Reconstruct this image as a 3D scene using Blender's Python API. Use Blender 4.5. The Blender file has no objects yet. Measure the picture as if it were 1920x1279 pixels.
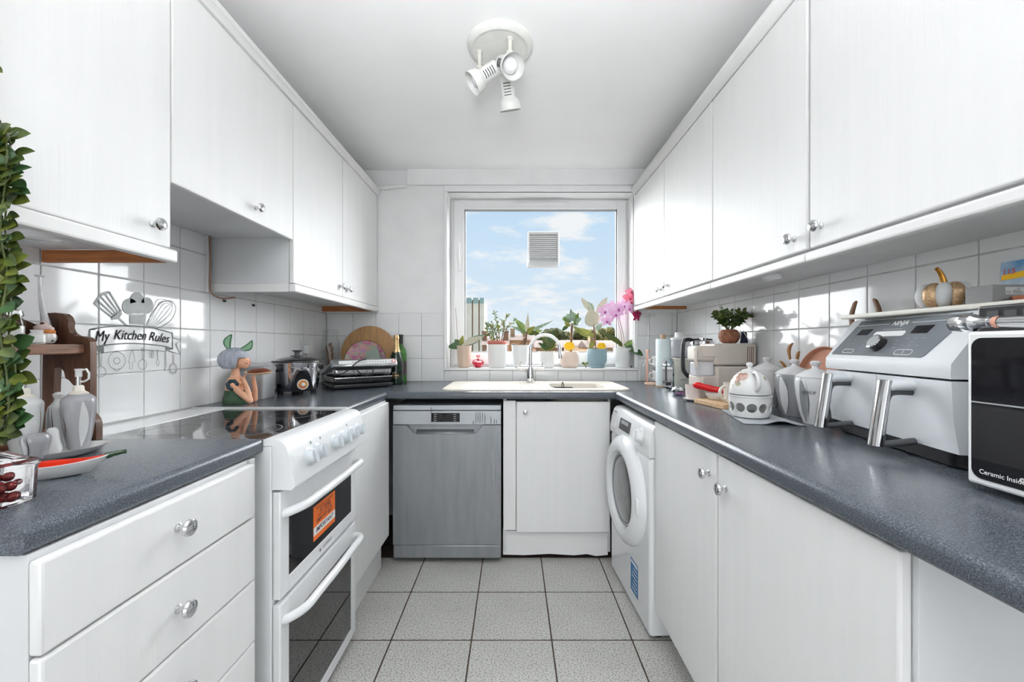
import bpy, bmesh, math, random
from mathutils import Vector, Matrix, Euler, Quaternion
random.seed(7)
PI = math.pi
SC = bpy.context.scene
COL = SC.collection
V = Vector

# ------------------------------------------------------------------ camera
FPX, CX, CY, CAMZ = 773.0, 962.0, 647.0, 1.17
cam = bpy.data.cameras.new('camera')
cam.sensor_fit = 'HORIZONTAL'; cam.sensor_width = 36.0
cam.lens = FPX / 1920 * 36.0
cam.shift_x = -(CX - 960) / 1920
cam.shift_y = (CY - 639.5) / 1920
cam.clip_start = 0.02; cam.clip_end = 2000
camo = bpy.data.objects.new('camera', cam); COL.objects.link(camo)
camo.location = (0, 0, CAMZ); camo.rotation_euler = (PI / 2, 0, 0)
SC.camera = camo

# ------------------------------------------------------------------ world, lights, exposure
SC.view_settings.view_transform = 'Standard'
SC.view_settings.look = 'None'
SC.view_settings.exposure = 0.0
SC.view_settings.gamma = 1.0
SC.view_settings.use_curve_mapping = False

world = bpy.data.worlds.new('sky'); SC.world = world; world.use_nodes = True
nt = world.node_tree; nt.nodes.clear()
def wn(t, **k):
    n = nt.nodes.new(t)
    for a, b in k.items(): setattr(n, a, b)
    return n
L = nt.links.new
out = wn('ShaderNodeOutputWorld'); bg = wn('ShaderNodeBackground'); tc = wn('ShaderNodeTexCoord')
sep = wn('ShaderNodeSeparateXYZ'); L(tc.outputs['Generated'], sep.inputs[0])
ramp = wn('ShaderNodeValToRGB'); L(sep.outputs['Z'], ramp.inputs[0])
e = ramp.color_ramp.elements
e[0].position = 0.0; e[0].color = (0.80, 0.87, 0.93, 1)
e[1].position = 0.45; e[1].color = (0.47, 0.69, 0.92, 1)
e2 = e.new(0.16); e2.color = (0.66, 0.81, 0.95, 1)
add = wn('ShaderNodeMath', operation='ADD'); add.inputs[1].default_value = 0.22; L(sep.outputs['Z'], add.inputs[0])
mx = wn('ShaderNodeMath', operation='MAXIMUM'); mx.inputs[1].default_value = 0.05; L(add.outputs[0], mx.inputs[0])
dv = wn('ShaderNodeVectorMath', operation='DIVIDE'); L(tc.outputs['Generated'], dv.inputs[0])
cmb = wn('ShaderNodeCombineXYZ')
for i in range(3): L(mx.outputs[0], cmb.inputs[i])
L(cmb.outputs[0], dv.inputs[1])
mp = wn('ShaderNodeMapping'); mp.inputs['Scale'].default_value = (1.0, 1.35, 0.6); mp.inputs['Location'].default_value = (0.35, 0.2, 0.0)
L(dv.outputs[0], mp.inputs['Vector'])
nz = wn('ShaderNodeTexNoise'); nz.inputs['Scale'].default_value = 2.6; nz.inputs['Detail'].default_value = 8; nz.inputs['Roughness'].default_value = 0.58
L(mp.outputs[0], nz.inputs['Vector'])
cr = wn('ShaderNodeValToRGB'); L(nz.outputs['Fac'], cr.inputs[0])
cr.color_ramp.elements[0].position = 0.50; cr.color_ramp.elements[0].color = (0, 0, 0, 1)
cr.color_ramp.elements[1].position = 0.63; cr.color_ramp.elements[1].color = (0.95, 0.95, 0.95, 1)
mix = wn('ShaderNodeMixRGB'); L(cr.outputs[0], mix.inputs[0]); L(ramp.outputs[0], mix.inputs[1]); mix.inputs[2].default_value = (0.93, 0.94, 0.95, 1)
L(mix.outputs[0], bg.inputs['Color']); bg.inputs['Strength'].default_value = 1.0
L(bg.outputs[0], out.inputs[0])

sun = bpy.data.lights.new('sun', 'SUN'); sun.energy = 33.0; sun.angle = math.radians(130); sun.color = (0.97, 0.985, 1.0)
suno = bpy.data.objects.new('sun', sun); COL.objects.link(suno)
suno.location = (0.5, 6, 6)
suno.rotation_euler = (V((-0.02, -0.90, -0.44))).to_track_quat('-Z', 'Y').to_euler()

# added fill light, set in an invented window opening behind the camera
REAR_Y = -4.4
al = bpy.data.lights.new('rear_fill_light', 'AREA'); al.shape = 'RECTANGLE'; al.size = 2.2; al.size_y = 2.0
al.energy = 60; al.color = (0.965, 0.985, 1.0)
alo = bpy.data.objects.new('rear_fill_light', al); COL.objects.link(alo)
alo.location = (-0.08, REAR_Y - 0.02, 1.2); alo.rotation_euler = (PI / 2, 0, 0)   # looks along +Y

# added fill light without a lamp body, behind the camera, thrown at the ceiling
ul = bpy.data.lights.new('ceiling_fill_light', 'AREA'); ul.shape = 'DISK'; ul.size = 0.5
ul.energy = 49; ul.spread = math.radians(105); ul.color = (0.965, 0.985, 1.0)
ulo = bpy.data.objects.new('ceiling_fill_light', ul); COL.objects.link(ulo)
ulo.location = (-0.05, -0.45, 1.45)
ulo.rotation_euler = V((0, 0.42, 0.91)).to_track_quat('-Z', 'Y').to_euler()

# ------------------------------------------------------------------ helpers
TM = {}      # world matrix of every thing, handed down to its parts

def at(u, v, Y):
    return V(((u - CX) / FPX * Y, Y, CAMZ - (v - CY) / FPX * Y))

class MB:
    def __init__(s, M=None):
        s.bm = bmesh.new(); s.M = M or Matrix.Identity(4); s.mi = 0
    def vert(s, p): return s.bm.verts.new(s.M @ V(p))
    def face(s, vs):
        try:
            f = s.bm.faces.new(vs); f.material_index = s.mi; f.smooth = True; return f
        except ValueError: return None
    def merge(s, b2, M=None):
        M = s.M @ (M or Matrix.Identity(4))
        mp = {v: s.bm.verts.new(M @ v.co) for v in b2.verts}
        for f in b2.faces:
            nf = s.face([mp[v] for v in f.verts])
            if nf: nf.smooth = f.smooth
        b2.free(); return s
    def box(s, a, b, bev=0.0, seg=2, M=None):
        a = V(a); b = V(b)
        lo = V((min(a.x, b.x), min(a.y, b.y), min(a.z, b.z))); hi = V((max(a.x, b.x), max(a.y, b.y), max(a.z, b.z)))
        b2 = bmesh.new(); bmesh.ops.create_cube(b2, size=1.0)
        for v in b2.verts: v.co = V([lo[i] + (v.co[i] + .5) * (hi[i] - lo[i]) for i in range(3)])
        for f in b2.faces: f.smooth = False
        if bev > 0:
            bev = min(bev, 0.49 * min(hi[i] - lo[i] for i in range(3)))
            bmesh.ops.bevel(b2, geom=list(b2.edges), offset=bev, segments=seg, profile=0.5, affect='EDGES')
            b2.normal_update()
            for f in b2.faces: f.smooth = max(abs(c) for c in f.normal) < 0.9999
        return s.merge(b2, M)
    def loops(s, rings, cap0=True, cap1=True, closed=True):
        R = [[s.vert(p) for p in r] for r in rings]
        n = len(R[0])
        for i in range(len(R) - 1):
            for j in range(n if closed else n - 1):
                k = (j + 1) % n
                s.face([R[i][j], R[i][k], R[i + 1][k], R[i + 1][j]])
        if cap0 and closed: s.face(list(reversed(R[0])))
        if cap1 and closed: s.face(R[-1])
        return s
    def lathe(s, prof, c=(0, 0, 0), n=32, axis=(0, 0, 1), cap0=True, cap1=True, sx=1.0, sy=1.0, fn=None):
        q = V((0, 0, 1)).rotation_difference(V(axis)).to_matrix()
        c = V(c); rings = []
        for r, z in prof:
            ring = []
            for j in range(n):
                t = 2 * PI * j / n
                rr = max(r, 1e-5)
                if fn: rr *= fn(t, z)
                ring.append(c + q @ V((rr * math.cos(t) * sx, rr * math.sin(t) * sy, z)))
            rings.append(ring)
        return s.loops(rings, cap0, cap1)
    def cyl(s, p0, p1, r0, r1=None, n=20, caps=True):
        p0 = V(p0); p1 = V(p1); r1 = r0 if r1 is None else r1
        d = p1 - p0
        return s.lathe([(r0, 0), (r1, d.length)], p0, n, d.normalized(), caps, caps)
    def tube(s, pts, r, n=10, caps=True, flat=1.0, up=None):
        pts = [V(p) for p in pts]; m = len(pts)
        rs = r if isinstance(r, (list, tuple)) else [r] * m
        rings = []; prev = None
        for i, p in enumerate(pts):
            d = (pts[min(i + 1, m - 1)] - pts[max(i - 1, 0)]).normalized()
            if prev is None:
                a = V(up) if up else (V((0, 0, 1)) if abs(d.z) < .9 else V((1, 0, 0)))
                x = (a - d * a.dot(d)).normalized()
            else:
                x = (prev - d * prev.dot(d)).normalized()
            prev = x; y = d.cross(x)
            rings.append([p + (x * math.cos(2 * PI * j / n) * flat + y * math.sin(2 * PI * j / n)) * rs[i] for j in range(n)])
        return s.loops(rings, caps, caps)
    def prism(s, poly, origin, ex, ey, ez):
        """polygon poly (a,b) in the frame ex,ey at origin, extruded by the vector ez"""
        o = V(origin); ex = V(ex); ey = V(ey); ez = V(ez)
        lo = [s.vert(o + ex * a + ey * b) for a, b in poly]
        hi = [s.vert(o + ex * a + ey * b + ez) for a, b in poly]
        n = len(poly)
        for f in (s.face(list(reversed(lo))), s.face(hi)):
            if f: f.smooth = False
        for i in range(n):
            k = (i + 1) % n
            s.face([lo[i], lo[k], hi[k], hi[i]])
        return s
    def ball(s, c, r, sc=(1, 1, 1), nu=20, nv=12, M=None, fn=None):
        rings = []
        c = V(c); M = M or Matrix.Identity(3)
        for i in range(1, nv):
            ph = -PI / 2 + PI * i / nv
            ring = []
            for j in range(nu):
                t = 2 * PI * j / nu
                rr = r * (fn(t, ph) if fn else 1)
                ring.append(c + M @ V((rr * math.cos(ph) * math.cos(t) * sc[0], rr * math.cos(ph) * math.sin(t) * sc[1], rr * math.sin(ph) * sc[2])))
            rings.append(ring)
        return s.loops(rings)
    def ribbon(s, pts, w, nrm, th=0.0004, closed=False):
        """a flat drawn line of width w on a surface with normal nrm"""
        pts = [V(p) for p in pts]; nrm = V(nrm); m = len(pts)
        A = []
        for i, p in enumerate(pts):
            if closed: d = pts[(i + 1) % m] - pts[i - 1]
            else: d = pts[min(i + 1, m - 1)] - pts[max(i - 1, 0)]
            d.normalize(); sd = nrm.cross(d).normalized() * (w / 2)
            A.append((s.vert(p + sd + nrm * th), s.vert(p - sd + nrm * th)))
        for i in range(m if closed else m - 1):
            k = (i + 1) % m
            s.face([A[i][0], A[i][1], A[k][1], A[k][0]])
        return s
    def mesh(s, name, angle=35, T=None):
        me = bpy.data.meshes.new(name)
        bmesh.ops.recalc_face_normals(s.bm, faces=s.bm.faces)
        if T is not None: bmesh.ops.transform(s.bm, matrix=T, verts=s.bm.verts)
        fl = [f.smooth for f in s.bm.faces]
        s.bm.to_mesh(me); s.bm.free()
        me.set_sharp_from_angle(angle=math.radians(angle))
        me.polygons.foreach_set('use_smooth', fl)
        return me

def link_mesh(name, me, mats, parent=None):
    o = bpy.data.objects.new(name, me); COL.objects.link(o)
    for m in (mats if isinstance(mats, (list, tuple)) else [mats]):
        if len(me.materials) < 8 and m not in list(me.materials): me.materials.append(m)
    if parent is not None: o.parent = parent
    return o
def tag(o, label=None, cat=None, group=None, kind=None):
    if label: o['label'] = label
    if cat: o['category'] = cat
    if group: o['group'] = group
    if kind: o['kind'] = kind
    return o
def thing(name, label, cat, loc=(0, 0, 0), rz=0.0, group=None, kind=None):
    o = bpy.data.objects.new(name, None); COL.objects.link(o)
    o.empty_display_size = 0.05
    o.location = loc; o.rotation_euler = (0, 0, rz)
    TM[o.name] = Matrix.Translation(V(loc)) @ Matrix.Rotation(rz, 4, 'Z')
    return tag(o, label, cat, group, kind)
def part(name, mb, mats, parent, world=False, label=None, angle=35, kind=None):
    """a part; with world=True the shape was built in room coordinates"""
    M = TM[parent.name]
    T = M.inverted() if world else None
    o = link_mesh(name, mb.mesh(name, angle, T), mats, parent)
    TM[o.name] = M
    return tag(o, label, kind=kind)
def single(name, mb, mats, label, cat, base, rz=0.0, group=None, angle=35, world=True):
    """a thing that is one mesh, its origin at its base"""
    M = Matrix.Translation(V(base)) @ Matrix.Rotation(rz, 4, 'Z')
    o = link_mesh(name, mb.mesh(name, angle, M.inverted() if world else None), mats)
    o.location = base; o.rotation_euler = (0, 0, rz)
    TM[o.name] = M
    return tag(o, label, cat, group)
def struct(name, mb, mats, label, parent=None, angle=35):
    o = link_mesh(name, mb.mesh(name, angle), mats, parent)
    TM[o.name] = Matrix.Identity(4)
    return tag(o, label, kind='structure') if parent is None else o
def copy_part(src, parent, loc=None, rot=None):
    c = src.copy(); COL.objects.link(c); c.parent = parent
    if loc is not None: c.location = loc
    if rot is not None: c.rotation_euler = rot
    return c
def copy_tree(o, parent=None):
    c = o.copy(); COL.objects.link(c); c.parent = parent
    for ch in list(o.children): copy_tree(ch, c)
    return c

_font_cache = {}
def text_bm(txt, size=1.0, shear=0.0, align='CENTER', spacing=1.0, bold=0.0):
    cu = bpy.data.curves.new('t', 'FONT'); cu.body = txt; cu.size = size; cu.shear = shear
    cu.align_x = align; cu.align_y = 'CENTER'; cu.space_character = spacing; cu.offset = bold * size
    cu.resolution_u = 3
    o = bpy.data.objects.new('t', cu); COL.objects.link(o)
    dg = bpy.context.evaluated_depsgraph_get()
    me = bpy.data.meshes.new_from_object(o.evaluated_get(dg))
    bpy.data.objects.remove(o); bpy.data.curves.remove(cu)
    b = bmesh.new(); b.from_mesh(me); bpy.data.meshes.remove(me)
    return b
def text_on(mb, txt, size, origin, ex, ey, lift=0.0004, fit=None, **k):
    """flat lettering printed on a surface: ex reading direction, ey up"""
    ex = V(ex).normalized(); ey = V(ey).normalized(); n = ex.cross(ey)
    M = Matrix.Identity(4)
    for i in range(3): M[i][0] = ex[i]; M[i][1] = ey[i]; M[i][2] = n[i]; M[i][3] = V(origin)[i] + n[i] * lift
    tb = text_bm(txt, size, **k)
    if fit:
        xs = [v.co.x for v in tb.verts]; w = max(xs) - min(xs); mid = (max(xs) + min(xs)) / 2
        for v in tb.verts: v.co.x = (v.co.x - mid) * fit / w
    mb.merge(tb, M)
def evaluated(mb, mods, angle=50, T=None):
    """run modifiers over a shape and give back the resulting mesh"""
    me = mb.mesh('tmp', angle, T)
    o = bpy.data.objects.new('tmp', me); COL.objects.link(o)
    for t, kw in mods:
        m = o.modifiers.new('m', t)
        for a, b in kw.items(): setattr(m, a, b)
    dg = bpy.context.evaluated_depsgraph_get()
    r = bpy.data.meshes.new_from_object(o.evaluated_get(dg))
    bpy.data.objects.remove(o); bpy.data.meshes.remove(me)
    for p in r.polygons: p.use_smooth = True
    r.set_sharp_from_angle(angle=math.radians(angle))
    return r
def part_me(name, me, mats, parent, label=None, kind=None):
    me.materials.clear()
    o = link_mesh(name, me, mats, parent); TM[o.name] = TM[parent.name]
    return tag(o, label, kind=kind)
def rrect(a, b, r, n=6):
    """rounded rectangle outline, half sizes a, b"""
    P = []
    for cx_, cy_, t0 in ((a - r, b - r, 0), (-(a - r), b - r, PI / 2), (-(a - r), -(b - r), PI), (a - r, -(b - r), 1.5 * PI)):
        for i in range(n + 1):
            t = t0 + PI / 2 * i / n
            P.append((cx_ + r * math.cos(t), cy_ + r * math.sin(t)))
    return P
def arcpts(c, r, a0, a1, n, ex, ey):
    c = V(c); ex = V(ex); ey = V(ey)
    return [c + ex * (r * math.cos(a0 + (a1 - a0) * i / n)) + ey * (r * math.sin(a0 + (a1 - a0) * i / n)) for i in range(n + 1)]
def smooth_path(pts, n=6):
    """Catmull-Rom through the points"""
    P = [V(p) for p in pts]; P = [P[0] * 2 - P[1]] + P + [P[-1] * 2 - P[-2]]
    o = []
    for i in range(1, len(P) - 2):
        for k in range(n):
            t = k / n
            a, b, c, d = P[i - 1], P[i], P[i + 1], P[i + 2]
            o.append(0.5 * ((2 * b) + (c - a) * t + (2 * a - 5 * b + 4 * c - d) * t * t + (3 * b - a - 3 * c + d) * t ** 3))
    o.append(P[-2]); return o

# ------------------------------------------------------------------ materials
def srgb(r, g, b):
    f = lambda c: (c / 255 / 12.92) if c <= 10.3 else ((c / 255 + 0.055) / 1.055) ** 2.4
    return (f(r), f(g), f(b), 1.0)
def mat(name, col, rough=0.5, metal=0.0, var=0.0, vscale=12.0, bump=0.0, bscale=60.0, stretch=(1, 1, 1), trans=0.0, ior=1.45,
        coat=0.0, spec=0.5, emis=None, rvar=0.0, col2=None, sub=0.0, aniso=0.0, detail=4.0):
    m = bpy.data.materials.new(name); m.use_nodes = True
    n = m.node_tree; b = n.nodes['Principled BSDF']
    b.inputs['Base Color'].default_value = col; b.inputs['Roughness'].default_value = rough
    b.inputs['Metallic'].default_value = metal; b.inputs['IOR'].default_value = ior
    b.inputs['Transmission Weight'].default_value = trans; b.inputs['Coat Weight'].default_value = coat
    b.inputs['Specular IOR Level'].default_value = spec; b.inputs['Subsurface Weight'].default_value = sub
    b.inputs['Anisotropic'].default_value = aniso
    if emis:
        b.inputs['Emission Color'].default_value = emis[0]; b.inputs['Emission Strength'].default_value = emis[1]
    if var or bump or rvar or col2:
        t = n.nodes.new('ShaderNodeTexCoord'); mp = n.nodes.new('ShaderNodeMapping')
        mp.inputs['Scale'].default_value = stretch
        n.links.new(t.outputs['Object'], mp.inputs['Vector'])
    if var or col2 or rvar:
        z = n.nodes.new('ShaderNodeTexNoise'); z.inputs['Scale'].default_value = vscale; z.inputs['Detail'].default_value = detail
        n.links.new(mp.outputs[0], z.inputs['Vector'])
        if var or col2:
            r = n.nodes.new('ShaderNodeValToRGB'); n.links.new(z.outputs['Fac'], r.inputs[0])
            r.color_ramp.elements[0].position = 0.32; r.color_ramp.elements[1].position = 0.68
            if col2: c0, c1 = col, col2
            else:
                c0 = tuple(max(0, c * (1 - var)) for c in col[:3]) + (1,); c1 = tuple(min(1, c * (1 + var)) for c in col[:3]) + (1,)
            r.color_ramp.elements[0].color = c0; r.color_ramp.elements[1].color = c1
            n.links.new(r.outputs[0], b.inputs['Base Color'])
        if rvar:
            q = n.nodes.new('ShaderNodeMapRange'); q.inputs['To Min'].default_value = max(0, rough - rvar); q.inputs['To Max'].default_value = rough + rvar
            n.links.new(z.outputs['Fac'], q.inputs['Value']); n.links.new(q.outputs[0], b.inputs['Roughness'])
    if bump:
        z2 = n.nodes.new('ShaderNodeTexNoise'); z2.inputs['Scale'].default_value = bscale; z2.inputs['Detail'].default_value = 3
        n.links.new(mp.outputs[0], z2.inputs['Vector'])
        bp = n.nodes.new('ShaderNodeBump'); bp.inputs['Strength'].default_value = bump; bp.inputs['Distance'].default_value = 0.002
        n.links.new(z2.outputs['Fac'], bp.inputs['Height']); n.links.new(bp.outputs[0], b.inputs['Normal'])
    return m
def speckle(name, base, dark, light, scale, rough, lo=0.36, hi=0.64, bump=0.0):
    """a terrazzo-like speckled surface: two scales of grains over a ground colour"""
    m = bpy.data.materials.new(name); m.use_nodes = True
    n = m.node_tree; b = n.nodes['Principled BSDF']; b.inputs['Roughness'].default_value = rough
    t = n.nodes.new('ShaderNodeTexCoord')
    z = n.nodes.new('ShaderNodeTexNoise'); z.inputs['Scale'].default_value = scale; z.inputs['Detail'].default_value = 2.5; z.inputs['Roughness'].default_value = 0.7
    n.links.new(t.outputs['Object'], z.inputs['Vector'])
    r = n.nodes.new('ShaderNodeValToRGB'); n.links.new(z.outputs['Fac'], r.inputs[0])
    el = r.color_ramp.elements; el[0].position = lo; el[0].color = dark; el[1].position = hi; el[1].color = light
    k = el.new((lo + hi) / 2); k.color = base
    z3 = n.nodes.new('ShaderNodeTexNoise'); z3.inputs['Scale'].default_value = 5; n.links.new(t.outputs['Object'], z3.inputs['Vector'])
    mr = n.nodes.new('ShaderNodeMapRange'); mr.inputs['To Min'].default_value = 0.86; mr.inputs['To Max'].default_value = 1.12
    n.links.new(z3.outputs['Fac'], mr.inputs['Value'])
    mu = n.nodes.new('ShaderNodeMixRGB'); mu.blend_type = 'MULTIPLY'; mu.inputs[0].default_value = 1
    n.links.new(r.outputs[0], mu.inputs[1]); n.links.new(mr.outputs[0], mu.inputs[2])
    n.links.new(mu.outputs[0], b.inputs['Base Color'])
    if bump:
        bp = n.nodes.new('ShaderNodeBump'); bp.inputs['Strength'].default_value = bump; bp.inputs['Distance'].default_value = 0.001
        n.links.new(z.outputs['Fac'], bp.inputs['Height']); n.links.new(bp.outputs[0], b.inputs['Normal'])
    return m
def glass_mat(name, tint=(1, 1, 1, 1), refl=1.0, rough=0.0, body=None, bodyfac=0.0):
    """thin clear glass: see-through with a fresnel reflection"""
    m = bpy.data.materials.new(name); m.use_nodes = True
    n = m.node_tree; n.nodes.clear()
    o = n.nodes.new('ShaderNodeOutputMaterial'); tr = n.nodes.new('ShaderNodeBsdfTransparent'); tr.inputs[0].default_value = tint
    gl = n.nodes.new('ShaderNodeBsdfGlossy'); gl.inputs['Roughness'].default_value = rough
    lw = n.nodes.new('ShaderNodeLayerWeight'); lw.inputs[0].default_value = 0.5
    pw = n.nodes.new('ShaderNodeMath'); pw.operation = 'POWER'; pw.inputs[1].default_value = 4.0; n.links.new(lw.outputs['Facing'], pw.inputs[0])
    ma = n.nodes.new('ShaderNodeMath'); ma.operation = 'MULTIPLY_ADD'; ma.inputs[1].default_value = 0.75; ma.inputs[2].default_value = 0.04; n.links.new(pw.outputs[0], ma.inputs[0])
    mu = n.nodes.new('ShaderNodeMath'); mu.operation = 'MULTIPLY'; mu.use_clamp = True; mu.inputs[1].default_value = refl; n.links.new(ma.outputs[0], mu.inputs[0])
    mi = n.nodes.new('ShaderNodeMixShader'); n.links.new(mu.outputs[0], mi.inputs[0])
    src = tr.outputs[0]
    if body:
        df = n.nodes.new('ShaderNodeBsdfDiffuse'); df.inputs[0].default_value = body
        m2 = n.nodes.new('ShaderNodeMixShader'); m2.inputs[0].default_value = bodyfac
        n.links.new(tr.outputs[0], m2.inputs[1]); n.links.new(df.outputs[0], m2.inputs[2]); src = m2.outputs[0]
    n.links.new(src, mi.inputs[1]); n.links.new(gl.outputs[0], mi.inputs[2]); n.links.new(mi.outputs[0], o.inputs[0])
    return m

M = {}
M['paint'] = mat('white_wall_paint', (0.83, 0.83, 0.83, 1), 0.75, var=0.03, vscale=6, bump=0.12, bscale=45)
M['ceiling'] = mat('ceiling_paint', (0.89, 0.89, 0.89, 1), 0.8, var=0.02, vscale=3, bump=0.08, bscale=30)
M['lam'] = mat('white_grained_laminate', (0.81, 0.81, 0.805, 1), 0.48, var=0.015, vscale=4, bump=0.22, bscale=26, stretch=(6, 6, 0.28))
M['lamp'] = mat('plain_white_laminate', (0.80, 0.797, 0.79, 1), 0.4, var=0.02, vscale=5)
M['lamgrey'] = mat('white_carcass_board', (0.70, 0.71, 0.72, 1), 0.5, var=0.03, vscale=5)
M['tile'] = mat('white_glazed_tile', (0.80, 0.805, 0.81, 1), 0.06, var=0.012, vscale=9)
M['grout'] = mat('grey_grout', (0.52, 0.52, 0.51, 1), 0.9, var=0.15, vscale=30)
M['floortile'] = speckle('speckled_floor_tile', srgb(184, 183, 179), srgb(100, 98, 95), srgb(206, 205, 201), 170, 0.45, 0.34, 0.56)
M['fgrout'] = mat('dark_floor_grout', srgb(78, 66, 56), 0.95, var=0.35, vscale=14)
M['worktop'] = speckle('grey_granite_laminate', srgb(76, 82, 90), srgb(52, 56, 62), srgb(108, 115, 123), 480, 0.25, 0.34, 0.68)
M['upvc'] = mat('white_upvc', (0.82, 0.82, 0.82, 1), 0.3, var=0.01)
M['enamel'] = mat('white_enamel', (0.80, 0.81, 0.82, 1), 0.16, var=0.012)
M['plastic'] = mat('white_plastic', (0.78, 0.785, 0.79, 1), 0.32, var=0.012)
M['chrome'] = mat('chrome', (0.68, 0.685, 0.70, 1), 0.07, 1.0, rvar=0.02, vscale=20)
M['brushed'] = mat('brushed_steel', (0.55, 0.56, 0.57, 1), 0.26, 1.0, rvar=0.06, vscale=60, stretch=(1, 1, 0.05))
M['black'] = mat('black_plastic', (0.018, 0.018, 0.02, 1), 0.35, var=0.2, vscale=20)
M['blackgloss'] = mat('black_glass', (0.010, 0.010, 0.012, 1), 0.045, var=0.2, vscale=3)
M['darkgrey'] = mat('dark_grey_plastic', (0.06, 0.063, 0.068, 1), 0.4, var=0.1)
M['grey'] = mat('mid_grey_plastic', (0.32, 0.33, 0.34, 1), 0.4, var=0.05)
M['rubber'] = mat('black_rubber', (0.012, 0.012, 0.012, 1), 0.7, var=0.2)
M['oak'] = mat('raw_orange_wood', srgb(168, 104, 58), 0.5, var=0.25, vscale=9, stretch=(1, 9, 9), bump=0.1)
M['darkwood'] = mat('dark_stained_wood', srgb(92, 62, 46), 0.36, var=0.35, vscale=16, stretch=(7, 7, 0.9), bump=0.08)
M['shelfwood'] = mat('worn_stained_wood', srgb(122, 86, 66), 0.42, var=0.3, vscale=16, stretch=(8, 0.9, 8), bump=0.08)
M['lightwood'] = mat('light_wood', srgb(205, 172, 134), 0.5, var=0.16, vscale=10, stretch=(1, 8, 8))
M['bamboo'] = mat('bamboo_board', srgb(176, 136, 92), 0.42, var=0.22, vscale=7, stretch=(9, 9, 0.6))
M['ceram'] = mat('white_ceramic', (0.76, 0.76, 0.75, 1), 0.12, var=0.015)
M['cream'] = mat('cream_composite', srgb(222, 215, 203), 0.3, var=0.015)
M['leaf'] = mat('dark_green_leaf', srgb(44, 62, 30), 0.38, var=0.4, vscale=20, col2=srgb(92, 106, 38), sub=0.0)
M['leaf2'] = mat('fresh_green_leaf', srgb(68, 98, 48), 0.36, col2=srgb(140, 165, 84), vscale=14)
M['leaf3'] = mat('deep_green_leaf', srgb(38, 66, 40), 0.3, col2=srgb(72, 104, 60), vscale=10)
M['leafpale'] = mat('pale_variegated_leaf', srgb(214, 208, 190), 0.4, col2=srgb(178, 176, 150), vscale=14)
M['leafolive'] = mat('olive_leaf', srgb(96, 110, 44), 0.4, col2=srgb(160, 158, 78), vscale=16)
M['stem'] = mat('brown_stem', srgb(112, 82, 60), 0.7, var=0.3, vscale=40)
M['gstem'] = mat('green_stem', srgb(92, 104, 62), 0.5, var=0.2, vscale=40)
M['soil'] = mat('potting_soil', srgb(78, 58, 44), 0.95, var=0.5, vscale=80, bump=0.6, bscale=120)
M['clear'] = glass_mat('clear_glass', (0.965, 0.97, 0.97, 1), 1.1)
M['pane'] = glass_mat('window_pane', (0.985, 0.99, 0.99, 1), 0.08)
M['print'] = mat('dark_grey_print', (0.05, 0.052, 0.055, 1), 0.5, var=0.1)
M['whiteprint'] = mat('white_print', (0.85, 0.85, 0.85, 1), 0.5, var=0.02)

# ================================================================== THE SETTING
XL, XR, YB, ZC = -1.286, 1.131, 2.84, 2.375
WT = 0.92                      # worktop height
PT = 0.157                     # wall tile pitch

# floor, with its tiles
b = MB(); b.box((XL - .15, REAR_Y - .1, -0.05), (XR + .15, YB + .05, -0.0014))
floor = struct('floor', b, M['fgrout'], 'grey speckled tiled floor with dark brown grout')
FX0, FY0, FP = -0.4835, 1.953, 0.3185
b = MB(); b.box((-FP / 2 + .0030, -FP / 2 + .0034, -0.008), (FP / 2 - .0030, FP / 2 - .0034, 0), 0.0006, 1)
ft = b.mesh('floor_tile'); ft.materials.append(M['floortile'])
ftm = []
for k in range(6):
    q = ft.copy(); q.transform(Matrix.Rotation(PI / 2 * ((k % 2) * 2), 4, 'Z')); 
    ftm.append(q)
for i in range(-3, 5):
    for j in range(-20, 1):
        x0, y0 = FX0 + i * FP, FY0 + j * FP
        if x0 < XL - .02 or x0 + FP > XR + 0.12 or y0 < REAR_Y: continue
        o = bpy.data.objects.new('floor_tile', ftm[(i * 5 + j * 3) % 6]); COL.objects.link(o)
        o.parent = floor; o.location = (x0 + FP / 2, y0 + FP / 2, random.uniform(-.0003, .0003))

# ceiling and walls
b = MB(); b.box((XL - .15, REAR_Y - .1, ZC), (XR + .15, YB + .3, ZC + .1))
struct('ceiling', b, M['ceiling'], 'flat white painted ceiling')
b = MB(); b.box((XL - .15, REAR_Y - .1, -.01), (XL - .005, YB + .3, ZC))
wall_left = struct('wall_left', b, M['paint'], 'white tiled kitchen wall behind the cooker')
b = MB(); b.box((XR + .005, REAR_Y - .1, -.01), (XR + .15, YB + .3, ZC))
wall_right = struct('wall_right', b, M['paint'], 'white tiled kitchen wall behind the air fryer')
OX0, OX1, OZ0, OZ1 = -0.452, 0.832, 0.997, 2.226       # window opening
b = MB()
YW0, YW1 = YB + .004, YB + .24
b.box((XL - .005, YW0, -.01), (OX0, YW1, ZC)); b.box((OX1, YW0, -.01), (XR + .005, YW1, ZC))
b.box((OX0, YW0, -.01), (OX1, YW1, OZ0)); b.box((OX0, YW0, OZ1), (OX1, YW1, ZC))
wall_back = struct('wall_back', b, M['paint'], 'white wall around the window above the sink')
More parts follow.
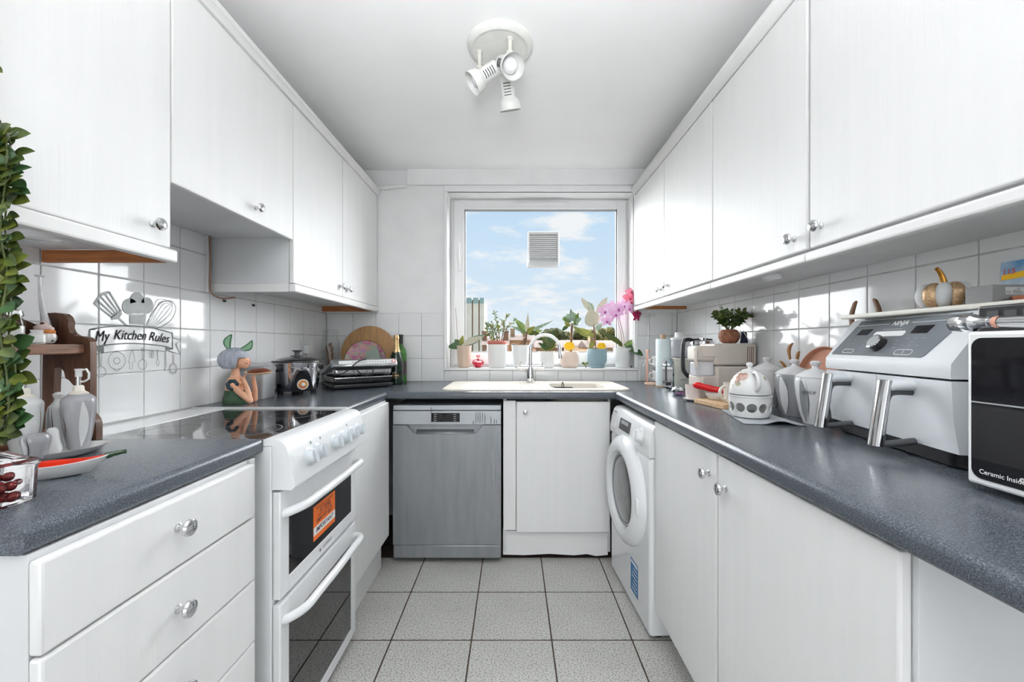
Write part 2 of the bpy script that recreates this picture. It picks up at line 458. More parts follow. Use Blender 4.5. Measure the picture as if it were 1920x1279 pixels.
# rear wall (behind the camera) with a made-up window opening for the fill light
b = MB(); RX0, RX1, RZ0, RZ1 = -1.18, 1.02, 0.2, 2.2
b.box((XL - .005, REAR_Y - .1, -.01), (RX0, REAR_Y, ZC)); b.box((RX1, REAR_Y - .1, -.01), (XR + .005, REAR_Y, ZC))
b.box((RX0, REAR_Y - .1, -.01), (RX1, REAR_Y, RZ0)); b.box((RX0, REAR_Y - .1, RZ1), (RX1, REAR_Y, ZC))
struct('wall_front', b, M['paint'], 'white wall with an added window opening opposite the sink')
w2 = thing('added_rear_window', 'added white framed window around the fill light opposite the sink', None, (0, REAR_Y, RZ0), kind='structure')  # invented window, put in to frame the rear fill light
b = MB(); f = .06
b.box((RX0, REAR_Y - .05, RZ0), (RX0 + f, REAR_Y + .01, RZ1), .004); b.box((RX1 - f, REAR_Y - .05, RZ0), (RX1, REAR_Y + .01, RZ1), .004)
b.box((RX0 + f, REAR_Y - .05, RZ0), (RX1 - f, REAR_Y + .01, RZ0 + f), .004); b.box((RX0 + f, REAR_Y - .05, RZ1 - f), (RX1 - f, REAR_Y + .01, RZ1), .004)
part('window_frame', b, M['upvc'], w2, True)
b = MB(); b.box((-.09, REAR_Y - .015, RZ0 + f), (-.03, REAR_Y + .01, RZ1 - f), .004); part('mullion', b, M['upvc'], w2, True)

# wall tiles: one small box each, on a bed of grout
_tile_mesh = {}
def tile(parent, pos, w, h, rot):
    """a glazed tile w x h, its face towards local -Y, turned by rot about Z"""
    key = (round(w, 4), round(h, 4))
    if key not in _tile_mesh:
        b = MB(); b.box((-w / 2, 0, -h / 2), (w / 2, .0065, h / 2), .0022, 2)
        me = b.mesh('wall_tile'); me.materials.append(M['tile']); _tile_mesh[key] = me
    o = bpy.data.objects.new('wall_tile', _tile_mesh[key]); COL.objects.link(o)
    o.parent = parent; o.location = pos
    o.rotation_euler = (random.uniform(-.004, .004), 0, rot + random.uniform(-.004, .004))
G = 0.0032
def tile_field(parent, lines_a, lines_z, place, rot):
    for a0, a1 in zip(lines_a[:-1], lines_a[1:]):
        for z0, z1 in zip(lines_z[:-1], lines_z[1:]):
            tile(parent, place((a0 + a1) / 2, (z0 + z1) / 2), a1 - a0 - G, z1 - z0 - G, rot)
ZR = [WT + PT * .997 * k for k in range(6)]
# left wall (faces +X)
yl = [1.123 + PT * n for n in range(-4, 11)] + [YB - .002]
tile_field(wall_left, yl, ZR[:5], lambda a, z: (XL, a, z), PI / 2)
tile_field(wall_left, [1.123 + PT * n for n in range(0, 5)], ZR[4:6], lambda a, z: (XL, a, z), PI / 2)
b = MB(); b.box((XL - .0052, .45, .88), (XL - .0022, YB + .002, ZR[4])); b.box((XL - .0052, 1.1, ZR[4]), (XL - .0022, 1.76, ZR[5]))
struct('grout', b, M['grout'], None, wall_left)
# right wall (faces -X)
yr = [1.002 + PT * 1.003 * n for n in range(-5, 12)] + [YB - .002]
tile_field(wall_right, yr, ZR[:5], lambda a, z: (XR, a, z), -PI / 2)
b = MB(); b.box((XR + .0022, .2, .88), (XR + .0052, YB + .002, ZR[4])); struct('grout', b, M['grout'], None, wall_right)
# back wall (faces -Y)
xb = [XL + .002] + [-1.102 + PT * n for n in range(0, 5)]
tile_field(wall_back, xb, ZR[:4], lambda a, z: (a, YB, z), 0)
xs = [-0.474 + PT * n for n in range(0, 9)]
tile_field(wall_back, xs, [WT, .996], lambda a, z: (a, YB, z), 0)
xr = [0.782 + .075, 0.939, 1.096, XR - .002]
tile_field(wall_back, xr, ZR[:4], lambda a, z: (a, YB, z), 0)
tile_field(wall_back, [xs[-1], .857], [WT, .996], lambda a, z: (a, YB, z), 0)
b = MB(); b.box((XL, YB + .0022, .88), (-.474, YB + .0052, ZR[3])); b.box((.857, YB + .0022, .88), (XR, YB + .0052, ZR[3])); b.box((-.474, YB + .0022, .88), (.857, YB + .0052, .996))
struct('grout', b, M['grout'], None, wall_back)

# beam over the window, pipe in the corner
b = MB(); b.box((-.726, YB - .02, 2.268), (XR + .004, YB + .01, ZC + .002), .003)
struct('trim_1', b, M['paint'], 'shallow white boxed beam over the window')
b = MB(); b.tube([(-1.28, YB - .012, 2.235), (-.95, YB - .012, 2.243), (-.86, YB - .012, 2.252), (-.73, YB - .006, 2.264)], .011, 10)
b.cyl((-.885, YB - .012, 2.2495), (-.845, YB - .012, 2.2535), .016, n=12)
struct('trim_2', b, M['paint'], 'white painted pipe under the ceiling beside the beam')

# window over the sink
win = thing('window_1', 'white plastic window with one large pane over the sink', None, (0.19, 2.98, OZ0), kind='structure')
b = MB(); y0 = YB - .012
b.box((-.475, y0, 1.0125), (-.452, YB + .02, 2.2255), .004); b.box((-.475, y0, 2.226), (.857, YB + .02, 2.2675), .004); b.box((.832, y0, 1.0125), (.857, YB + .02, 2.2255), .004)
part('architrave', b, M['upvc'], win, True)
FY, fy2 = 2.985, 3.07
fx0, fx1, fz0, fz1 = OX0, OX1, 1.012, OZ1
b = MB(); w = .03
b.box((fx0, FY, fz0), (fx0 + w, fy2, fz1), .004); b.box((fx1 - w, FY, fz0), (fx1, fy2, fz1), .004)
b.box((fx0 + w, FY, fz1 - w), (fx1 - w, fy2, fz1), .004); b.box((fx0 + w, FY, fz0), (fx1 - w, fy2, fz0 + w), .004)
part('window_frame', b, M['upvc'], win, True)
sx0, sx1, sz0, sz1 = -.428, .836 - .02, 1.03, 2.212
gx0, gx1, gz0, gz1 = -.352, .752, 1.115, 2.150
b = MB(); ya, yb_ = 2.972, 3.035
b.box((sx0, ya, sz0), (gx0, yb_, sz1), .006); b.box((gx1, ya, sz0), (sx1, yb_, sz1), .006)
b.box((gx0 - .004, ya, gz1), (gx1 + .004, yb_, sz1), .006); b.box((gx0 - .004, ya, sz0), (gx1 + .004, yb_, gz0), .006)
sash = part('sash', b, M['upvc'], win, True)
b = MB(); t = .009
b.box((gx0 - .001, ya + .012, gz0), (gx0 + t, ya + .03, gz1)); b.box((gx1 - t, ya + .012, gz0), (gx1 + .001, ya + .03, gz1))
b.box((gx0, ya + .012, gz1 - t), (gx1, ya + .03, gz1 + .001)); b.box((gx0, ya + .012, gz0 - .001), (gx1, ya + .03, gz0 + t))
part('gasket', b, M['grey'], sash, True)
b = MB(); b.box((gx0, 3.0, gz0), (gx1, 3.004, gz1)); part('pane', b, M['pane'], win, True)
b = MB(); b.box((-.395, 2.955, 1.70), (-.377, 2.974, 1.78), .006); b.tube([(-.386, 2.962, 1.765), (-.386, 2.945, 1.772), (-.388, 2.942, 1.82), (-.389, 2.944, 1.90)], [.008, .009, .008, .006], 10)
b.cyl((-.386, 2.955, 1.715), (-.386, 2.951, 1.715), .006)
part('window_handle', b, M['upvc'], win, True)
b = MB(); b.box((.00, 2.958, 2.178), (.40, 2.974, 2.196), .005); b.box((.02, 2.952, 2.183), (.38, 2.960, 2.190), .002)
part('trickle_vent', b, M['plastic'], win, True)
b = MB(); b.box((.822, 2.975, 2.06), (.835, 2.99, 2.20), .003); part('hinge', b, M['plastic'], win, True)
b = MB(); b.box((-.478, 2.822, .996), (.86, 3.07, 1.012), .005)
part('window_sill', b, M['upvc'], win, True)

# square ventilator set in the pane
vx0, vx1, vz0, vz1, vy = .108, .330, 1.745, 1.985, 2.955
vent = thing('window_ventilator', 'square white louvred ventilator mounted in the window pane', 'ventilator', (.219, 3.0, vz0))
b = MB(); w = .013
b.box((vx0, vy, vz0), (vx0 + w, 3.0, vz1), .005); b.box((vx1 - w, vy, vz0), (vx1, 3.0, vz1), .005)
b.box((vx0 + .004, vy, vz1 - .02), (vx1 - .004, 3.0, vz1), .005); b.box((vx0 + .004, 2.99, vz0), (vx1 - .004, 2.999, vz1))
part('housing', b, M['plastic'], vent, True)
for k in range(11):
    z = vz0 + .058 + k * .0148
    b = MB(Matrix.Translation((0, 0, z)) @ Matrix.Translation((0, vy + .012, 0)) @ Matrix.Rotation(-.40, 4, 'X'))
    b.box((vx0 + w, -.0012, -.0048), (vx1 - w, .0012, .0048)); part('slat', b, M['plastic'], vent, True)
b = MB(); b.prism([(0, 0), (-.034, -.022), (-.038, -.012), (-.004, .03), (.02, .045), (.02, 0)], (vx0 - .008, vy + .012, vz0 - .004), (0, 1, 0), (0, 0, 1), (vx1 - vx0, 0, 0))
part('tilted_flap', b, M['plastic'], vent, True)
b = MB(); b.tube([(vx0 + .09, vy + .004, vz0 + .052), (vx0 + .115, vy - .004, vz0 + .056), (vx0 + .14, vy + .004, vz0 + .052)], .003, 8); part('pull', b, M['plastic'], vent, True)

# ------------------------------------------------------------------ outside, seen over the sill
GZ = -9.0
M['ground'] = mat('park_grass', srgb(86, 85, 80), 0.9, var=0.2, vscale=0.05)
M['brick'] = mat('far_brick', srgb(160, 118, 88), 0.85, var=0.2, vscale=0.6)
M['brick2'] = mat('far_tan_brick', srgb(178, 148, 112), 0.85, var=0.15, vscale=0.6)
M['roof'] = mat('far_roof', srgb(84, 66, 56), 0.85, var=0.2, vscale=0.8)
M['render'] = mat('pale_render', srgb(246, 236, 218), 0.8, var=0.05, vscale=0.3)
M['teal'] = mat('pale_teal_cladding', srgb(166, 190, 184), 0.7, var=0.05, vscale=0.3)
M['farwin'] = mat('far_window_glass', srgb(92, 92, 90), 0.2, var=0.2, vscale=0.5)
M['crown'] = mat('olive_tree_crown', srgb(58, 60, 28), 0.9, col2=srgb(126, 116, 58), vscale=0.9, detail=8)
M['crown2'] = mat('dark_tree_crown', srgb(42, 50, 30), 0.9, col2=srgb(90, 92, 50), vscale=0.9, detail=8)
b = MB(); b.box((-260, 8, GZ - .5), (260, 420, GZ)); g = struct('ground', b, M['ground'], 'open ground outside below the window')
tb = thing('tower_block', 'tall cream tower block with teal topped fins', 'building', (-15, 156, GZ))
TX = [at(u, 640, 150).x for u in (874, 884.5, 887, 897, 899.5, 908)]
ztop = at(900, 558.5, 150).z; zband = at(900, 569, 150).z
b = MB(); b.box((TX[0] - 8, 151.2, GZ), (TX[5] - .3, 170, ztop - .6)); part('wall', b, M['brick2'], tb, True)
for x0, x1 in ((TX[0], TX[1]), (TX[2], TX[3]), (TX[4], TX[5])):
    b = MB(); b.box((x0, 150, GZ), (x1, 152, zband)); part('fin', b, M['render'], tb, True)
    b = MB(); b.box((x0, 149.9, zband), (x1, 152, ztop)); part('fin_cap', b, M['teal'], tb, True)
for k in range(14):
    z = zband - 1.2 - k * 1.55
    b = MB(); b.box((TX[0] - 1.25, 150.9, z - .85), (TX[0] - .35, 151.3, z)); part('window', b, M['farwin'], tb, True)
def house(label, u0, u1, vt, Y, brick, chim, rows):
    X0, X1 = at(u0, 640, Y).x, at(u1, 640, Y).x; zt = at(0, vt, Y).z
    h = thing('terraced_house', label, 'house', ((X0 + X1) / 2, Y + 3, GZ), group=None)
    b = MB(); b.box((X0, Y, GZ), (X1, Y + 8, zt)); part('wall', b, M[brick], h, True)
    b = MB(); e_ = .25
    b.prism([(-e_, 0), (8 + e_, 0), (4, 1.0)], (X0 - .2, Y, zt), (0, 1, 0), (0, 0, 1), (X1 - X0 + .4, 0, 0)); rf = part('roof', b, M['roof'], h, True)
    for c in chim:
        x = at(c, 640, Y).x
        b = MB(); b.box((x - .35, Y + 2.5, zt), (x + .35, Y + 4, zt + 1.9)); b.box((x - .42, Y + 2.45, zt + 1.75), (x + .42, Y + 4.05, zt + 1.95)); part('chimney', b, M[brick], h, True)
    n = max(2, int((X1 - X0) / 1.7)); stp = (X1 - X0) / n
    for r in range(rows):
        for i in range(n):
            x = X0 + stp * (i + .5); z = zt - .55 - r * 1.7
            b = MB(); b.box((x - .33, Y - .03, z - .8), (x + .33, Y + .05, z)); wo = part('window', b, M['render'], h, True)
            b = MB(); b.box((x - .25, Y - .05, z - .72), (x + .25, Y - .02, z - .08)); part('pane', b, M['farwin'], wo, True)
house('brick terrace with chimneys beside the tower block', 904, 952, 647, 55, 'brick', (906, 948), 2)
house('long tan terrace with tall chimney stacks', 950, 1003, 638, 66, 'brick2', (961, 985), 2)
house('low orange brick house in front of the trees', 1005, 1058, 652, 54, 'brick', (1030,), 2)
house('pale flat fronted house in front of the trees', 1059, 1100, 649, 65, 'render', (), 2)
house('tan brick house at the end of the tree line', 1103, 1175, 652, 54, 'brick2', (1118,), 2)
def tree(label, u, vt, Y, rw, mt, seed):
    rnd = random.Random(seed)
    c = at(u, vt, Y); r = rw * Y / FPX
    t = thing('tree', label, 'tree', (c.x, Y, GZ))
    b = MB(); b.tube([(c.x, Y, GZ), (c.x + .2, Y, (GZ + c.z) / 2), (c.x, Y, c.z - r)], [.5, .4, .25], 8); part('trunk', b, M['stem'], t, True)
    b = MB()
    for k in range(26):
        a = rnd.uniform(0, 2 * PI); q = rnd.uniform(0, 1) ** .5 * r * .8; zz = rnd.uniform(-1.8, -.25) * r
        rr = rnd.uniform(.24, .42) * r
        ph1, ph2 = rnd.uniform(0, 6), rnd.uniform(0, 6)
        b.ball((c.x + math.cos(a) * q, Y + math.sin(a) * q, c.z + zz), rr, nu=14, nv=9,
               fn=lambda t_, p_: 1 + .13 * math.sin(5 * t_ + ph1 + 3 * p_) + .1 * math.sin(9 * p_ + ph2 + 4 * t_))
    part('crown', b, M[mt], t, True, angle=20)
tree('dark olive tree behind the low orange brick house', 1018, 619, 79, 20, 'crown2', 1)
tree('tall round dark tree behind the chimneys', 1038, 615, 86, 24, 'crown2', 2)
tree('yellow green tree beside the round dark tree', 1064, 622, 98, 20, 'crown', 3)
tree('broad olive tree behind the pale flat fronted house', 1092, 617, 84, 26, 'crown2', 4)
tree('sunlit yellow green tree behind the tan house', 1118, 615, 77, 22, 'crown', 5)
tree('wide yellow green tree at the end of the tree line', 1149, 614, 84, 25, 'crown', 6)
tree('small dark tree between the terraces', 998, 628, 110, 15, 'crown2', 7)

# ================================================================== FITTED KITCHEN
def knob_bm(b, p, axis, s=1.0):
    """turned chrome knob standing on the surface at p"""
    b.lathe([(.0085 * s, 0), (.0088 * s, .003 * s), (.0055 * s, .006 * s), (.0048 * s, .012 * s), (.0085 * s, .0165 * s), (.0152 * s, .019 * s), (.0168 * s, .023 * s), (.0150 * s, .0275 * s), (.009 * s, .0305 * s), (0, .0312 * s)], p, 20, axis)
def door(parent, x, y0, y1, z0, z1, side, knob=None, name='door', th=.019):
    """door in a plane of constant X; side +1 faces +X (left run), -1 faces -X (right run)"""
    b = MB(); b.box((x - side * th, y0, z0), (x, y1, z1), .0045, 2)
    d = part(name, b, M['lam'], parent, True)
    if knob:
        k = MB(); knob_bm(k, (x, knob[0], knob[1]), (side, 0, 0)); part('knob', k, M['chrome'], d, True, label='turned chrome knob')
    return d
DB, DT = 1.434, 2.195        # wall cupboard door bottom and top
XD = -.935                   # left wall cupboard door face
def pelmet(parent, xf, side, y0, y1, ends, zb=1.396):
    b = MB(); b.box((xf - side * .018, y0, zb), (xf + side * .010, y1, 1.431), .006); part('light_pelmet', b, M['lamp'], parent, True)
    for y in ends:
        b = MB()
        if side > 0: b.box((XL + .001, y - .016, zb), (xf - .019, y, 1.4295), .002)
        else: b.box((xf + .019, y - .016, zb), (XR - .001, y, 1.4295), .002)
        part('pelmet_return', b, M['oak'], parent, True, label='raw orange wood batten')

# left wall cupboards
cb = thing('wall_cupboard', 'white wall cupboard over the spice rack, one large door', 'cupboard', (-1.11, .83, 1.43))
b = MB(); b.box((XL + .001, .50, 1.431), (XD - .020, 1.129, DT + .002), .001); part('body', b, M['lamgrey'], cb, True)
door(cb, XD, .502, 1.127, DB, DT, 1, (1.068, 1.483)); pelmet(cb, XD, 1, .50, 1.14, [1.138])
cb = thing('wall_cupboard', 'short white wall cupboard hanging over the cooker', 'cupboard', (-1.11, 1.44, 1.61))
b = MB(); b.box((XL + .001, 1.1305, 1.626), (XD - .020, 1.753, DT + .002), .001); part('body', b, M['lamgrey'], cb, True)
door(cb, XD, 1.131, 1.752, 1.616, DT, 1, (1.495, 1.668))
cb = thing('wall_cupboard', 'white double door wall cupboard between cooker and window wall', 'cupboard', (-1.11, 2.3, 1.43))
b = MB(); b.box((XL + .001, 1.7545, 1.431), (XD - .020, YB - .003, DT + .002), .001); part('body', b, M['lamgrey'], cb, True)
door(cb, XD, 1.756, 2.262, DB, DT, 1, (2.23, 1.487)); door(cb, XD, 2.266, YB - .006, DB, DT, 1, (2.325, 1.483))
pelmet(cb, XD, 1, 1.750, YB - .004, [2.79])
b = MB(); b.box((XL + .001, 1.7505, 1.396), (XD - .019, 1.768, 1.4305), .002); part('end_pelmet', b, M['lamp'], cb, True)
b = MB()
b.prism([(0, 0), (.014, .002), (.022, .016), (.030, .020), (.030, .038), (0, .038)], (XD - .008, .45, 2.197), (1, 0, 0), (0, 0, 1), (0, YB - .454, 0))
b.box((XL + .01, .45, 2.198), (XD - .009, YB - .004, 2.2125))
single('cornice', b, M['lamp'], 'white moulded cornice along the top of the cooker side cupboards', 'cornice', (XD, 1.6, 2.197))

# right wall cupboards
XE = .835
ydoors = [(2.283, YB - .006), (1.728, 2.279), (1.171, 1.724), (.56, 1.161)]
cb = thing('wall_cupboard', 'white double door wall cupboard nearest the sink, over the toaster', 'cupboard', (.98, 2.28, 1.44))
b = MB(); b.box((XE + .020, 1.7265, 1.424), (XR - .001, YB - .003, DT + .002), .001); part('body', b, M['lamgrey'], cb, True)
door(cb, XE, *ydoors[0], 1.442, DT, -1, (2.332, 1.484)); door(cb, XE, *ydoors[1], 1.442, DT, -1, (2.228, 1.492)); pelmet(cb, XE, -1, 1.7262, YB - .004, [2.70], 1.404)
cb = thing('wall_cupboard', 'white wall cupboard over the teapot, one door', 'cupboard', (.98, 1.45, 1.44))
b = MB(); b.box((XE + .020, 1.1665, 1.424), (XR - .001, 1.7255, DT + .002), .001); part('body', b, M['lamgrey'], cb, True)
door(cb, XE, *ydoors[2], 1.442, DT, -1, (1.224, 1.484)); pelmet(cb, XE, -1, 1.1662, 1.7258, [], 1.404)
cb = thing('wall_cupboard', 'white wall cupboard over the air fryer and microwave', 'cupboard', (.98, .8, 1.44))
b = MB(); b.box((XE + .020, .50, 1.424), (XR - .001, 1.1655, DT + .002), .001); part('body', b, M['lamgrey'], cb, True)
door(cb, XE, *ydoors[3], 1.442, DT, -1, (1.117, 1.493)); pelmet(cb, XE, -1, .50, 1.1658, [], 1.404)
b = MB()
b.prism([(0, 0), (.014, .002), (.022, .020), (.032, .026), (.032, .05), (0, .05)], (XE + .008, .42, 2.197), (-1, 0, 0), (0, 0, 1), (0, YB - .424, 0))
b.box((XE + .009, .42, 2.198), (XR - .01, YB - .004, 2.222))
single('cornice', b, M['lamp'], 'white moulded cornice along the top of the right hand cupboards', 'cornice', (XE, 1.6, 2.197))

# puck lights under the cupboards
def puck(c, r, label):
    t = thing('puck_light', label, 'light', (c[0], c[1], c[2]))
    b = MB(); b.lathe([(r, 0), (r, -.010), (r * .93, -.014), (r * .80, -.0145), (r * .78, -.0125)], (0, 0, 0), 28, cap1=False); part('rim', b, M['plastic'], t)
    b = MB(); b.lathe([(r * .785, -.0118), (r * .6, -.0135), (0, -.014)], (0, 0, 0), 28, cap0=False); part('lens', b, M['enamel'], t)
puck((-1.10, .966, 1.4305), .044, 'round white under-cupboard light above the spice rack')
puck((.94, 1.50, 1.4235), .034, 'round white under-cupboard light above the canisters')

# cable run on the tiles beside the hood space
b = MB(); b.box((XL + .001, 1.15, 1.694), (XL + .013, 1.735, 1.706), .002); b.box((XL + .001, 1.722, 1.39), (XL + .012, 1.734, 1.694), .002)
single('cable_conduit', b, M['plastic'], 'thin white cable conduit on the tiles over the cooker', 'conduit', (XL + .006, 1.728, 1.39))
b = MB(); b.tube(smooth_path([(XL + .016, 1.716, 1.70), (XL + .018, 1.722, 1.64), (XL + .016, 1.73, 1.52), (XL + .017, 1.726, 1.42), (XL + .02, 1.735, 1.385), (XL + .025, 1.79, 1.372), (XL + .03, 1.86, 1.384)], 5), .0035, 8)
single('loose_cable', b, mat('tan_cable', srgb(150, 118, 100), .6, var=.2), 'loose tan cable hanging beside the white conduit', 'cable', (XL + .016, 1.73, 1.385))

# ------------------------------------------------------------------ worktops
TB = .882
def edge_profile(r=.014, n=5):
    """front rolled edge: points from the top going round to the underside, front at 0, inwards positive"""
    P = []
    for i in range(n + 1):
        t = PI / 2 * i / n
        P.append((r - r * math.sin(t), WT - r + r * math.cos(t)))
    for i in range(n + 1):
        t = PI / 2 * i / n
        P.append((.010 - .010 * math.cos(t), TB + .010 - .010 * math.sin(t)))
    return P
EP = edge_profile()
XLF, XRF, YBF = -.666, .540, 2.185
def run_along_y(xf, xw, y0, y1, inward):
    b = MB()
    poly = [(xf + inward * a, z) for a, z in EP]
    poly = [(xw, WT)] + poly + [(xw, TB)]
    b.prism(poly, (0, y0, 0), (1, 0, 0), (0, 0, 1), (0, y1 - y0, 0)); return b
b = run_along_y(XLF, XL + .001, .562, 1.098, -1)
single('worktop', b, M['worktop'], 'short dark grey speckled worktop over the drawers', 'worktop', (-.97, .83, TB))
b = run_along_y(XLF, XL + .001, 1.650, YBF - .001, -1); b.box((XL + .001, YBF - .001, TB), (XLF, YB - .001, WT))
single('worktop', b, M['worktop'], 'dark grey speckled corner worktop under the slow cooker and grill', 'worktop', (-.97, 2.2, TB))
b = MB(); b.box((XL + .002, 1.642, TB + .004), (XLF + .004, 1.6495, WT + .002), .001)
single('worktop_end_strip', b, M['plastic'], 'white metal strip along the worktop end beside the hob', 'strip', (-.97, 1.645, TB))
b = run_along_y(XRF, XR - .001, .20, YBF - .001, 1); b.box((XRF, YBF - .001, TB), (XR - .001, YB - .001, WT))
single('worktop', b, M['worktop'], 'long dark grey speckled worktop carrying the air fryer', 'worktop', (.84, 1.4, TB))
BX0, BX1, BY0, BY1 = .215, .536, 2.300, 2.60     # sink bowl opening
b = MB()
poly = [(BY0 - .001, WT)] + [(YBF + a, z) for a, z in EP] + [(BY0 - .001, TB)]
b.prism(poly, (XLF + .0005, 0, 0), (0, 1, 0), (0, 0, 1), (XRF - XLF - .001, 0, 0))
b.box((XLF + .0005, BY0 - .001, TB), (BX0 - .001, YB - .001, WT)); b.box((BX0 - .001, BY1 + .001, TB), (XRF - .0005, YB - .001, WT))
single('worktop', b, M['worktop'], 'dark grey speckled worktop around the sink', 'worktop', (-.06, 2.5, TB))

# ------------------------------------------------------------------ drawer unit (left, near)
DX = -.648
du = thing('drawer_unit', 'white drawer unit with chrome knobs beside the cooker', 'drawers', (-.95, .80, 0))
b = MB(); b.box((XL + .002, .568, .12), (DX - .0205, 1.036, TB - .002), .001); part('body', b, M['lamgrey'], du, True)
b = MB(); b.box((XL + .002, .58, 0), (DX - .07, 1.03, .12)); part('plinth', b, M['lamp'], du, True)
for z0, z1, kz in ((.7405, .872, .817), (.583, .7365, .66), (.4275, .579, .503), (.13, .4235, .30)):
    dd = door(du, DX, .566, 1.037, z0, z1, 1, (.797, kz), 'drawer_front')
b = MB(); b.box((XL + .002, 1.040, .0), (DX - .014, 1.058, TB - .002), .001)
single('filler_panel', b, M['lamgrey'], 'pale grey board standing between the drawers and the cooker', 'panel', (-.97, 1.05, 0))

# base cupboard between cooker and dishwasher
bc = thing('base_cupboard', 'narrow white base cupboard between cooker and dishwasher', 'cupboard', (-.95, 1.95, 0))
b = MB(); b.box((XL + .002, 1.665, .15), (DX - .0205, 2.165, TB - .002), .001); part('body', b, M['lamgrey'], bc, True)
b = MB(); b.box((XL + .002, 1.665, 0), (DX - .045, 2.165, .149)); part('plinth', b, M['lamp'], bc, True)
door(bc, DX, 1.668, 2.155, .175, .872, 1)

# sink cupboard
sc_ = thing('sink_cupboard', 'white cupboard under the sink with one small chrome knob', 'cupboard', (.22, 2.5, 0))
DYB = 2.212
b = MB(); b.box((-.052, DYB + .020, .05), (-.036, 2.75, TB - .002)); b.box((.512, DYB + .020, .05), (.526, 2.75, TB - .002)); b.box((-.036, 2.735, .05), (.512, 2.75, TB - .002)); b.box((-.036, DYB + .02, .15), (.512, 2.735, .165)); part('body', b, M['lamgrey'], sc_, True)
b = MB(); b.box((-.053, DYB + .001, .175), (.0155, DYB + .019, TB - .010), .003); part('filler_strip', b, M['lamp'], sc_, True)
b = MB(); b.box((.0175, DYB - .002, .165), (.520, DYB + .0185, .866), .004); dd = part('door', b, M['lam'], sc_, True)
b = MB(); knob_bm(b, (.066, DYB - .002, .812), (0, -1, 0), .8); part('knob', b, M['chrome'], dd, True)
b = MB(); b.prism([(-.055, .030), (.06, .027), (.20, .034), (.33, .026), (.40, .033), (.45, .022), (.515, .028), (.515, .165), (-.055, .172)], (0, DYB + .030, 0), (1, 0, 0), (0, 0, 1), (0, .012, 0))
part('plinth', b, M['lamp'], sc_, True, label='white plinth with a ragged lower edge')

# right base cupboards
RXF = .555
bc = thing('base_cupboard', 'white base cupboard standing next to the washing machine', 'cupboard', (.84, 1.37, 0))
b = MB(); b.box((RXF + .0205, 1.122, .13), (XR - .002, 1.616, TB - .002), .001); part('body', b, M['lamgrey'], bc, True)
b = MB(); b.box((RXF + .12, 1.122, 0), (XR - .002, 1.60, .129)); part('plinth', b, M['lamp'], bc, True)
door(bc, RXF, 1.126, 1.616, .135, .873, -1, (1.165, .808))
bc = thing('base_cupboard', 'white base cupboard under the air fryer, open leg room beside it', 'cupboard', (.84, .85, 0))
b = MB(); b.box((RXF + .0205, .585, .13), (XR - .002, 1.1205, TB - .002), .001); part('body', b, M['lamgrey'], bc, True)
b = MB(); b.box((RXF + .12, .60, 0), (XR - .002, 1.12, .129)); part('plinth', b, M['lamp'], bc, True)
door(bc, RXF, .592, 1.118, .135, .873, -1, (1.072, .795))

# ================================================================== APPLIANCES
M['dwsteel'] = mat('stained_grey_steel', (0.235, 0.245, 0.26, 1), 0.40, 0.5, col2=(0.275, 0.285, 0.30, 1), vscale=9, stretch=(3, 1, 0.4), rvar=.0)
M['dwpanel'] = mat('silver_panel', (0.40, 0.42, 0.44, 1), 0.4, 0.4, var=.05)
M['orange'] = mat('orange_sticker', srgb(232, 112, 38), 0.5, var=.04)
M['blue'] = mat('blue_label', srgb(40, 110, 165), 0.5, var=.06)
M['knobgrey'] = mat('pale_grey_knob', (0.60, 0.64, 0.67, 1), 0.3, var=.03)
M['tint'] = glass_mat('dark_oven_glass', (0.30, 0.30, 0.31, 1), 1.6)

# ------------------------------------------------------------------ cooker
CY0, CY1, CXF = 1.103, 1.637, -.624
ck = thing('cooker', 'white electric cooker with two oven doors and black ceramic hob', 'cooker', (-.95, 1.37, 0))
b = MB(); b.box((XL + .004, CY0, .03), (CXF - .0225, CY1, .899), .003)
for y in (CY0 + .04, CY1 - .04):
    for x in (XL + .08, CXF - .07): b.cyl((x, y, 0), (x, y, .03), .018, n=12)
part('body', b, M['enamel'], ck, True)
b = MB(); b.box((XL + .003, CY0, .899), (-1.143, CY1, .917), .003); part('back_ledge', b, M['enamel'], ck, True)
b = MB(); b.box((-1.142, CY0 + .001, .900), (-.669, CY1 - .001, .9155), .002); hob = part('hob_glass', b, M['blackgloss'], ck, True)
b = MB()
for x, y, r in ((-1.02, 1.235, .075), (-.80, 1.235, .095), (-1.02, 1.505, .095), (-.80, 1.505, .075)):
    b = MB(); b.ribbon([(x + r * math.cos(t * PI / 24), y + r * math.sin(t * PI / 24), .9156) for t in range(48)], .0025, (0, 0, 1), .0002, True)
    part('heat_ring', b, M['grey'], hob, True)
b = MB()
prof = [(-.668, .900), (-.668, .9165), (-.640, .9165), (-.622, .913), (-.611, .905), (-.605, .893), (-.583, .800), (-.584, .789), (-.592, .782), (-.645, .782), (-.645, .900)]
b.prism(prof, (0, CY0 - .001, 0), (1, 0, 0), (0, 0, 1), (0, CY1 - CY0 + .002, 0)); cp = part('control_panel', b, M['enamel'], ck, True, angle=40)
pn = V((.093, 0, .022)).normalized()
for y in (1.195, 1.254, 1.368, 1.441, 1.510, 1.573):
    p = V((-.594, y, .846)); b = MB()
    b.lathe([(.0255, 0), (.0255, .004), (.0205, .006), (.020, .020), (.0185, .024), (0, .0245)], p, 24, pn)
    b.prism([(-.004, -.019), (.004, -.019), (.004, .019), (-.004, .019)], p + pn * .0235, (0, 1, 0), pn.cross(V((0, 1, 0))), pn * .0075)
    part('control_knob', b, M['knobgrey'], cp, True)
for y in (1.225, 1.285, 1.49):
    b = MB(); b.lathe([(.004, 0), (.004, .001), (.002, .002), (0, .002)], (-.6015, y, .881), 12, pn); part('indicator_light', b, M['grey'], cp, True)
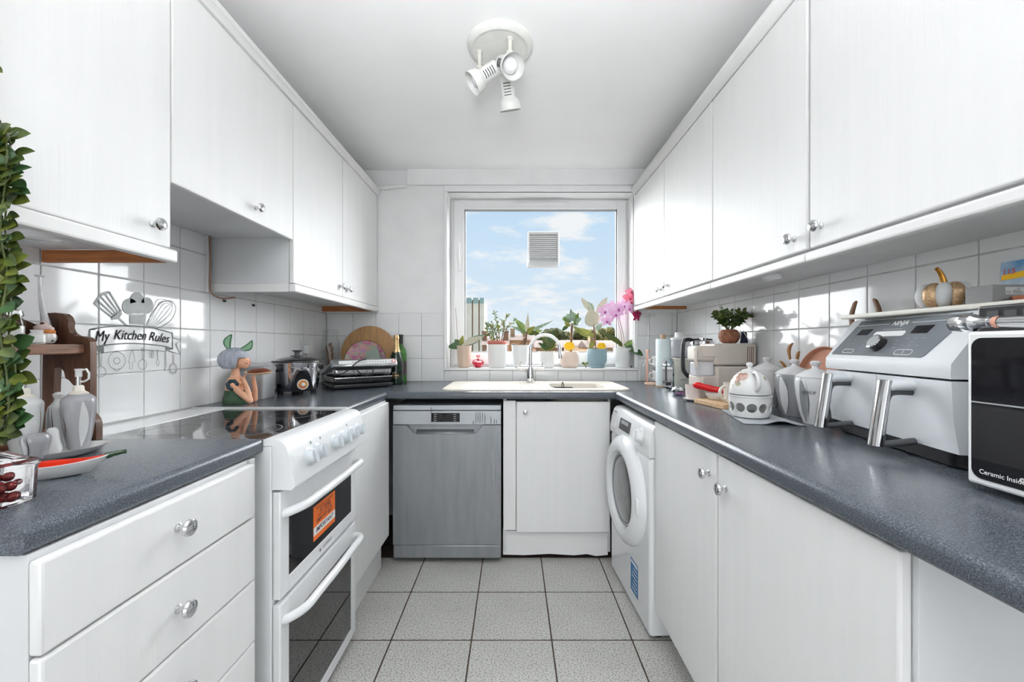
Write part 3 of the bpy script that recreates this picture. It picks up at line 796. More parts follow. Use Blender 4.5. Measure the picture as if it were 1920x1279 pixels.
def oven_door(z0, z1, gz0, gz1, hz, tinted):
    b = MB(); x0, x1 = CXF - .021, CXF
    gy0, gy1 = CY0 + .048, CY1 - .045
    b.box((x0, CY0 + .002, z0), (x1, gy0, z1), .004); b.box((x0, gy1, z0), (x1, CY1 - .002, z1), .004)
    b.box((x0, gy0 - .004, z0), (x1 - .0002, gy1 + .004, gz0), .003); b.box((x0, gy0 - .004, gz1), (x1 - .0002, gy1 + .004, z1), .003)
    d = part('oven_door', b, M['enamel'], ck, True)
    b = MB(); b.box((x0 + .001, gy0 - .002, gz0 - .002), (x0 + .004, gy1 + .002, gz1 + .002))
    part('inner_panel', b, M['black'], d, True)
    b = MB(); b.box((x1 - .006, gy0 - .001, gz0 - .001), (x1 - .002, gy1 + .001, gz1 + .001)); part('door_glass', b, M['tint'] if tinted else M['blackgloss'], d, True)
    if tinted:
        for k in range(4):
            z = gz0 + .09 + k * .058
            b = MB(); b.cyl((x0 + .008, gy0 + .02, z), (x0 + .008, gy1 - .02, z), .0022, n=8); part('rack_rod', b, M['chrome'], d, True)
    hx = -.583
    pts = smooth_path([(CXF - .002, CY0 + .022, hz - .012), (CXF + .016, CY0 + .026, hz - .006), (hx, CY0 + .062, hz), (hx + .002, CY0 + .14, hz), (hx + .004, (CY0 + CY1) / 2, hz), (hx + .002, CY1 - .14, hz), (hx, CY1 - .062, hz), (CXF + .016, CY1 - .026, hz - .006), (CXF - .002, CY1 - .022, hz - .012)], 5)
    b = MB(); b.tube(pts, .0125, 12, flat=1.0); part('handle', b, M['enamel'], d, True)
    return d
d1 = oven_door(.484, .775, .528, .700, .722, False)
d2 = oven_door(.035, .470, .075, .400, .432, True)
sy0, sy1, sz0_, sz1_ = 1.292, 1.447, .552, .660
b = MB(); b.mi = 0; b.box((CXF - .0018, sy0, sz0_), (CXF - .001, sy1, sz1_))
st = part('warning_sticker', b, M['orange'], d1, True, label='orange paper sticker with white band')
b = MB(); xx = CXF - .0009
b.prism([(sy0, sz0_ + .016), (sy1, sz0_ + .016), (sy1, sz0_ + .042), (sy0, sz0_ + .042)], (xx, 0, 0), (0, 1, 0), (0, 0, 1), (.0002, 0, 0)); 
bb = MB()
ey, ez = (0, 1, 0), (0, 0, 1); cyy = (sy0 + sy1) / 2
text_on(bb, 'REGISTER YOUR FREE', .0125, (xx, cyy, sz1_ - .010), ey, ez); text_on(bb, '10 YEAR', .022, (xx, cyy, sz1_ - .024), ey, ez, bold=.02)
text_on(bb, 'PARTS GUARANTEE', .011, (xx, cyy, sz1_ - .037), ey, ez); text_on(bb, '0800 597 8557', .019, (xx, cyy, sz1_ - .052), ey, ez, bold=.015)
text_on(bb, 'IMPORTANT', .022, (xx + .0003, cyy, sz0_ + .029), ey, ez, bold=.015)
M['stickertext'] = mat('sticker_text', srgb(70, 52, 60), .6, var=.1)
b.mi = 1; b.merge(bb.bm)
for f in b.bm.faces: pass
me_o = bpy.data.objects
stp = part('sticker_print', b, [M['whiteprint'], M['stickertext']], d1, True)
b = MB(); text_on(b, 'HOTPOINT', .013, (CXF, 1.385, .507), ey, ez, bold=.004); b.prism([(1.330, .502), (1.337, .502), (1.337, .512), (1.330, .512)], (CXF + .0002, 0, 0), ey, ez, (.0003, 0, 0)); part('brand_mark', b, M['print'], d1, True)

# ------------------------------------------------------------------ dishwasher
WX0, WX1, WY = -.640, -.064, 2.196
dw = thing('dishwasher', 'freestanding grey steel dishwasher with drip stains', 'dishwasher', (-.355, 2.5, 0))
b = MB(); b.box((WX0 + .004, WY + .022, .03), (WX1 - .004, 2.78, .838), .003)
for x in (WX0 + .05, WX1 - .05): b.cyl((x, WY + .08, 0), (x, WY + .08, .03), .015, n=12); b.cyl((x, 2.7, 0), (x, 2.7, .03), .015, n=12)
part('body', b, M['darkgrey'], dw, True)
b = MB(); b.box((WX0, WY + .004, .8215), (WX1, 2.78, .848), .003); part('lid', b, M['dwpanel'], dw, True)
b = MB(); b.box((WX0, WY - .001, .7455), (WX1, WY + .021, .8185), .003); cpn = part('control_strip', b, M['dwpanel'], dw, True)
b = MB(); b.box((-.436, WY - .0022, .760), (-.284, WY - .0005, .808), .0006); part('display', b, M['blackgloss'], cpn, True)
for k in range(3):
    for x0, x1 in ((-.462, -.440), (-.280, -.258)):
        z = .764 + k * .0155
        b = MB(); b.box((x0, WY - .0024, z), (x1, WY - .0008, z + .0125), .0006); part('button', b, M['dwpanel'], cpn, True)
b = MB()
for k in range(4):
    for x in (-.415, -.31): text_on(b, '888', .007, (x, WY - .0022, .767 + k * .011), (1, 0, 0), (0, 0, 1)) if False else b.prism([(x - .007, .766 + k * .011), (x + .007, .766 + k * .011), (x + .007, .769 + k * .011), (x - .007, .769 + k * .011)], (0, WY - .0023, 0), (1, 0, 0), (0, 0, 1), (0, -.0003, 0))
b.prism([(-.628, .8035), (-.592, .8035), (-.592, .8065), (-.628, .8065)], (0, WY - .0011, 0), (1, 0, 0), (0, 0, 1), (0, -.0003, 0))
part('panel_print', b, M['grey'], cpn, True, kind='stuff')
M['stain'] = mat('dark_drip_stain', (0.08, 0.085, 0.09, 1), .5, .3, var=.4, vscale=40)
b = MB(); rnd = random.Random(3)
for x, z0, z1 in ((-.198, .752, .816), (-.187, .757, .814), (-.176, .750, .817), (-.163, .755, .813), (-.150, .748, .806), (-.212, .748, .768), (-.118, .748, .79), (-.10, .748, .778), (-.088, .748, .775), (-.437, .805, .842), (-.442, .746, .752)):
    b.prism([(x - .0016, z0), (x + .0012, z0 + .002), (x + .0024, (z0 + z1) / 2), (x + .001, z1), (x - .0015, z1 - .003)], (0, WY - .0012, 0), (1, 0, 0), (0, 0, 1), (0, -.0003, 0))
part('drip_stains', b, M['stain'], cpn, True, kind='stuff')
hx0, hx1 = -.568, -.160
b = MB(); P = [(WX0, .106), (WX1, .106), (WX1, .7425), (hx1, .7425), (hx1 - .035, .702), (hx1 - .06, .698), (hx0 + .06, .698), (hx0 + .035, .702), (hx0, .7425), (WX0, .7425)]
b.prism(P, (0, WY, 0), (1, 0, 0), (0, 0, 1), (0, .02, 0)); dd = part('door', b, M['dwsteel'], dw, True)
b = MB(); b.prism([(hx0 + .002, .7425), (hx0 + .037, .700), (hx1 - .037, .700), (hx1 - .002, .7425)], (0, WY + .019, 0), (1, 0, 0), (0, 0, 1), (0, .003, 0))
b.prism([(0, 0), (.020, .002), (.020, .022), (0, .004)], (hx0 + .05, WY - .001, .695), (0, 1, 0), (0, 0, 1), (hx1 - hx0 - .1, 0, 0)); part('grip_recess', b, M['dwsteel'], dd, True)
b = MB()
for k in range(26):
    x = rnd.choice([rnd.uniform(WX0 + .08, WX1 - .02), rnd.uniform(-.13, -.07)]); z1 = rnd.uniform(.35, .69); ln = rnd.uniform(.03, .16); w_ = rnd.uniform(.0006, .0014)
    b.prism([(x - w_, z1 - ln), (x + w_, z1 - ln), (x + w_ * .6, z1), (x - w_ * .6, z1)], (0, WY - .0001, 0), (1, 0, 0), (0, 0, 1), (0, -.0002, 0))
b.prism([(-.114, .24), (-.112, .24), (-.114, .5), (-.119, .69), (-.121, .69), (-.117, .5)], (0, WY - .0001, 0), (1, 0, 0), (0, 0, 1), (0, -.0003, 0))
part('run_marks', b, mat('faint_run_mark', (0.21, 0.215, 0.22, 1), .45, .6, var=.2), dd, True, kind='stuff')
b = MB(); b.box((WX0, WY + .003, .030), (WX1, WY + .024, .1035), .008); part('kick_panel', b, M['dwsteel'], dw, True)

# ------------------------------------------------------------------ washing machine
wm = thing('washing_machine', 'white front loading washing machine pulled out from the worktop', 'washing machine', (.822, 1.903, 0), .05)
H = .266
b = MB(); b.box((-.298, -H, .016), (.285, H, .722), .014, 3); part('body', b, M['enamel'], wm)
b = MB(); P = [(-.3, .724), (-.302, .745), (-.294, .80), (-.280, .842), (-.268, .853), (-.25, .857), (.285, .857), (.285, .724)]
b.prism(P, (0, -H, 0), (1, 0, 0), (0, 0, 1), (0, 2 * H, 0)); cp = part('control_panel', b, M['enamel'], wm, angle=30)
for x, y in ((-.25, -.22), (-.25, .22), (.24, -.22), (.24, .22)):
    b = MB(); b.lathe([(.022, 0), (.022, .008), (.010, .010), (.010, .018)], (x, y, 0), 14); part('foot', b, M['rubber'], wm)
DCZ = .512
b = MB(); b.lathe([(.240, -.004), (.241, .012), (.232, .030), (.212, .044), (.188, .047), (.170, .040), (.160, .024), (.156, .008)], (-.296, .005, DCZ), 48, (-1, 0, 0), cap0=False, cap1=False); wd = part('door', b, M['enamel'], wm)
b = MB(); b.lathe([(.160, .022), (.158, .026), (.150, .024), (.148, .014)], (-.296, .005, DCZ), 48, (-1, 0, 0), cap0=False, cap1=False); part('porthole_trim', b, M['grey'], wd)
b = MB(); b.lathe([(.150, .018), (.135, .026), (.10, .032), (.05, .034), (0, .0345)], (-.296, .005, DCZ), 40, (-1, 0, 0), cap0=False); part('door_glass', b, glass_mat('grey_porthole_glass', (.24, .25, .26, 1), 2.0), wd)
b = MB(); b.lathe([(.153, .012), (.14, .004), (.11, .0025), (0, .002)], (-.296, .005, DCZ), 40, (-1, 0, 0), cap0=False); part('drum', b, M['darkgrey'], wd)
b = MB(); b.box((-.3135, -.05, DCZ - .03), (-.300, .03, DCZ + .04), .006); b.ball((-.306, -.045, DCZ - .06), .035, (.2, 1, 1.2)); b.ball((-.304, .05, DCZ + .05), .04, (.15, 1, 1.3)); part('laundry', b, M['grey'], wd)
b = MB(); b.ball((-.3125, -.02, DCZ - .085), .022, (.25, 1, .9)); part('green_cloth', b, mat('green_cloth', srgb(40, 110, 70), .8, var=.2), wd)
b = MB(); b.box((-.302, -.226, DCZ - .035), (-.338, -.196, DCZ + .035), .008); part('door_grip', b, M['enamel'], wd)
pn = V((-.055, 0, .012)).normalized(); tu = V((0, 1, 0)); tv = tu.cross(-pn) if False else V((.012, 0, .055)).normalized()
def on_panel(y, z): return V((-.302 + (z - .745) * .145, y, z))
b = MB(); b.prism(rrect(.073, .026, .004, 3), on_panel(.045, .792) + pn * .001, tu, tv, pn * .002); dsp = part('display', b, M['blackgloss'], cp)
b = MB()
for k in range(7):
    y = .045 - .056 + k * .0187
    b.prism([(-.006, -.004), (.006, -.004), (.006, .004), (-.006, .004)], on_panel(y, .777) + pn * .0031, tu, tv, pn * .0003)
b.prism(rrect(.05, .008, .002, 2), on_panel(.045, .803) + pn * .0031, tu, tv, pn * .0003)
part('display_print', b, M['grey'], dsp)
b = MB(); b.lathe([(.036, 0), (.036, .003), (.027, .005), (.026, .024), (.023, .028), (0, .0285)], on_panel(-.170, .790), 32, pn); b.prism([(-.0025, -.022), (.0025, -.022), (.0025, .022), (-.0025, .022)], on_panel(-.170, .790) + pn * .028, tu, tv, pn * .003); part('programme_dial', b, M['plastic'], cp)
b = MB(); b.prism(rrect(.042, .030, .006, 3), on_panel(.205, .785) + pn * .0005, tu, tv, pn * .003); part('detergent_drawer', b, M['plastic'], cp)
b = MB()
for k in range(4): b.prism([(-.011, -.0012), (.011, -.0012), (.011, .0012), (-.011, .0012)], on_panel(-.095 - .012 * (k % 2), .772 + k * .012) + pn * .0006, tu, tv, pn * .0003)
b.prism([(-.018, -.004), (.018, -.004), (.018, .004), (-.018, .004)], on_panel(.205, .832) + pn * .0006, tu, tv, pn * .0003)
part('panel_print', b, M['grey'], cp, kind='stuff')
b = MB(); b.box((-.2988, -.135, .085), (-.2975, -.045, .225)); el = part('energy_label', b, M['blue'], wm, label='blue energy label')
b = MB()
for k in range(6): b.prism([(-.125, 0), (-.06 - .01 * (k % 3), 0), (-.06 - .01 * (k % 3), .004), (-.125, .004)], (-.2989, 0, .10 + k * .018), (0, 1, 0), (0, 0, 1), (-.0003, 0, 0))
b.prism([(-.13, .207), (-.05, .207), (-.05, .219), (-.13, .219)], (-.2989, 0, 0), (0, 1, 0), (0, 0, 1), (-.0003, 0, 0)); part('label_print', b, M['whiteprint'], el)

# ------------------------------------------------------------------ sink and tap
sk = thing('sink', 'cream inset sink with drainer and one bowl', 'sink', (.128, 2.50, WT))
SX, SY = .525, .258
b = MB(); P0 = rrect(SX, SY, .075, 8)
def ring(poly, z, c=(0, 0)): return [(c[0] + x, c[1] + y, z) for x, y in poly]
b.loops([ring(rrect(SX, SY, .075, 8), .001), ring(rrect(SX - .001, SY - .001, .074, 8), .006), ring(rrect(SX - .006, SY - .006, .07, 8), .0095), ring(rrect(SX - .016, SY - .016, .062, 8), .0100), ring(rrect(SX - .022, SY - .022, .058, 8), .008)], cap0=False, cap1=False)
part('rim', b, M['cream'], sk)
bxc, byc, ba, bb_ = (BX0 + BX1) / 2 - .128, (BY0 + BY1) / 2 - 2.50, (BX1 - BX0) / 2 - .004, (BY1 - BY0) / 2 - .004
# deck between rim and the two recesses: boolean-cut plate
pl = MB(); pl.prism(rrect(SX - .021, SY - .021, .058, 8), (0, 0, .002), (1, 0, 0), (0, 1, 0), (0, 0, .0062))
cut = MB(); cut.prism(rrect(ba, bb_, .06, 6), (bxc, byc, -.05), (1, 0, 0), (0, 1, 0), (0, 0, .1))
cm = cut.mesh('cut'); co = bpy.data.objects.new('cut', cm); COL.objects.link(co)
dme = evaluated(pl, [('BOOLEAN', dict(object=co, operation='DIFFERENCE', solver='EXACT'))], 30)
bpy.data.objects.remove(co)
part_me('deck', dme, M['cream'], sk)
b = MB(); c = (bxc, byc)
b.loops([ring(rrect(ba, bb_, .06, 6), .0075, c), ring(rrect(ba - .004, bb_ - .004, .056, 6), .002, c), ring(rrect(ba - .008, bb_ - .008, .054, 6), -.05, c), ring(rrect(ba - .016, bb_ - .016, .05, 6), -.135, c), ring(rrect(ba - .05, bb_ - .05, .03, 6), -.150, c), ring(rrect(.03, .03, .02, 6), -.153, c)], cap0=False); part('bowl', b, M['cream'], sk)
b = MB(); b.lathe([(.03, -.1525), (.03, -.150), (.02, -.1495), (0, -.149)], (bxc, byc, 0), 20); part('waste', b, M['chrome'], sk)
b = MB()
for k in range(9):
    x = -.43 + k * .058; b.tube([(x, -.15, .0085), (x, .0, .0095), (x, .12, .0085)], .003, 6)
part('drainer_ridges', b, M['cream'], sk)
# dark draining basket hooked in the bowl
bk = thing('sink_basket', 'dark wire basket hooked inside the sink bowl', 'basket', (.295, 2.40, WT - .02))
b = MB(); 
for z in (0, .018): b.tube([(-.055, -.05, z), (.055, -.05, z), (.055, .05, z), (-.055, .05, z), (-.055, -.05, z)], .003, 6)
for k in range(7): b.tube([(-.05 + k * .0166, -.05, .018), (-.05 + k * .0166, -.048, -.02), (-.05 + k * .0166, .048, -.02), (-.05 + k * .0166, .05, .018)], .0022, 6)
part('wire_tray', b, M['black'], bk)
b = MB(); b.tube(smooth_path([(-.004, .052, .0), (-.004, .055, .035), (0, .058, .048), (.006, .055, .035), (.008, .052, 0)], 4), .0025, 6); part('hook', b, M['black'], bk)

tp = thing('tap', 'chrome swan neck mixer tap behind the sink', 'tap', (.112, 2.665, WT + .0085))
b = MB(); b.lathe([(.027, 0), (.027, .004), (.0235, .008), (.0235, .05), (.021, .078), (.020, .10)], (0, 0, 0), 28); part('base', b, M['chrome'], tp)
b = MB(); b.cyl((-.078, 0, .094), (.085, 0, .094), .0155, n=24); b.cyl((-.082, 0, .094), (-.052, 0, .094), .0175, n=24); b.cyl((.055, 0, .094), (.089, 0, .094), .0175, n=24)
b.tube([(-.068, 0, .10), (-.07, .0, .122), (-.060, -.008, .128)], .0055, 8); b.tube([(.075, 0, .10), (.077, .0, .122), (.067, -.008, .128)], .0055, 8); part('valve_body', b, M['chrome'], tp)
zc = .305 - .0935
pts = [(0, 0, .095), (0, 0, .16)] + [(.0935 - .0935 * math.cos(t), -.012 * (1 - math.cos(t)), .212 + .0935 * math.sin(t)) for t in [PI * k / 16 for k in range(0, 16)]] + [(.187, -.024, .20), (.189, -.025, .175)]
b = MB(); b.tube(pts, .0108, 14); b.cyl((.189, -.025, .178), (.190, -.025, .155), .0125, n=16); part('spout', b, M['chrome'], tp)

# ------------------------------------------------------------------ ceiling spotlight
LY, LX = 1.655, -.052
sp = thing('ceiling_spotlight', 'round white ceiling light with three adjustable spot heads', 'light', (LX, LY, ZC))
b = MB(); b.lathe([(.132, 0), (.131, -.010), (.122, -.020), (.112, -.0225), (.104, -.019), (.096, -.019), (.04, -.0215), (0, -.022)], (0, 0, 0), 48, cap0=False); part('base_plate', b, mat('aged_white_enamel', (0.70, 0.70, 0.67, 1), .3, var=.06, vscale=14), sp)
M['agedmetal'] = mat('yellowed_white_metal', (0.60, 0.59, 0.54, 1), .35, var=.12, vscale=30)
M['spotwhite'] = mat('spot_white_metal', (0.72, 0.72, 0.70, 1), .3, var=.03)
M['slot'] = mat('dark_slot', (0.03, 0.03, 0.03, 1), .8, var=.1)
M['bulb'] = mat('frosted_bulb', (0.78, 0.78, 0.80, 1), .25, var=.02)
def spot_head(root, axis, piv, off):
    """spot head: axis from the back cap to the mouth, hung at pivot piv"""
    axis = V(axis).normalized(); c = V(piv) + V(off)
    b = MB(); b.lathe([(.0, -.056), (.022, -.054), (.0295, -.045), (.030, .026), (.031, .030), (.040, .038), (.0445, .052), (.046, .074), (.0455, .0755), (.0435, .060), (.033, .040), (.026, .034)], c, 32, axis, cap0=False, cap1=False)
    h = part('spot_head', b, M['spotwhite'], root)
    q = V((0, 0, 1)).rotation_difference(axis).to_matrix()
    cdir = (V((0, 0, CAMZ)) - (V((LX, LY, ZC)) + c)); cdir = (cdir - axis * cdir.dot(axis)).normalized()
    side = axis.cross(cdir)
    for k in range(5):
        a = -.022 + k * .0105
        p = c + axis * a
        d0 = (cdir * .8 + side * .6 * 0).normalized()
        pts = [p + (cdir * math.cos(t) + side * math.sin(t)) * .0303 for t in (-.45, -.2, .05, .3, .55)]
        b = MB(); b.tube(pts, .0016, 6); part('vent_slot', b, M['slot'], h)
    b = MB(); b.ball(c + axis * .040, .029, (1, 1, 1), 20, 12); part('bulb', b, M['bulb'], h)
    return h
for (ax, ay), axis, off, ln in (((-.083, .010), (-.80, -.12, -.62), (.030, -.012, -.036), .060), ((.040, -.060), (.36, -.72, -.60), (-.014, .012, -.040), .050), ((.026, .070), (.14, .42, -.90), (.004, .0, -.062), .055)):
    pv = V((ax, ay, -.021 - ln))
    b = MB(); b.lathe([(.0135, .003), (.013, -.004), (.0088, -.008), (.0082, -ln + .004)], (ax, ay, -.021), 14); b.ball(pv, .0112, nu=14, nv=8); b.cyl(pv + V((-.012, 0, 0)), pv + V((.012, 0, 0)), .006, n=10)
    b.tube([pv, pv + V((0, 0, -.012)), pv + V(off) * .6], .005, 8); part('arm', b, M['agedmetal'], sp)
    spot_head(sp, axis, pv, off)

# ================================================================== LEFT WORKTOP THINGS
def lathe_line(b, prof, c, ang, w, z0, z1, n=10, bend=0.0):
    """a thin painted line running up the side of a turned body"""
    def rad(z):
        for (r0, a0), (r1, a1) in zip(prof[:-1], prof[1:]):
            if a0 <= z <= a1 or a1 <= z <= a0: return r0 + (r1 - r0) * ((z - a0) / (a1 - a0) if a1 != a0 else 0)
        return prof[-1][0]
    A = []; m = max(2, int(w / .004))
    for i in range(n + 1):
        z = z0 + (z1 - z0) * i / n; r = rad(z) + .0005; t = ang + bend * math.sin(PI * i / n); h = w / 2 / max(r, .005) * math.sin(PI * (i + .3) / (n + .6))
        A.append([b.vert(V(c) + V((r * math.cos(t - h + 2 * h * j / m), r * math.sin(t - h + 2 * h * j / m), z))) for j in range(m + 1)])
    for p, q in zip(A[:-1], A[1:]):
        for j in range(m): b.face([p[j], p[j + 1], q[j + 1], q[j]])
def leaf_bm(L_, W_, curl=.25, fold=.25, n=7, pointed=1.0, m=4):
    """a leaf along +X from its stalk, blade in XY, top side +Z"""
    b = MB(); rows = []
    for i in range(n + 1):
        t = i / n
        w = W_ / 2 * (math.sin(PI * min(1, max(0, t)) ** (.8 if pointed < 1.2 else .62))) ** (.75 if pointed < 1.2 else 1.0) if 0 < i < n else W_ * .02
        x = L_ * t; z = -curl * L_ * t * t
        rows.append([(x, w * (2 * j / m - 1), z + fold * abs(w * (2 * j / m - 1))) for j in range(m + 1)])
    R = [[b.vert(p) for p in r] for r in rows]
    for i in range(n):
        for j in range(m): b.face([R[i][j], R[i][j + 1], R[i + 1][j + 1], R[i + 1][j]])
    return b
def leaf_frame(d, up):
    d = V(d).normalized(); up = V(up); y = up.cross(d)
    if y.length < 1e-4: y = V((0, 1, 0)).cross(d)
    y.normalize(); z = d.cross(y)
    return Matrix(((d.x, y.x, z.x), (d.y, y.y, z.y), (d.z, y.z, z.z)))
_leafmesh = {}
def add_leaf(parent, pos, d, up, key, mt, scale=1.0, name='leaf'):
    """one leaf object; pos, d in room coordinates; leaves of one kind share their mesh"""
    k = (key, mt)
    if k not in _leafmesh:
        me = leaf_bm(*key).mesh('leaf', 60); me.materials.append(M[mt]); _leafmesh[k] = me
    o = bpy.data.objects.new(name, _leafmesh[k]); COL.objects.link(o); o.parent = parent
    Mw = Matrix.Translation(V(pos)) @ leaf_frame(d, up).to_4x4() @ Matrix.Scale(scale, 4)
    o.matrix_local = TM[parent.name].inverted() @ Mw
    return o

# ------------------------------------------------------------------ trailing plant hanging from the cupboard top
M['leafdk'] = mat('dark_olive_leaf', srgb(52, 64, 26), .38, col2=srgb(112, 120, 40), vscale=24)  # darker olive leaf colour, mixed at random among the greens
pl = thing('trailing_plant', 'trailing plant with round green leaves hanging past the cupboard end', 'plant', (-1.06, .60, 2.2135))
b = MB(); b.lathe([(.05, 0), (.062, .08), (.064, .085), (.058, .085), (.056, .06), (0, .06)], (0, 0, 0), 28); part('pot', b, M['ceram'], pl)
rnd = random.Random(11)
vines = []
for s0, du, top in ((0, 0, 195), (1, -13, 300), (2, 8, 420), (3, -20, 180), (4, -6, 200)):
    P = [V((-1.05, .60, 2.285)), V((-.95, .65, 2.30)), V((-.892, .69, 2.20))]
    for v, u in ((190, -30), (260, 6), (340, 10), (430, 4), (520, 12), (610, 4), (700, 16), (770, 14), (815, 2)):
        if s0 == 3 and v > 640: continue
        p = at(u + du + rnd.uniform(-5, 5), v, (.70 + .012 * s0) + rnd.uniform(-.008, .008)); P.append(p)
    path = smooth_path(P, 7); vines.append(path)
    b = MB(); b.tube(path, .0014, 6); part('vine', b, M['gstem'], pl, True)
for vi, path in enumerate(vines):
    i = 12 + vi
    while i < len(path) - 1:
        p = path[i]; tg = (path[i + 1] - path[i - 1]).normalized()
        for sgn in (-1, 1):
            d = V((sgn * rnd.uniform(.5, 1.0), rnd.uniform(-.7, .1), rnd.uniform(-.45, .55)))
            up = V((rnd.uniform(-.5, .5), -1, rnd.uniform(.0, .9)))
            add_leaf(pl, p + d.normalized() * .004, d, up, (.030, .0255, rnd.choice([.1, .25]), .15, 6, 1.0), rnd.choice(['leaf', 'leaf', 'leafdk', 'leafdk', 'leaf3']), rnd.uniform(.6, 1.15))
        i += 1
tip = vines[0][-1]
for k in range(3): add_leaf(pl, tip, (rnd.uniform(-.6, .6), -.3, -.8), (0, -1, .2), (.027, .0205, .1, .15, 6, 1.0), 'leaf', .7)

# ------------------------------------------------------------------ wooden spice rack
rk = thing('spice_rack', 'dark stained wooden spice rack with scrolled side panels', 'rack', (-1.18, .94, WT))
def c2(u, v, Y=1.09): return ((u - CX) / FPX * Y, CAMZ - (v - CY) / FPX * Y)
outer = [c2(91, 588), c2(113, 587), c2(127, 589), c2(134, 595), c2(137.5, 604), c2(136.5, 615), c2(141, 625), c2(150, 630), c2(164, 631), c2(172, 634), c2(177, 641), c2(178, 652), c2(178, 775), c2(186, 784), c2(189, 792)]
outer += [(outer[-1][0], WT + .001), (c2(170, 0)[0], WT + .001), (c2(168, 0)[0], WT + .03), c2(158, 770), c2(147, 722), c2(138, 712), c2(132, 709), c2(129, 696), c2(121, 687), c2(112, 690), c2(110, 735), c2(106, 790), (c2(105, 0)[0], WT + .001), (c2(87, 0)[0], WT + .001)]
for y0, y1 in ((1.078, 1.095), (.775, .792)):
    b = MB(); b.prism(outer, (0, y0, 0), (1, 0, 0), (0, 0, 1), (0, y1 - y0, 0)); part('side_panel', b, M['darkwood'], rk, True, angle=25)
b = MB(); b.box((-1.238, .793, 1.147), (-1.118, 1.077, 1.172), .003); part('shelf', b, M['shelfwood'], rk, True)
b = MB(); b.box((-1.238, .793, .934), (-1.118, 1.077, .952), .003); part('shelf', b, M['shelfwood'], rk, True)
b = MB(); P = [(.793, 1.173), (1.077, 1.173), (1.077, 1.215), (1.03, 1.235), (.98, 1.268), (.935, 1.282), (.89, 1.268), (.84, 1.235), (.793, 1.215)]
b.prism(P, (-1.2375, 0, 0), (0, 1, 0), (0, 0, 1), (.013, 0, 0)); part('back_rail', b, M['darkwood'], rk, True, angle=25)

# things on the rack's shelf
SZ = 1.1725
cj = thing('cupcake_jar', 'small white cupcake shaped jar on the spice rack shelf', 'jar', (-1.172, 1.030, SZ))
b = MB(); b.lathe([(.013, 0), (.018, .003), (.0215, .012), (.0215, .020), (.0195, .026)], (0, 0, 0), 28, fn=lambda t, z: 1 + .025 * math.cos(14 * t)); part('cup', b, M['ceram'], cj)
b = MB(); b.lathe([(.0195, .026), (.0205, .031), (.0185, .035), (.014, .036)], (0, 0, 0), 24); part('sponge', b, mat('orange_glaze', srgb(206, 128, 60), .3, var=.3, vscale=60), cj)
b = MB()
for k, (r, z, q) in enumerate(((.012, .037, .0065), (.0075, .043, .0065), (.002, .048, .006))):
    b.tube([(r * math.cos(t), r * math.sin(t), z + .004 * t / 6.3) for t in [2 * PI * i / 14 for i in range(15)]], q, 8)
part('frosting', b, mat('pink_white_glaze', srgb(226, 204, 200), .25, var=.08, vscale=40), cj)
b = MB(); b.ball((.005, -.008, .050), .0045); b.ball((-.004, -.009, .048), .0035); part('cherries', b, mat('dark_brown_glaze', srgb(84, 44, 36), .2, var=.2), cj)
b = MB()
for k in range(9): b.ball((.0215 * math.cos(k * .7), .0215 * math.sin(k * .7), .008 + .009 * (k % 2)), .0022, nu=8, nv=6)
part('dots', b, M['print'], cj)
b = MB(); b.tube([(-1.190, 1.052, SZ), (-1.191, 1.052, SZ + .055), (-1.1985, 1.05, SZ + .09), (-1.2045, 1.05, SZ + .13), (-1.206, 1.05, SZ + .168), (-1.206, 1.05, SZ + .172)], [.0095, .009, .0065, .0045, .0038, .004], 12, flat=.7)
b.box((-1.213, 1.043, SZ + .171), (-1.198, 1.057, SZ + .1755), .0015)
single('ceramic_spoon', b, mat('grey_glaze', (0.55, 0.56, 0.57, 1), .25, col2=(0.72, 0.73, 0.74, 1), vscale=30), 'tall pale grey handle standing behind the cupcake jar', 'spoon', (-1.19, 1.052, SZ))
jr = thing('storage_jar', 'clear glass jar of white powder on the spice rack shelf', 'jar', (-1.175, .967, SZ))
b = MB(); b.lathe([(.019, 0), (.021, .004), (.021, .05), (.017, .060), (.0165, .066)], (0, 0, 0), 28, cap1=False); part('glass', b, M['clear'], jr)
b = MB(); b.lathe([(.019, .003), (.0198, .006), (.0198, .042), (0, .043)], (0, 0, 0), 24); part('powder', b, M['ceram'], jr)
b = MB(); b.lathe([(.018, .0655), (.0185, .068), (.017, .078), (.007, .083), (.008, .090), (0, .092)], (0, 0, 0), 24); part('lid', b, M['chrome'], jr)
b = MB(); b.lathe([(.013, 0), (.016, .004), (.015, .022), (.010, .028), (.012, .034), (0, .036)], (-1.155, 1.0, SZ), 20); single('salt_pot', b, M['ceram'], 'tiny white pot between the cupcake jar and glass jar', 'pot', (-1.155, 1.0, SZ))

# ------------------------------------------------------------------ oil and vinegar set on its tray
M['pearl'] = mat('grey_pearl_glaze', (0.26, 0.26, 0.28, 1), .16, col2=(0.40, 0.40, 0.42, 1), vscale=8, stretch=(1, 1, .3))
M['pearlw'] = mat('white_pearl_glaze', (0.70, 0.70, 0.70, 1), .14, col2=(0.62, 0.63, 0.64, 1), vscale=8)
tr = single('cruet_tray', MB().loops([[(x * .165, y * .085, 0) for x, y in [(math.cos(t), math.sin(t)) for t in [2 * PI * i / 40 for i in range(40)]]]] and
     [[(a * math.cos(t) , c * math.sin(t), z) for t in [2 * PI * i / 40 for i in range(40)]] for a, c, z in ((.070, .042, 0), (.083, .05, .004), (.102, .062, .016), (.104, .064, .0175), (.100, .061, .0165), (.082, .048, .007), (.02, .02, .0065))]),
     M['ceram'], 'white oval ceramic tray under the oil bottles', 'tray', (-1.035, .912, WT + .0005), math.radians(52), world=False)
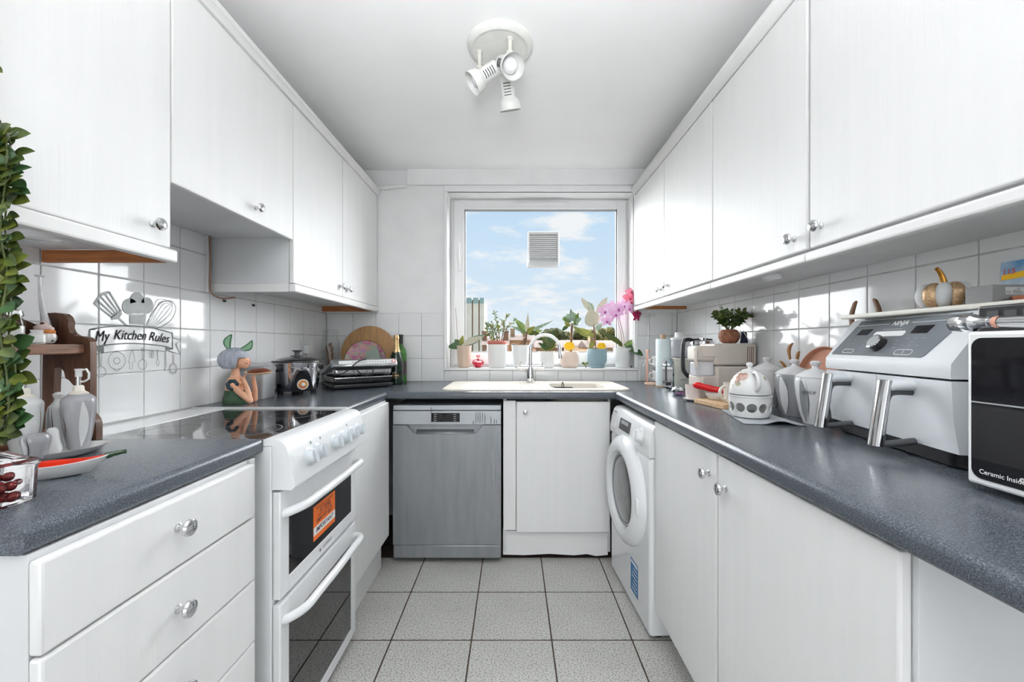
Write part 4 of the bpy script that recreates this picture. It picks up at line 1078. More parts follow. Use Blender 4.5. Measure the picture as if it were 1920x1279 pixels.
OP = [(.0175, 0), (.0185, .003), (.0235, .03), (.0275, .06), (.030, .09), (.0305, .112), (.0285, .118), (.024, .1225), (.017, .1285), (.0105, .133)]
def cruet(label, pos, body, panel, rz, s=1.0):
    t = thing('oil_bottle', label, 'bottle', pos, rz)
    pr = [(r * s, z * s) for r, z in OP]
    b = MB(); b.lathe(pr, (0, 0, 0), 36); bd = part('body', b, M[body], t)
    b = MB(); lathe_line(b, pr, (0, 0, 0), -.55, .017, .006, .115, 12, .12); part('panel', b, M[panel], bd)
    b = MB(); lathe_line(b, pr, (0, 0, 0), -1.9, .0025, .02, .09, 12, .25); lathe_line(b, pr, (0, 0, 0), -2.5, .0018, .01, .11, 12, .2); part('painted_line', b, mat('brown_line', srgb(96, 66, 58), .4, var=.2), bd)
    b = MB(); b.lathe([(.0175, .1265), (.0175, .130), (.0105, .135), (.0095, .145), (.0075, .148)], (0, 0, 0), 24); part('collar', b, M['cream'], t)
    b = MB(); b.cyl((0, 0, .146), (0, 0, .170), .0046, n=14); nk = part('neck', b, M['chrome'], t)
    b = MB(); b.lathe([(.0062, .168), (.0062, .182), (.0075, .184), (.0075, .1865), (0, .187)], (0, 0, 0), 18)
    b.tube([(0.008, 0, .183), (.018, 0, .186), (.0245, 0, .176), (.0235, 0, .163), (.014, 0, .157), (.005, 0, .156)], .0022, 8); part('cap', b, M['plastic'], t)
    return t
TZ = WT + .0075
cruet('grey ceramic oil bottle with white side panel', (-1.020, .968, TZ), 'pearl', 'pearlw', 0)
cruet('white ceramic oil bottle with thin brown lines', (-1.074, .905, TZ), 'pearlw', 'pearl', 2.6)
def cruet_small(label, name, pos, body, prof, lid=None):
    t = thing(name, label, 'pot', pos)
    b = MB(); b.lathe(prof, (0, 0, 0), 30); bd = part('body', b, M[body], t)
    b = MB(); lathe_line(b, prof, (0, 0, 0), -1.75, .010, prof[1][1], prof[-3][1], 8, .2); part('panel', b, M['pearlw' if body == 'pearl' else 'pearl'], bd)
    b = MB(); lathe_line(b, prof, (0, 0, 0), -1.4, .002, prof[1][1], prof[-3][1], 8, .2); part('painted_line', b, M['print'], bd)
    if lid:
        b = MB(); b.lathe(lid, (0, 0, 0), 20); part('stopper', b, M['ceram'], t)
cruet_small('squat grey salt pot in front of the white oil bottle', 'salt_shaker', (-1.005, .868, TZ + .002), 'pearl', [(.014, 0), (.015, .004), (.022, .034), (.0228, .044), (.0195, .051), (.011, .054), (0, .055)])
cruet_small('slim white pepper pot between the two oil bottles', 'pepper_shaker', (-1.030, .922, TZ), 'pearlw', [(.013, 0), (.015, .003), (.016, .012), (.012, .03), (.010, .052), (.006, .057), (0, .058)])
cruet_small('white stoppered bottle behind the two oil bottles', 'stoppered_bottle', (-1.075, .975, WT + .001), 'pearlw', [(.017, 0), (.018, .004), (.021, .05), (.020, .09), (.017, .104), (.011, .112), (.008, .116)], [(.008, .1155), (.0065, .122), (.009, .127), (.0105, .133), (.006, .137), (0, .138)])
b = MB(); b.lathe([(.024, 0), (.027, .004), (.030, .04), (.027, .075), (.02, .085), (0, .087)], (-1.06, .805, WT + .001), 28); single('ceramic_pot', b, M['pearlw'], 'pale grey ceramic pot half hidden behind the trailing leaves', 'pot', (-1.06, .805, WT + .001))

# ------------------------------------------------------------------ red chilli dish
ch = thing('chilli_dish', 'white chilli shaped dish with red inside and green stalk', 'dish', (-.884, .772, WT + .0005), math.radians(22))
def boat(b, rings, cap0=True, cap1=True):
    R = []
    for sc_, z in rings:
        ring_ = []
        for i in range(48):
            t = 2 * PI * i / 48; c, s = math.cos(t), math.sin(t)
            x = .096 * sc_ * c; w = .031 * sc_ * (1 - .38 * max(0, c) ** 2 - .18 * max(0, -c))
            ring_.append((x, w * s + .012 * (x / .105) ** 2, z + .008 * max(0, c) ** 3 * (1 if sc_ > .8 else 0)))
        R.append(ring_)
    b.loops(R, cap0, cap1); return b
part('dish', boat(MB(), ((.55, 0), (.72, .004), (.93, .017), (1.0, .025), (.985, .0262)), True, False), M['ceram'], ch)
part('glaze', boat(MB(), ((.986, .0262), (.965, .0245), (.88, .016), (.62, .0085), (.2, .0075)), False, True), mat('red_glaze', srgb(206, 48, 24), .12, var=.12, vscale=25), ch)
b = MB(); b.tube(smooth_path([(.089, .011, .030), (.102, .015, .033), (.118, .018, .035)], 4), [.006] * 3 + [.005] * 3 + [.004] * 2 + [.0045], 10); part('stalk', b, mat('dark_green_glaze', srgb(44, 66, 44), .15, var=.2), ch)

# ------------------------------------------------------------------ ribbed glass sweet box
M['crystal'] = mat('crystal_glass', (.97, .97, .98, 1), .03, trans=1.0, ior=1.4, var=.01)
cb = thing('glass_box', 'ribbed clear glass box with lid, dark red sweets inside', 'glass box', (-.822, .622, WT + .0005))
def ribbed(a, c, z, r=.012, d=.0024, n=160):
    P = rrect(a, c, r, 8); 
    o = []; m = len(P)
    for i in range(n):
        f = i / n * m; k = int(f) % m; q = f - int(f); x = P[k][0] * (1 - q) + P[(k + 1) % m][0] * q; y = P[k][1] * (1 - q) + P[(k + 1) % m][1] * q
        sc = 1 + d / a * math.cos(i / n * 2 * PI * 34); o.append((x * sc, y * sc, z))
    return o
b = MB(); b.loops([ribbed(0.0446, 0.0446, 0), ribbed(0.0490, 0.0490, .004), ribbed(0.0504, 0.0504, .052), ribbed(0.0518, 0.0518, .058)], True, False); part('box', b, M['crystal'], cb, angle=20)
b = MB(); b.loops([ribbed(0.0526, 0.0526, .0585), ribbed(0.0533, 0.0533, .064), ribbed(0.0475, 0.0475, .068), ribbed(.045, .045, .072, .03), ribbed(.03, .03, .082, .028), ribbed(.012, .012, .096, .011, 0)], False, True); lid = part('lid', b, M['crystal'], cb, angle=20)
b = MB(); b.tube(smooth_path([(-.012, 0, .092), (-.010, 0, .106), (0, 0, .112), (.010, 0, .106), (.012, 0, .092)], 4), .005, 10); part('lid_handle', b, M['crystal'], lid)
rnd = random.Random(5); M['sweet'] = mat('dark_red_foil', srgb(120, 24, 26), .22, .3, var=.3, vscale=40)
for k in range(40):
    x, y, z = rnd.uniform(-.032, .032), rnd.uniform(-.032, .032), .012 + .016 * (k % 3)
    b = MB(); b.ball((x, y, z), .010, (1, .85, .8), 10, 7); part('sweet', b, M['sweet'], cb)

# ------------------------------------------------------------------ lettering on the left tiles
XD_ = XL + .0012
def dpt(x, y):
    u = 150 + x / 6.733; v = 530 + y / 6.733; Y = -XL * FPX / (CX - u)
    return V((XD_, Y, CAMZ - (v - CY) / FPX * Y))
dn = (1, 0, 0)
M['decal'] = mat('grey_vinyl', srgb(96, 102, 102), .45, var=.08)
M['decalm'] = mat('mid_grey_vinyl', srgb(158, 164, 164), .45, col2=srgb(182, 186, 186), vscale=14)
dc = thing('wall_decal', 'grey vinyl kitchen lettering stuck on the left wall tiles', 'decal', (XD_, 1.42, 1.05))
def dline(b, pts, w=.0022, closed=False, sm=4): 
    P = [dpt(*p) for p in pts]
    b.ribbon(smooth_path(P, sm) if (sm and not closed) else P, w, dn, closed=closed)
def dcirc(b, x, y, rx, ry, w=.0014): b.ribbon([dpt(x + rx * math.cos(t), y + ry * math.sin(t)) for t in [2 * PI * i / 28 for i in range(28)]], w, dn, closed=True)
def dfill(b, pts): b.face([b.vert(dpt(*p) + V((.0004, 0, 0))) for p in pts])
b = MB()
dline(b, [(185, 590), (118, 592), (118, 700)], .004, sm=0); dline(b, [(118, 592), (300, 562), (600, 545), (850, 565), (1000, 592), (1165, 640)], .0040)
dline(b, [(1165, 640), (1165, 840)], .0036, sm=0); dline(b, [(185, 806), (400, 780), (620, 768), (850, 778), (1075, 806), (1165, 840)], .0040)
dline(b, [(1170, 700), (1268, 722), (1205, 778), (1262, 905), (1165, 880), (1075, 848)], .0032, sm=0)
dline(b, [(190, 905), (290, 888), (450, 868), (640, 853), (800, 850), (1000, 862), (1080, 868)], .0022)
part('banner', b, M['decal'], dc, True)
b = MB(); dfill(b, [(190, 812), (296, 796), (296, 885), (270, 895), (255, 870), (190, 862)]); part('banner_fold', b, M['decal'], dc, True)
b = MB(); dfill(b, [(1075, 810), (1160, 842), (1080, 846)]); part('banner_fold', b, M['decal'], dc, True)
b = MB()
pa, pb = dpt(190, 672), dpt(1130, 712)
def word(txt, xa, xb, y, size, tilt, sh=.3):
    p = (dpt(xa, y) + dpt(xb, y)) / 2; wid = (dpt(xb, y) - dpt(xa, y)).length
    p.x = XD_; ey_ = V((0, math.cos(tilt), math.sin(tilt))); ez_ = V((0, -math.sin(tilt), math.cos(tilt)))
    text_on(b, txt, size, p, ey_, ez_, shear=sh, fit=wid)
for dd_ in (0, .0006):
    word('My', 185 + dd_ * 3000, 375 + dd_ * 3000, 682, .048, .06); word('Kitchen', 425 + dd_ * 3000, 832 + dd_ * 3000, 668, .046, .0); word('Rules', 868 + dd_ * 3000, 1125 + dd_ * 3000, 698, .046, -.10)
part('lettering', b, M['decal'], dc, True, label='My Kitchen Rules in slanted lettering')
b = MB()                                        # slotted turner
def bar(p0, p1, w):
    dline(b, [p0, p1], w, sm=0)
for k in range(5):
    x0, y0, x1, y1 = 175 + k * 47, 262 - k * 37, 405 + k * 27, 438 - k * 20
    bar((x0, y0), (x1, y1), .0052)
dfill(b, [(165, 262), (250, 140), (350, 105), (372, 130), (275, 165), (205, 268)]); dfill(b, [(388, 430), (515, 345), (525, 400), (480, 460), (400, 474)])
bar((488, 450), (595, 552), .006); part('turner', b, M['decalm'], dc, True)
b = MB()                                        # chef's hat
for x, y, rx, ry in ((625, 300, 95, 100), (715, 235, 90, 115), (838, 290, 82, 105), (725, 320, 150, 72)):
    b.face([b.vert(dpt(x + rx * math.cos(t), y + ry * math.sin(t)) + V((.0004 + .0001 * (x % 3), 0, 0))) for t in [2 * PI * i / 28 for i in range(28)]])
dfill(b, [(626, 405), (835, 400), (812, 532), (626, 520)]); part('chef_hat', b, M['decalm'], dc, True)
b = MB(); dline(b, [(620, 392), (835, 392)], .002, sm=0); part('hat_seam', b, M['whiteprint'], dc, True)
b = MB()                                        # whisk
for d in (-1, -.62, -.22, .2, .6, 1):
    mx_, my_ = 1035 + 78 * d, 355 + 75 * d
    dline(b, [(845 + 40 * (d + 1), 560 + 8 * d), (mx_ - 30, my_ + 20), (mx_ + 40, my_ - 70), (1165, 262 + 20 * d)], .0014)
dline(b, [(830, 545), (915, 380), (1010, 265), (1110, 226), (1185, 262), (1205, 350), (1150, 470), (1040, 545), (945, 585)], .002)
part('whisk', b, M['decal'], dc, True)
b = MB()                                        # hanging utensils
for x, y, rx, ry in ((255, 1125, 65, 66), (460, 985, 108, 112), (460, 988, 40, 40), (783, 1035, 52, 62), (1170, 1085, 52, 66), (1170, 1085, 38, 50)): dcirc(b, x, y, rx, ry)
for pts in ([(240, 905), (245, 1050)], [(270, 905), (262, 1050)], [(775, 860), (780, 975)], [(798, 860), (790, 975)], [(1165, 905), (1170, 1018)], [(1182, 905), (1178, 1018)]): dline(b, pts, .0013, sm=0)
dcirc(b, 788, 842, 14, 18); dline(b, [(455, 858), (440, 875), (485, 875), (470, 858)], .0013, sm=0); dline(b, [(415, 1088), (440, 1112), (480, 1112), (505, 1088)], .0013, sm=0)
dline(b, [(655, 845), (630, 900), (605, 1010), (622, 1005), (620, 1095), (655, 1090), (662, 1000), (690, 1000), (675, 910), (655, 845)], .0013, sm=0)
dcirc(b, 888, 900, 16, 48); dcirc(b, 912, 910, 14, 42); dcirc(b, 977, 1010, 17, 42); dline(b, [(980, 845), (972, 900), (977, 970)], .0022, sm=0)
dline(b, [(1068, 870), (1065, 950), (1065, 1115), (1082, 1050), (1080, 950), (1076, 870)], .0016, sm=0)
part('utensils', b, M['decal'], dc, True)

# two little black hooks, a wall socket
for n_, (y, lab) in enumerate(((1.834, 'tiny black hook on the tiles above the bunny eared figurine'), (2.039, 'tiny black hook on the tiles above the slow cooker'))):
    b = MB(); b.box((XL, y - .009, 1.361), (XL + .004, y - .001, 1.372), .001); b.box((XL, y + .001, 1.361), (XL + .004, y + .009, 1.372), .001); b.cyl((XL, y, 1.366), (XL + .009, y, 1.366), .003, n=8)
    single('wall_hook', b, M['black'], lab, 'hook', (XL, y, 1.361))
so = thing('wall_socket', 'white wall socket with a plug behind the slow cooker', 'socket', (XL, 2.545, 1.09))
b = MB(); b.box((XL, 2.49, 1.105), (XL + .009, 2.636, 1.191), .003); part('face_plate', b, M['plastic'], so, True)
b = MB(); b.box((XL + .009, 2.50, 1.115), (XL + .045, 2.548, 1.170), .008); b.tube(smooth_path([(XL + .03, 2.524, 1.116), (XL + .034, 2.52, 1.09), (XL + .03, 2.5, 1.04), (XL + .03, 2.46, .99), (XL + .03, 2.42, .93)], 4), .0035, 8); part('plug', b, M['plastic'], so, True)
b = MB(); b.box((XL + .009, 2.575, 1.160), (XL + .013, 2.587, 1.178), .002); b.box((XL + .009, 2.51, 1.174), (XL + .013, 2.522, 1.188), .002); part('switch', b, M['plastic'], so, True)

# ------------------------------------------------------------------ figurine
fg = thing('figurine', 'figurine of a girl in green with bunny ears holding a dish', 'figurine', (-1.170, 1.765, WT + .0005), math.radians(17))
M['skin'] = mat('painted_skin', srgb(228, 168, 134), .5, col2=srgb(238, 186, 154), vscale=18)
M['gdress'] = mat('green_painted_dress', srgb(64, 92, 66), .6, var=.2, vscale=30)
M['hair'] = mat('grey_blue_hair', srgb(150, 156, 168), .5, col2=srgb(182, 188, 198), vscale=30, stretch=(3, 3, .3))
b = MB()
b.lathe([(.036, .040), (.036, .06), (.035, .085), (.028, .104), (.017, .118), (.0145, .135), (.0145, .16)], (-.016, 0, 0), 24, sx=1.05, sy=.85)
b.ball((-.016, 0, .085), .034, (1.0, 1.1, .8))
b.ball((.006, 0, .181), .030, (1.0, .88, 1.08)); b.ball((.018, 0, .161), .016, (1, .9, .8)); b.tube([(.034, 0, .186), (.0405, 0, .176), (.036, 0, .173)], [.003, .0048, .003], 10)
b.ball((.0335, 0, .166), .005, (.8, 1.4, .7)); b.ball((.031, -.012, .176), .008, (.7, 1, .8)); b.ball((.031, .012, .176), .008, (.7, 1, .8))
def arm(y, sh, el, ha):
    b.tube(smooth_path([(sh[0], y, sh[1]), ((sh[0] + el[0]) / 2 - .004, y * 1.05, (sh[1] + el[1]) / 2), (el[0], y, el[1])], 5), [.0145 - .00022 * i for i in range(11)], 12)
    b.ball((el[0], y, el[1]), .0122)
    b.tube(smooth_path([(el[0], y, el[1]), ((el[0] + ha[0]) / 2 + .003, (y + ha[2]) / 2, (el[1] + ha[1]) / 2), (ha[0], ha[2], ha[1])], 5), [.0122 - .00042 * i for i in range(11)], 12)
    b.ball((ha[0], ha[2], ha[1] + .006), .0085, (.8, 1.15, 1.1))
    for k in range(4):
        yy = ha[2] - .0075 + k * .005
        b.tube([(ha[0], yy, ha[1] + .008), (ha[0] + .004, yy, ha[1] + .018 + .001 * (k % 3)), (ha[0] + .012, yy, ha[1] + .0235)], [.0026, .0024, .002], 8)
    b.tube([(ha[0] - .004, ha[2] - .008, ha[1] + .004), (ha[0] - .010, ha[2] - .010, ha[1] + .012), (ha[0] - .008, ha[2] - .008, ha[1] + .02)], [.003, .0026, .002], 8)
arm(-.032, (-.020, .088), (.047, .0125), (.020, .102, -.018)); arm(.030, (-.020, .088), (.048, .0125), (.050, .098, .008))
part_me('body', evaluated(b, [('REMESH', dict(mode='VOXEL', voxel_size=.0016)), ('SMOOTH', dict(factor=.5, iterations=3))], 60), M['skin'], fg)
b = MB(); b.lathe([(.040, 0), (.0425, .004), (.042, .02), (.0375, .04), (.0352, .056), (.034, .0575)], (-.016, 0, 0), 32, sx=1.12, sy=.92, fn=lambda t, z: 1 + .012 * math.cos(11 * t)); part('dress', b, M['gdress'], fg)
for sg in (-1, 1):
    b = MB(); b.tube([(-.016 + .014 * math.cos(t), sg * .034 + .004 * sg + .004 * math.cos(t), .082 + .016 * math.sin(t)) for t in [2 * PI * i / 20 for i in range(21)]], [.0092 + .0016 * math.sin(i * 2.2) for i in range(21)], 8); part('ruffle', b, mat('blue_green_ruffle', srgb(48, 68, 78), .6, var=.2), fg)
# hair: bob shell with a fringe, open over the face
b = MB(); 
def hair_fn(t, p):
    return 1 + .018 * math.cos(26 * t)
rings = []
for i in range(1, 17):
    ph = PI / 2 - i / 16 * 2.42
    ring_ = []
    for j in range(44):
        t = 2 * PI * j / 44; c = math.cos(t)
        rx = .053; x = -.014 + rx * math.cos(ph) * c * (1.30 if c < 0 else .92); y = .045 * math.cos(ph) * math.sin(t); z = .187 + .053 * math.sin(ph)
        k = (1 + .02 * math.cos(22 * t))
        if c > .35 and z < .197: z = .197 + (z - .197) * .06; x = min(x, .037)
        ring_.append((x * k, y * k, z))
    rings.append(ring_)
b.loops(rings, True, False); part_me('hair', evaluated(b, [('SOLIDIFY', dict(thickness=.006, offset=-1)), ('SUBSURF', dict(levels=1, render_levels=1))], 60), M['hair'], fg)
for base, tip, wd in (((-.036, -.012, .228), (-.026, -.012, .296), .0145), ((.004, -.006, .229), (.050, -.010, .270), .0140)):
    base = V(base); tip = V(tip); d = (tip - base); Ln = d.length; d.normalize(); nrm = V((0, -1, 0)); sd = d.cross(nrm)
    R = []
    for i in range(13):
        t = i / 12; w = wd * (math.sin(PI * (t * .93 + .07)) ** .7) + .0005; p = base + d * (Ln * t) + sd * (.012 * math.sin(PI * t) * (-1 if base.x < -.02 else 1))
        R.append([p + sd * (w * math.cos(a)) + nrm * (.004 * math.sin(a) * (1 if math.sin(a) < 0 else .1)) for a in [2 * PI * k / 14 for k in range(14)]])
    b = MB(); b.loops(R); e_ = part('ear', b, mat('green_ear', srgb(70, 112, 80), .5, var=.15), fg)
    b = MB(); R = []
    for i in range(11):
        t = .12 + i / 10 * .74; w = wd * .6 * (math.sin(PI * (t * .93 + .07)) ** .9); p = base + d * (Ln * t) + sd * (.012 * math.sin(PI * t) * (-1 if base.x < -.02 else 1)) + nrm * .0012
        R.append([p - sd * w, p + nrm * .0003, p + sd * w])
    b.loops(R, closed=False); part('inner_ear', b, mat('pale_green_ear', srgb(136, 176, 142), .5, var=.1), e_)
b = MB(); b.ball((.0375, -.001, .1635), .0042, (.6, 1.25, .55)); part('lips', b, mat('red_lips', srgb(150, 50, 50), .4, var=.1), fg)
b = MB()
for y in (-.0135, .0135): b.tube([(.0325, y - .006 * (1 if y > 0 else -1) * -1, .184), (.0345, y, .1825), (.034, y * .62, .1835)], .0009, 6)
part('eyelashes', b, M['print'], fg)
b = MB(Matrix.Translation((.074, -.004, .1275)) @ Matrix.Rotation(math.radians(5), 4, 'X'))
b.lathe([(.022, -.004), (.038, -.002), (.051, .004), (.0525, .0065), (.051, .0075), (.046, .0050), (.01, .001)], (0, 0, 0), 36); dsh = part('dish', b, mat('cream_glaze', srgb(226, 196, 160), .4, var=.06), fg)
b = MB(Matrix.Translation((.074, -.004, .1275)) @ Matrix.Rotation(math.radians(5), 4, 'X'))
b.lathe([(.0455, .0055), (.043, .010), (.035, .016), (.023, .020), (0, .022)], (0, 0, 0), 28, cap0=False); part('dish_filling', b, mat('chocolate_glaze', srgb(104, 54, 34), .35, var=.3, vscale=50), dsh)

# grey tin behind the dish
gt = thing('storage_tin', 'plain pale grey tin behind the figurine', 'tin', (-1.205, 1.945, WT + .0005))
b = MB(); b.loops([ring(rrect(a, a, .012, 4), z) for a, z in ((.052, 0), (.054, .004), (.058, .13))]); part('body', b, mat('pale_grey_tin', (.50, .51, .53, 1), .35, .1, var=.03), gt)
b = MB(); b.loops([ring(rrect(a, a, .012, 4), z) for a, z in ((.0605, .1305), (.0605, .146), (.056, .150))]); part('lid', b, M['grey'], gt)

# ------------------------------------------------------------------ slow cooker
slc = thing('slow_cooker', 'chrome slow cooker with glass lid and black control', 'slow cooker', (-1.118, 2.135, WT + .0005))
b = MB(); b.lathe([(.078, .016), (.088, .018), (.097, .028), (.104, .07), (.109, .13), (.111, .152), (.113, .157), (.113, .160), (.107, .160), (.105, .15), (.0, .15)], (0, 0, 0), 48); part('body', b, M['chrome'], slc)
for a in (.6, 2.2, 3.8, 5.4):
    b = MB(); b.cyl((.076 * math.cos(a), .076 * math.sin(a), 0), (.076 * math.cos(a), .076 * math.sin(a), .022), .014, .017, n=14); part('foot', b, M['black'], slc)
b = MB(); b.lathe([(.115, .1605), (.117, .163), (.115, .169), (.110, .170)], (0, 0, 0), 48, cap1=False); part('lid_rim', b, M['black'], slc)
b = MB(); b.lathe([(.111, .170), (.09, .180), (.055, .189), (.02, .192), (0, .192)], (0, 0, 0), 40, cap0=False); ld = part('lid_glass', b, glass_mat('smoked_lid_glass', (.55, .56, .57, 1), 2.0), slc)
b = MB(); b.lathe([(.03, .1915), (.03, .194), (.014, .197), (.013, .212), (.024, .219), (.025, .2225), (0, .2235)], (0, 0, 0), 24); part('lid_knob', b, M['darkgrey'], slc)
for a in (math.radians(-118), math.radians(62)):
    b = MB(Matrix.Rotation(a, 4, 'Z')); b.box((.102, -.038, .118), (.130, .038, .146), .008); part('handle', b, M['black'], slc)
b = MB(Matrix.Rotation(math.radians(-52), 4, 'Z')); P = [(-.046, .0), (.046, 0), (.050, .012), (.030, .085), (.018, .105), (-.018, .105), (-.030, .085), (-.050, .012)]
b.prism(P, (.087, 0, .026), (0, 1, 0), (.16, 0, 1), (.044, 0, -.006)); cp = part('control_housing', b, M['blackgloss'], slc, angle=25)
nrm = V((math.cos(math.radians(-52)), math.sin(math.radians(-52)), 0))
pc = nrm * .1365 + V((0, 0, .056))
b = MB(); b.lathe([(.026, -.004), (.026, .004), (.021, .006), (.020, .004)], pc, 28, nrm, cap1=False); part('dial_ring', b, M['cream'], cp)
b = MB(); b.lathe([(.020, .003), (.019, .0045), (.008, .005)], pc, 24, nrm, cap0=False, cap1=False); part('dial_scale', b, mat('coloured_dial', srgb(190, 60, 50), .4, col2=srgb(210, 180, 80), vscale=45), cp)
b = MB(); b.lathe([(.009, .003), (.009, .012), (.007, .014), (0, .0145)], pc, 18, nrm); part('dial_knob', b, M['ceram'], cp)
b = MB(); tq = V((0, 0, 1)).cross(nrm); b.prism([(-.010, -.004), (.010, -.004), (.010, .004), (-.010, .004)], nrm * .140 + V((0, 0, .094)), tq, (0, 0, 1), nrm * .0006); part('badge', b, mat('red_badge', srgb(170, 50, 54), .4, var=.1), cp)
b = MB(); b.tube(smooth_path([(-.085, -.085, .032), (-.115, -.105, .030), (-.15, -.09, .012), (-.172, -.02, .006), (-.16, .12, .006)], 5), .004, 8); b.tube([(-.078, -.078, .034), (-.098, -.095, .032)], .012, 10); part('power_cord', b, M['rubber'], slc)

# ------------------------------------------------------------------ contact grill
gr = thing('contact_grill', 'steel and black contact grill set across the corner', 'grill', (-.930, 2.465, WT + .0005), math.radians(38))
GW, GD = .168, .135
b = MB(); b.box((-GW, -GD, .006), (GW, GD, .030), .008); 
for x in (-.14, .14):
    for y in (-.1, .1): b.cyl((x, y, 0), (x, y, .008), .012, n=10)
part('drip_tray_base', b, M['black'], gr)
b = MB(); b.box((-GW + .004, -GD + .006, .030), (GW - .004, GD, .072), .012); part('lower_shell', b, M['blackgloss'], gr)
b = MB(); b.box((-GW + .006, -GD + .006, .060), (GW - .006, GD - .01, .068), .003); part('lower_band', b, M['brushed'], gr)
b = MB(); b.box((-GW + .004, -GD + .010, .074), (GW - .004, GD, .128), .018, 3); part('lid', b, M['brushed'], gr)
b = MB(); b.box((-GW + .010, -GD + .001, .108), (GW - .010, -GD + .04, .130), .006); part('lid_front', b, M['black'], gr)
P = [(-GD - .034, .134), (-GD - .030, .128), (-GD + .02, .128), (-GD + .035, .150), (-GD + .02, .168), (-GD - .012, .166)]
b = MB(); b.prism(P, (-GW - .012, 0, 0), (0, 1, 0), (0, 0, 1), (2 * GW + .024, 0, 0)); hd = part('handle_bar', b, mat('silver_plastic', (.52, .53, .54, 1), .25, .7, var=.04), gr, angle=20)
for sg in (-1, 1):
    b = MB(); b.tube([(sg * (GW - .002), -GD - .002, .145), (sg * (GW + .006), -GD + .05, .13), (sg * (GW + .004), -GD + .13, .10), (sg * (GW - .002), GD - .02, .08)], [.017, .017, .016, .014], 10, flat=.7); part('lid_arm', b, M['grey'], gr)
hn = V((0, -.78, .62)).normalized(); hc = V((0, -GD - .023, .151)); hu = V((0, .55, .83)).normalized()
b = MB(); b.prism(rrect(.150, .011, .004, 3), hc + hn * .002, (1, 0, 0), hu, hn * .0015); strip = part('display_strip', b, M['plastic'], hd)
b = MB()
for k in range(13):
    x = -.075 + k * .0155; b.prism(rrect(.0045, .0035, .002, 2), hc + V((x, 0, 0)) + hn * .0036, (1, 0, 0), hu, hn * .0003)
part('mode_icons', b, M['grey'], strip)
b = MB(); b.lathe([(.017, 0), (.017, .006), (.014, .008), (0, .0085)], hc + V((.158, 0, 0)) + hn * .001, 24, hn); part('dial', b, M['plastic'], hd)
b = MB(); b.lathe([(.0135, .0078), (.0125, .009), (.009, .009), (.0085, .0085)], hc + V((.158, 0, 0)) + hn * .001, 24, hn, cap0=False, cap1=False); part('dial_light', b, mat('red_ring', srgb(190, 50, 44), .4, var=.1), hd)
b = MB(); b.tube(smooth_path([(-.165, -.10, .075), (-.12, -GD - .036, .10), (-.06, -GD - .05, .155), (-.02, -GD - .052, .168), (.0, -GD - .03, .172)], 6), .0032, 8)
b.tube(smooth_path([(-.055, -GD - .03, .11), (-.035, -GD - .042, .088), (0, -GD - .046, .078), (.03, -GD - .04, .09), (.032, -GD - .036, .118)], 6), .0032, 8); part('power_cord', b, M['rubber'], gr)

# ------------------------------------------------------------------ corner: jar, boards, bottles
jr = thing('tall_glass_jar', 'tall clear glass jar of brown sticks in the corner', 'jar', (-1.222, 2.760, WT + .0005))
b = MB(); b.lathe([(.050, 0), (.055, .006), (.056, .26), (.052, .285), (.046, .300), (.046, .318)], (0, 0, 0), 36, cap1=False); part('glass', b, M['clear'], jr)
b = MB(); b.lathe([(.049, .318), (.050, .324), (.050, .342), (.045, .348), (.030, .350), (0, .350)], (0, 0, 0), 32, cap0=False); part('lid', b, M['clear'], jr)
rnd = random.Random(9); M['stick'] = mat('brown_stick', srgb(134, 100, 74), .7, var=.35, vscale=30)
for k in range(16):
    a, r = rnd.uniform(0, 6.3), rnd.uniform(.0, .036); a2 = a + rnd.uniform(-.8, .8)
    b = MB(); b.tube(smooth_path([(r * math.cos(a), r * math.sin(a), .008), (r * .6 * math.cos(a2), r * .6 * math.sin(a2), .12), (r * math.cos(a2 + .5), r * math.sin(a2 + .5), rnd.uniform(.19, .27))], 4), rnd.uniform(.003, .0055), 6); part('stick', b, M['stick'], jr)
def leaning(mb, y_bottom, tilt):
    return Matrix.Translation((0, y_bottom, WT + .001)) @ Matrix.Rotation(-tilt, 4, 'X')
rb = thing('round_board', 'large round wooden board leaning on the tiles', 'board', (-.995, 2.775, WT + .001))
Mx = leaning(None, 2.778, .10) @ Matrix.Translation((-.978, 0, .190))
b = MB(Mx); b.lathe([(.188, -.008), (.190, -.006), (.190, .006), (.188, .008)], (0, 0, 0), 64, (0, 1, 0)); part('disc', b, M['bamboo'], rb, True)
def iri():
    m = bpy.data.materials.new('iridescent_foil'); m.use_nodes = True; n = m.node_tree; bs = n.nodes['Principled BSDF']
    t = n.nodes.new('ShaderNodeTexCoord'); z = n.nodes.new('ShaderNodeTexNoise'); z.inputs['Scale'].default_value = 16; z.inputs['Detail'].default_value = 6
    r = n.nodes.new('ShaderNodeValToRGB'); n.links.new(t.outputs['Object'], z.inputs['Vector']); n.links.new(z.outputs['Fac'], r.inputs[0])
    cols = [(.30, srgb(120, 90, 130)), (.40, srgb(206, 120, 150)), (.47, srgb(140, 180, 150)), (.53, srgb(220, 150, 150)), (.60, srgb(150, 140, 190)), (.68, srgb(190, 180, 120))]
    e = r.color_ramp.elements; e[0].position, e[0].color = cols[0]; e[1].position, e[1].color = cols[-1]
    for p, c in cols[1:-1]: q = e.new(p); q.color = c
    n.links.new(r.outputs[0], bs.inputs['Base Color']); bs.inputs['Roughness'].default_value = .3; bs.inputs['Metallic'].default_value = .3
    return m
dk = thing('patterned_platter', 'round multicoloured foil platter in front of the round board', 'platter', (-1.005, 2.735, WT + .001))
b = MB(leaning(None, 2.738, .10) @ Matrix.Translation((-.985, 0, .141)))
b.lathe([(.10, .006), (.135, .004), (.139, -.004), (.141, -.004), (.137, -.009), (.10, -.002), (0, -.002)], (0, 0, 0), 56, (0, 1, 0)); part('plate', b, iri(), dk, True)
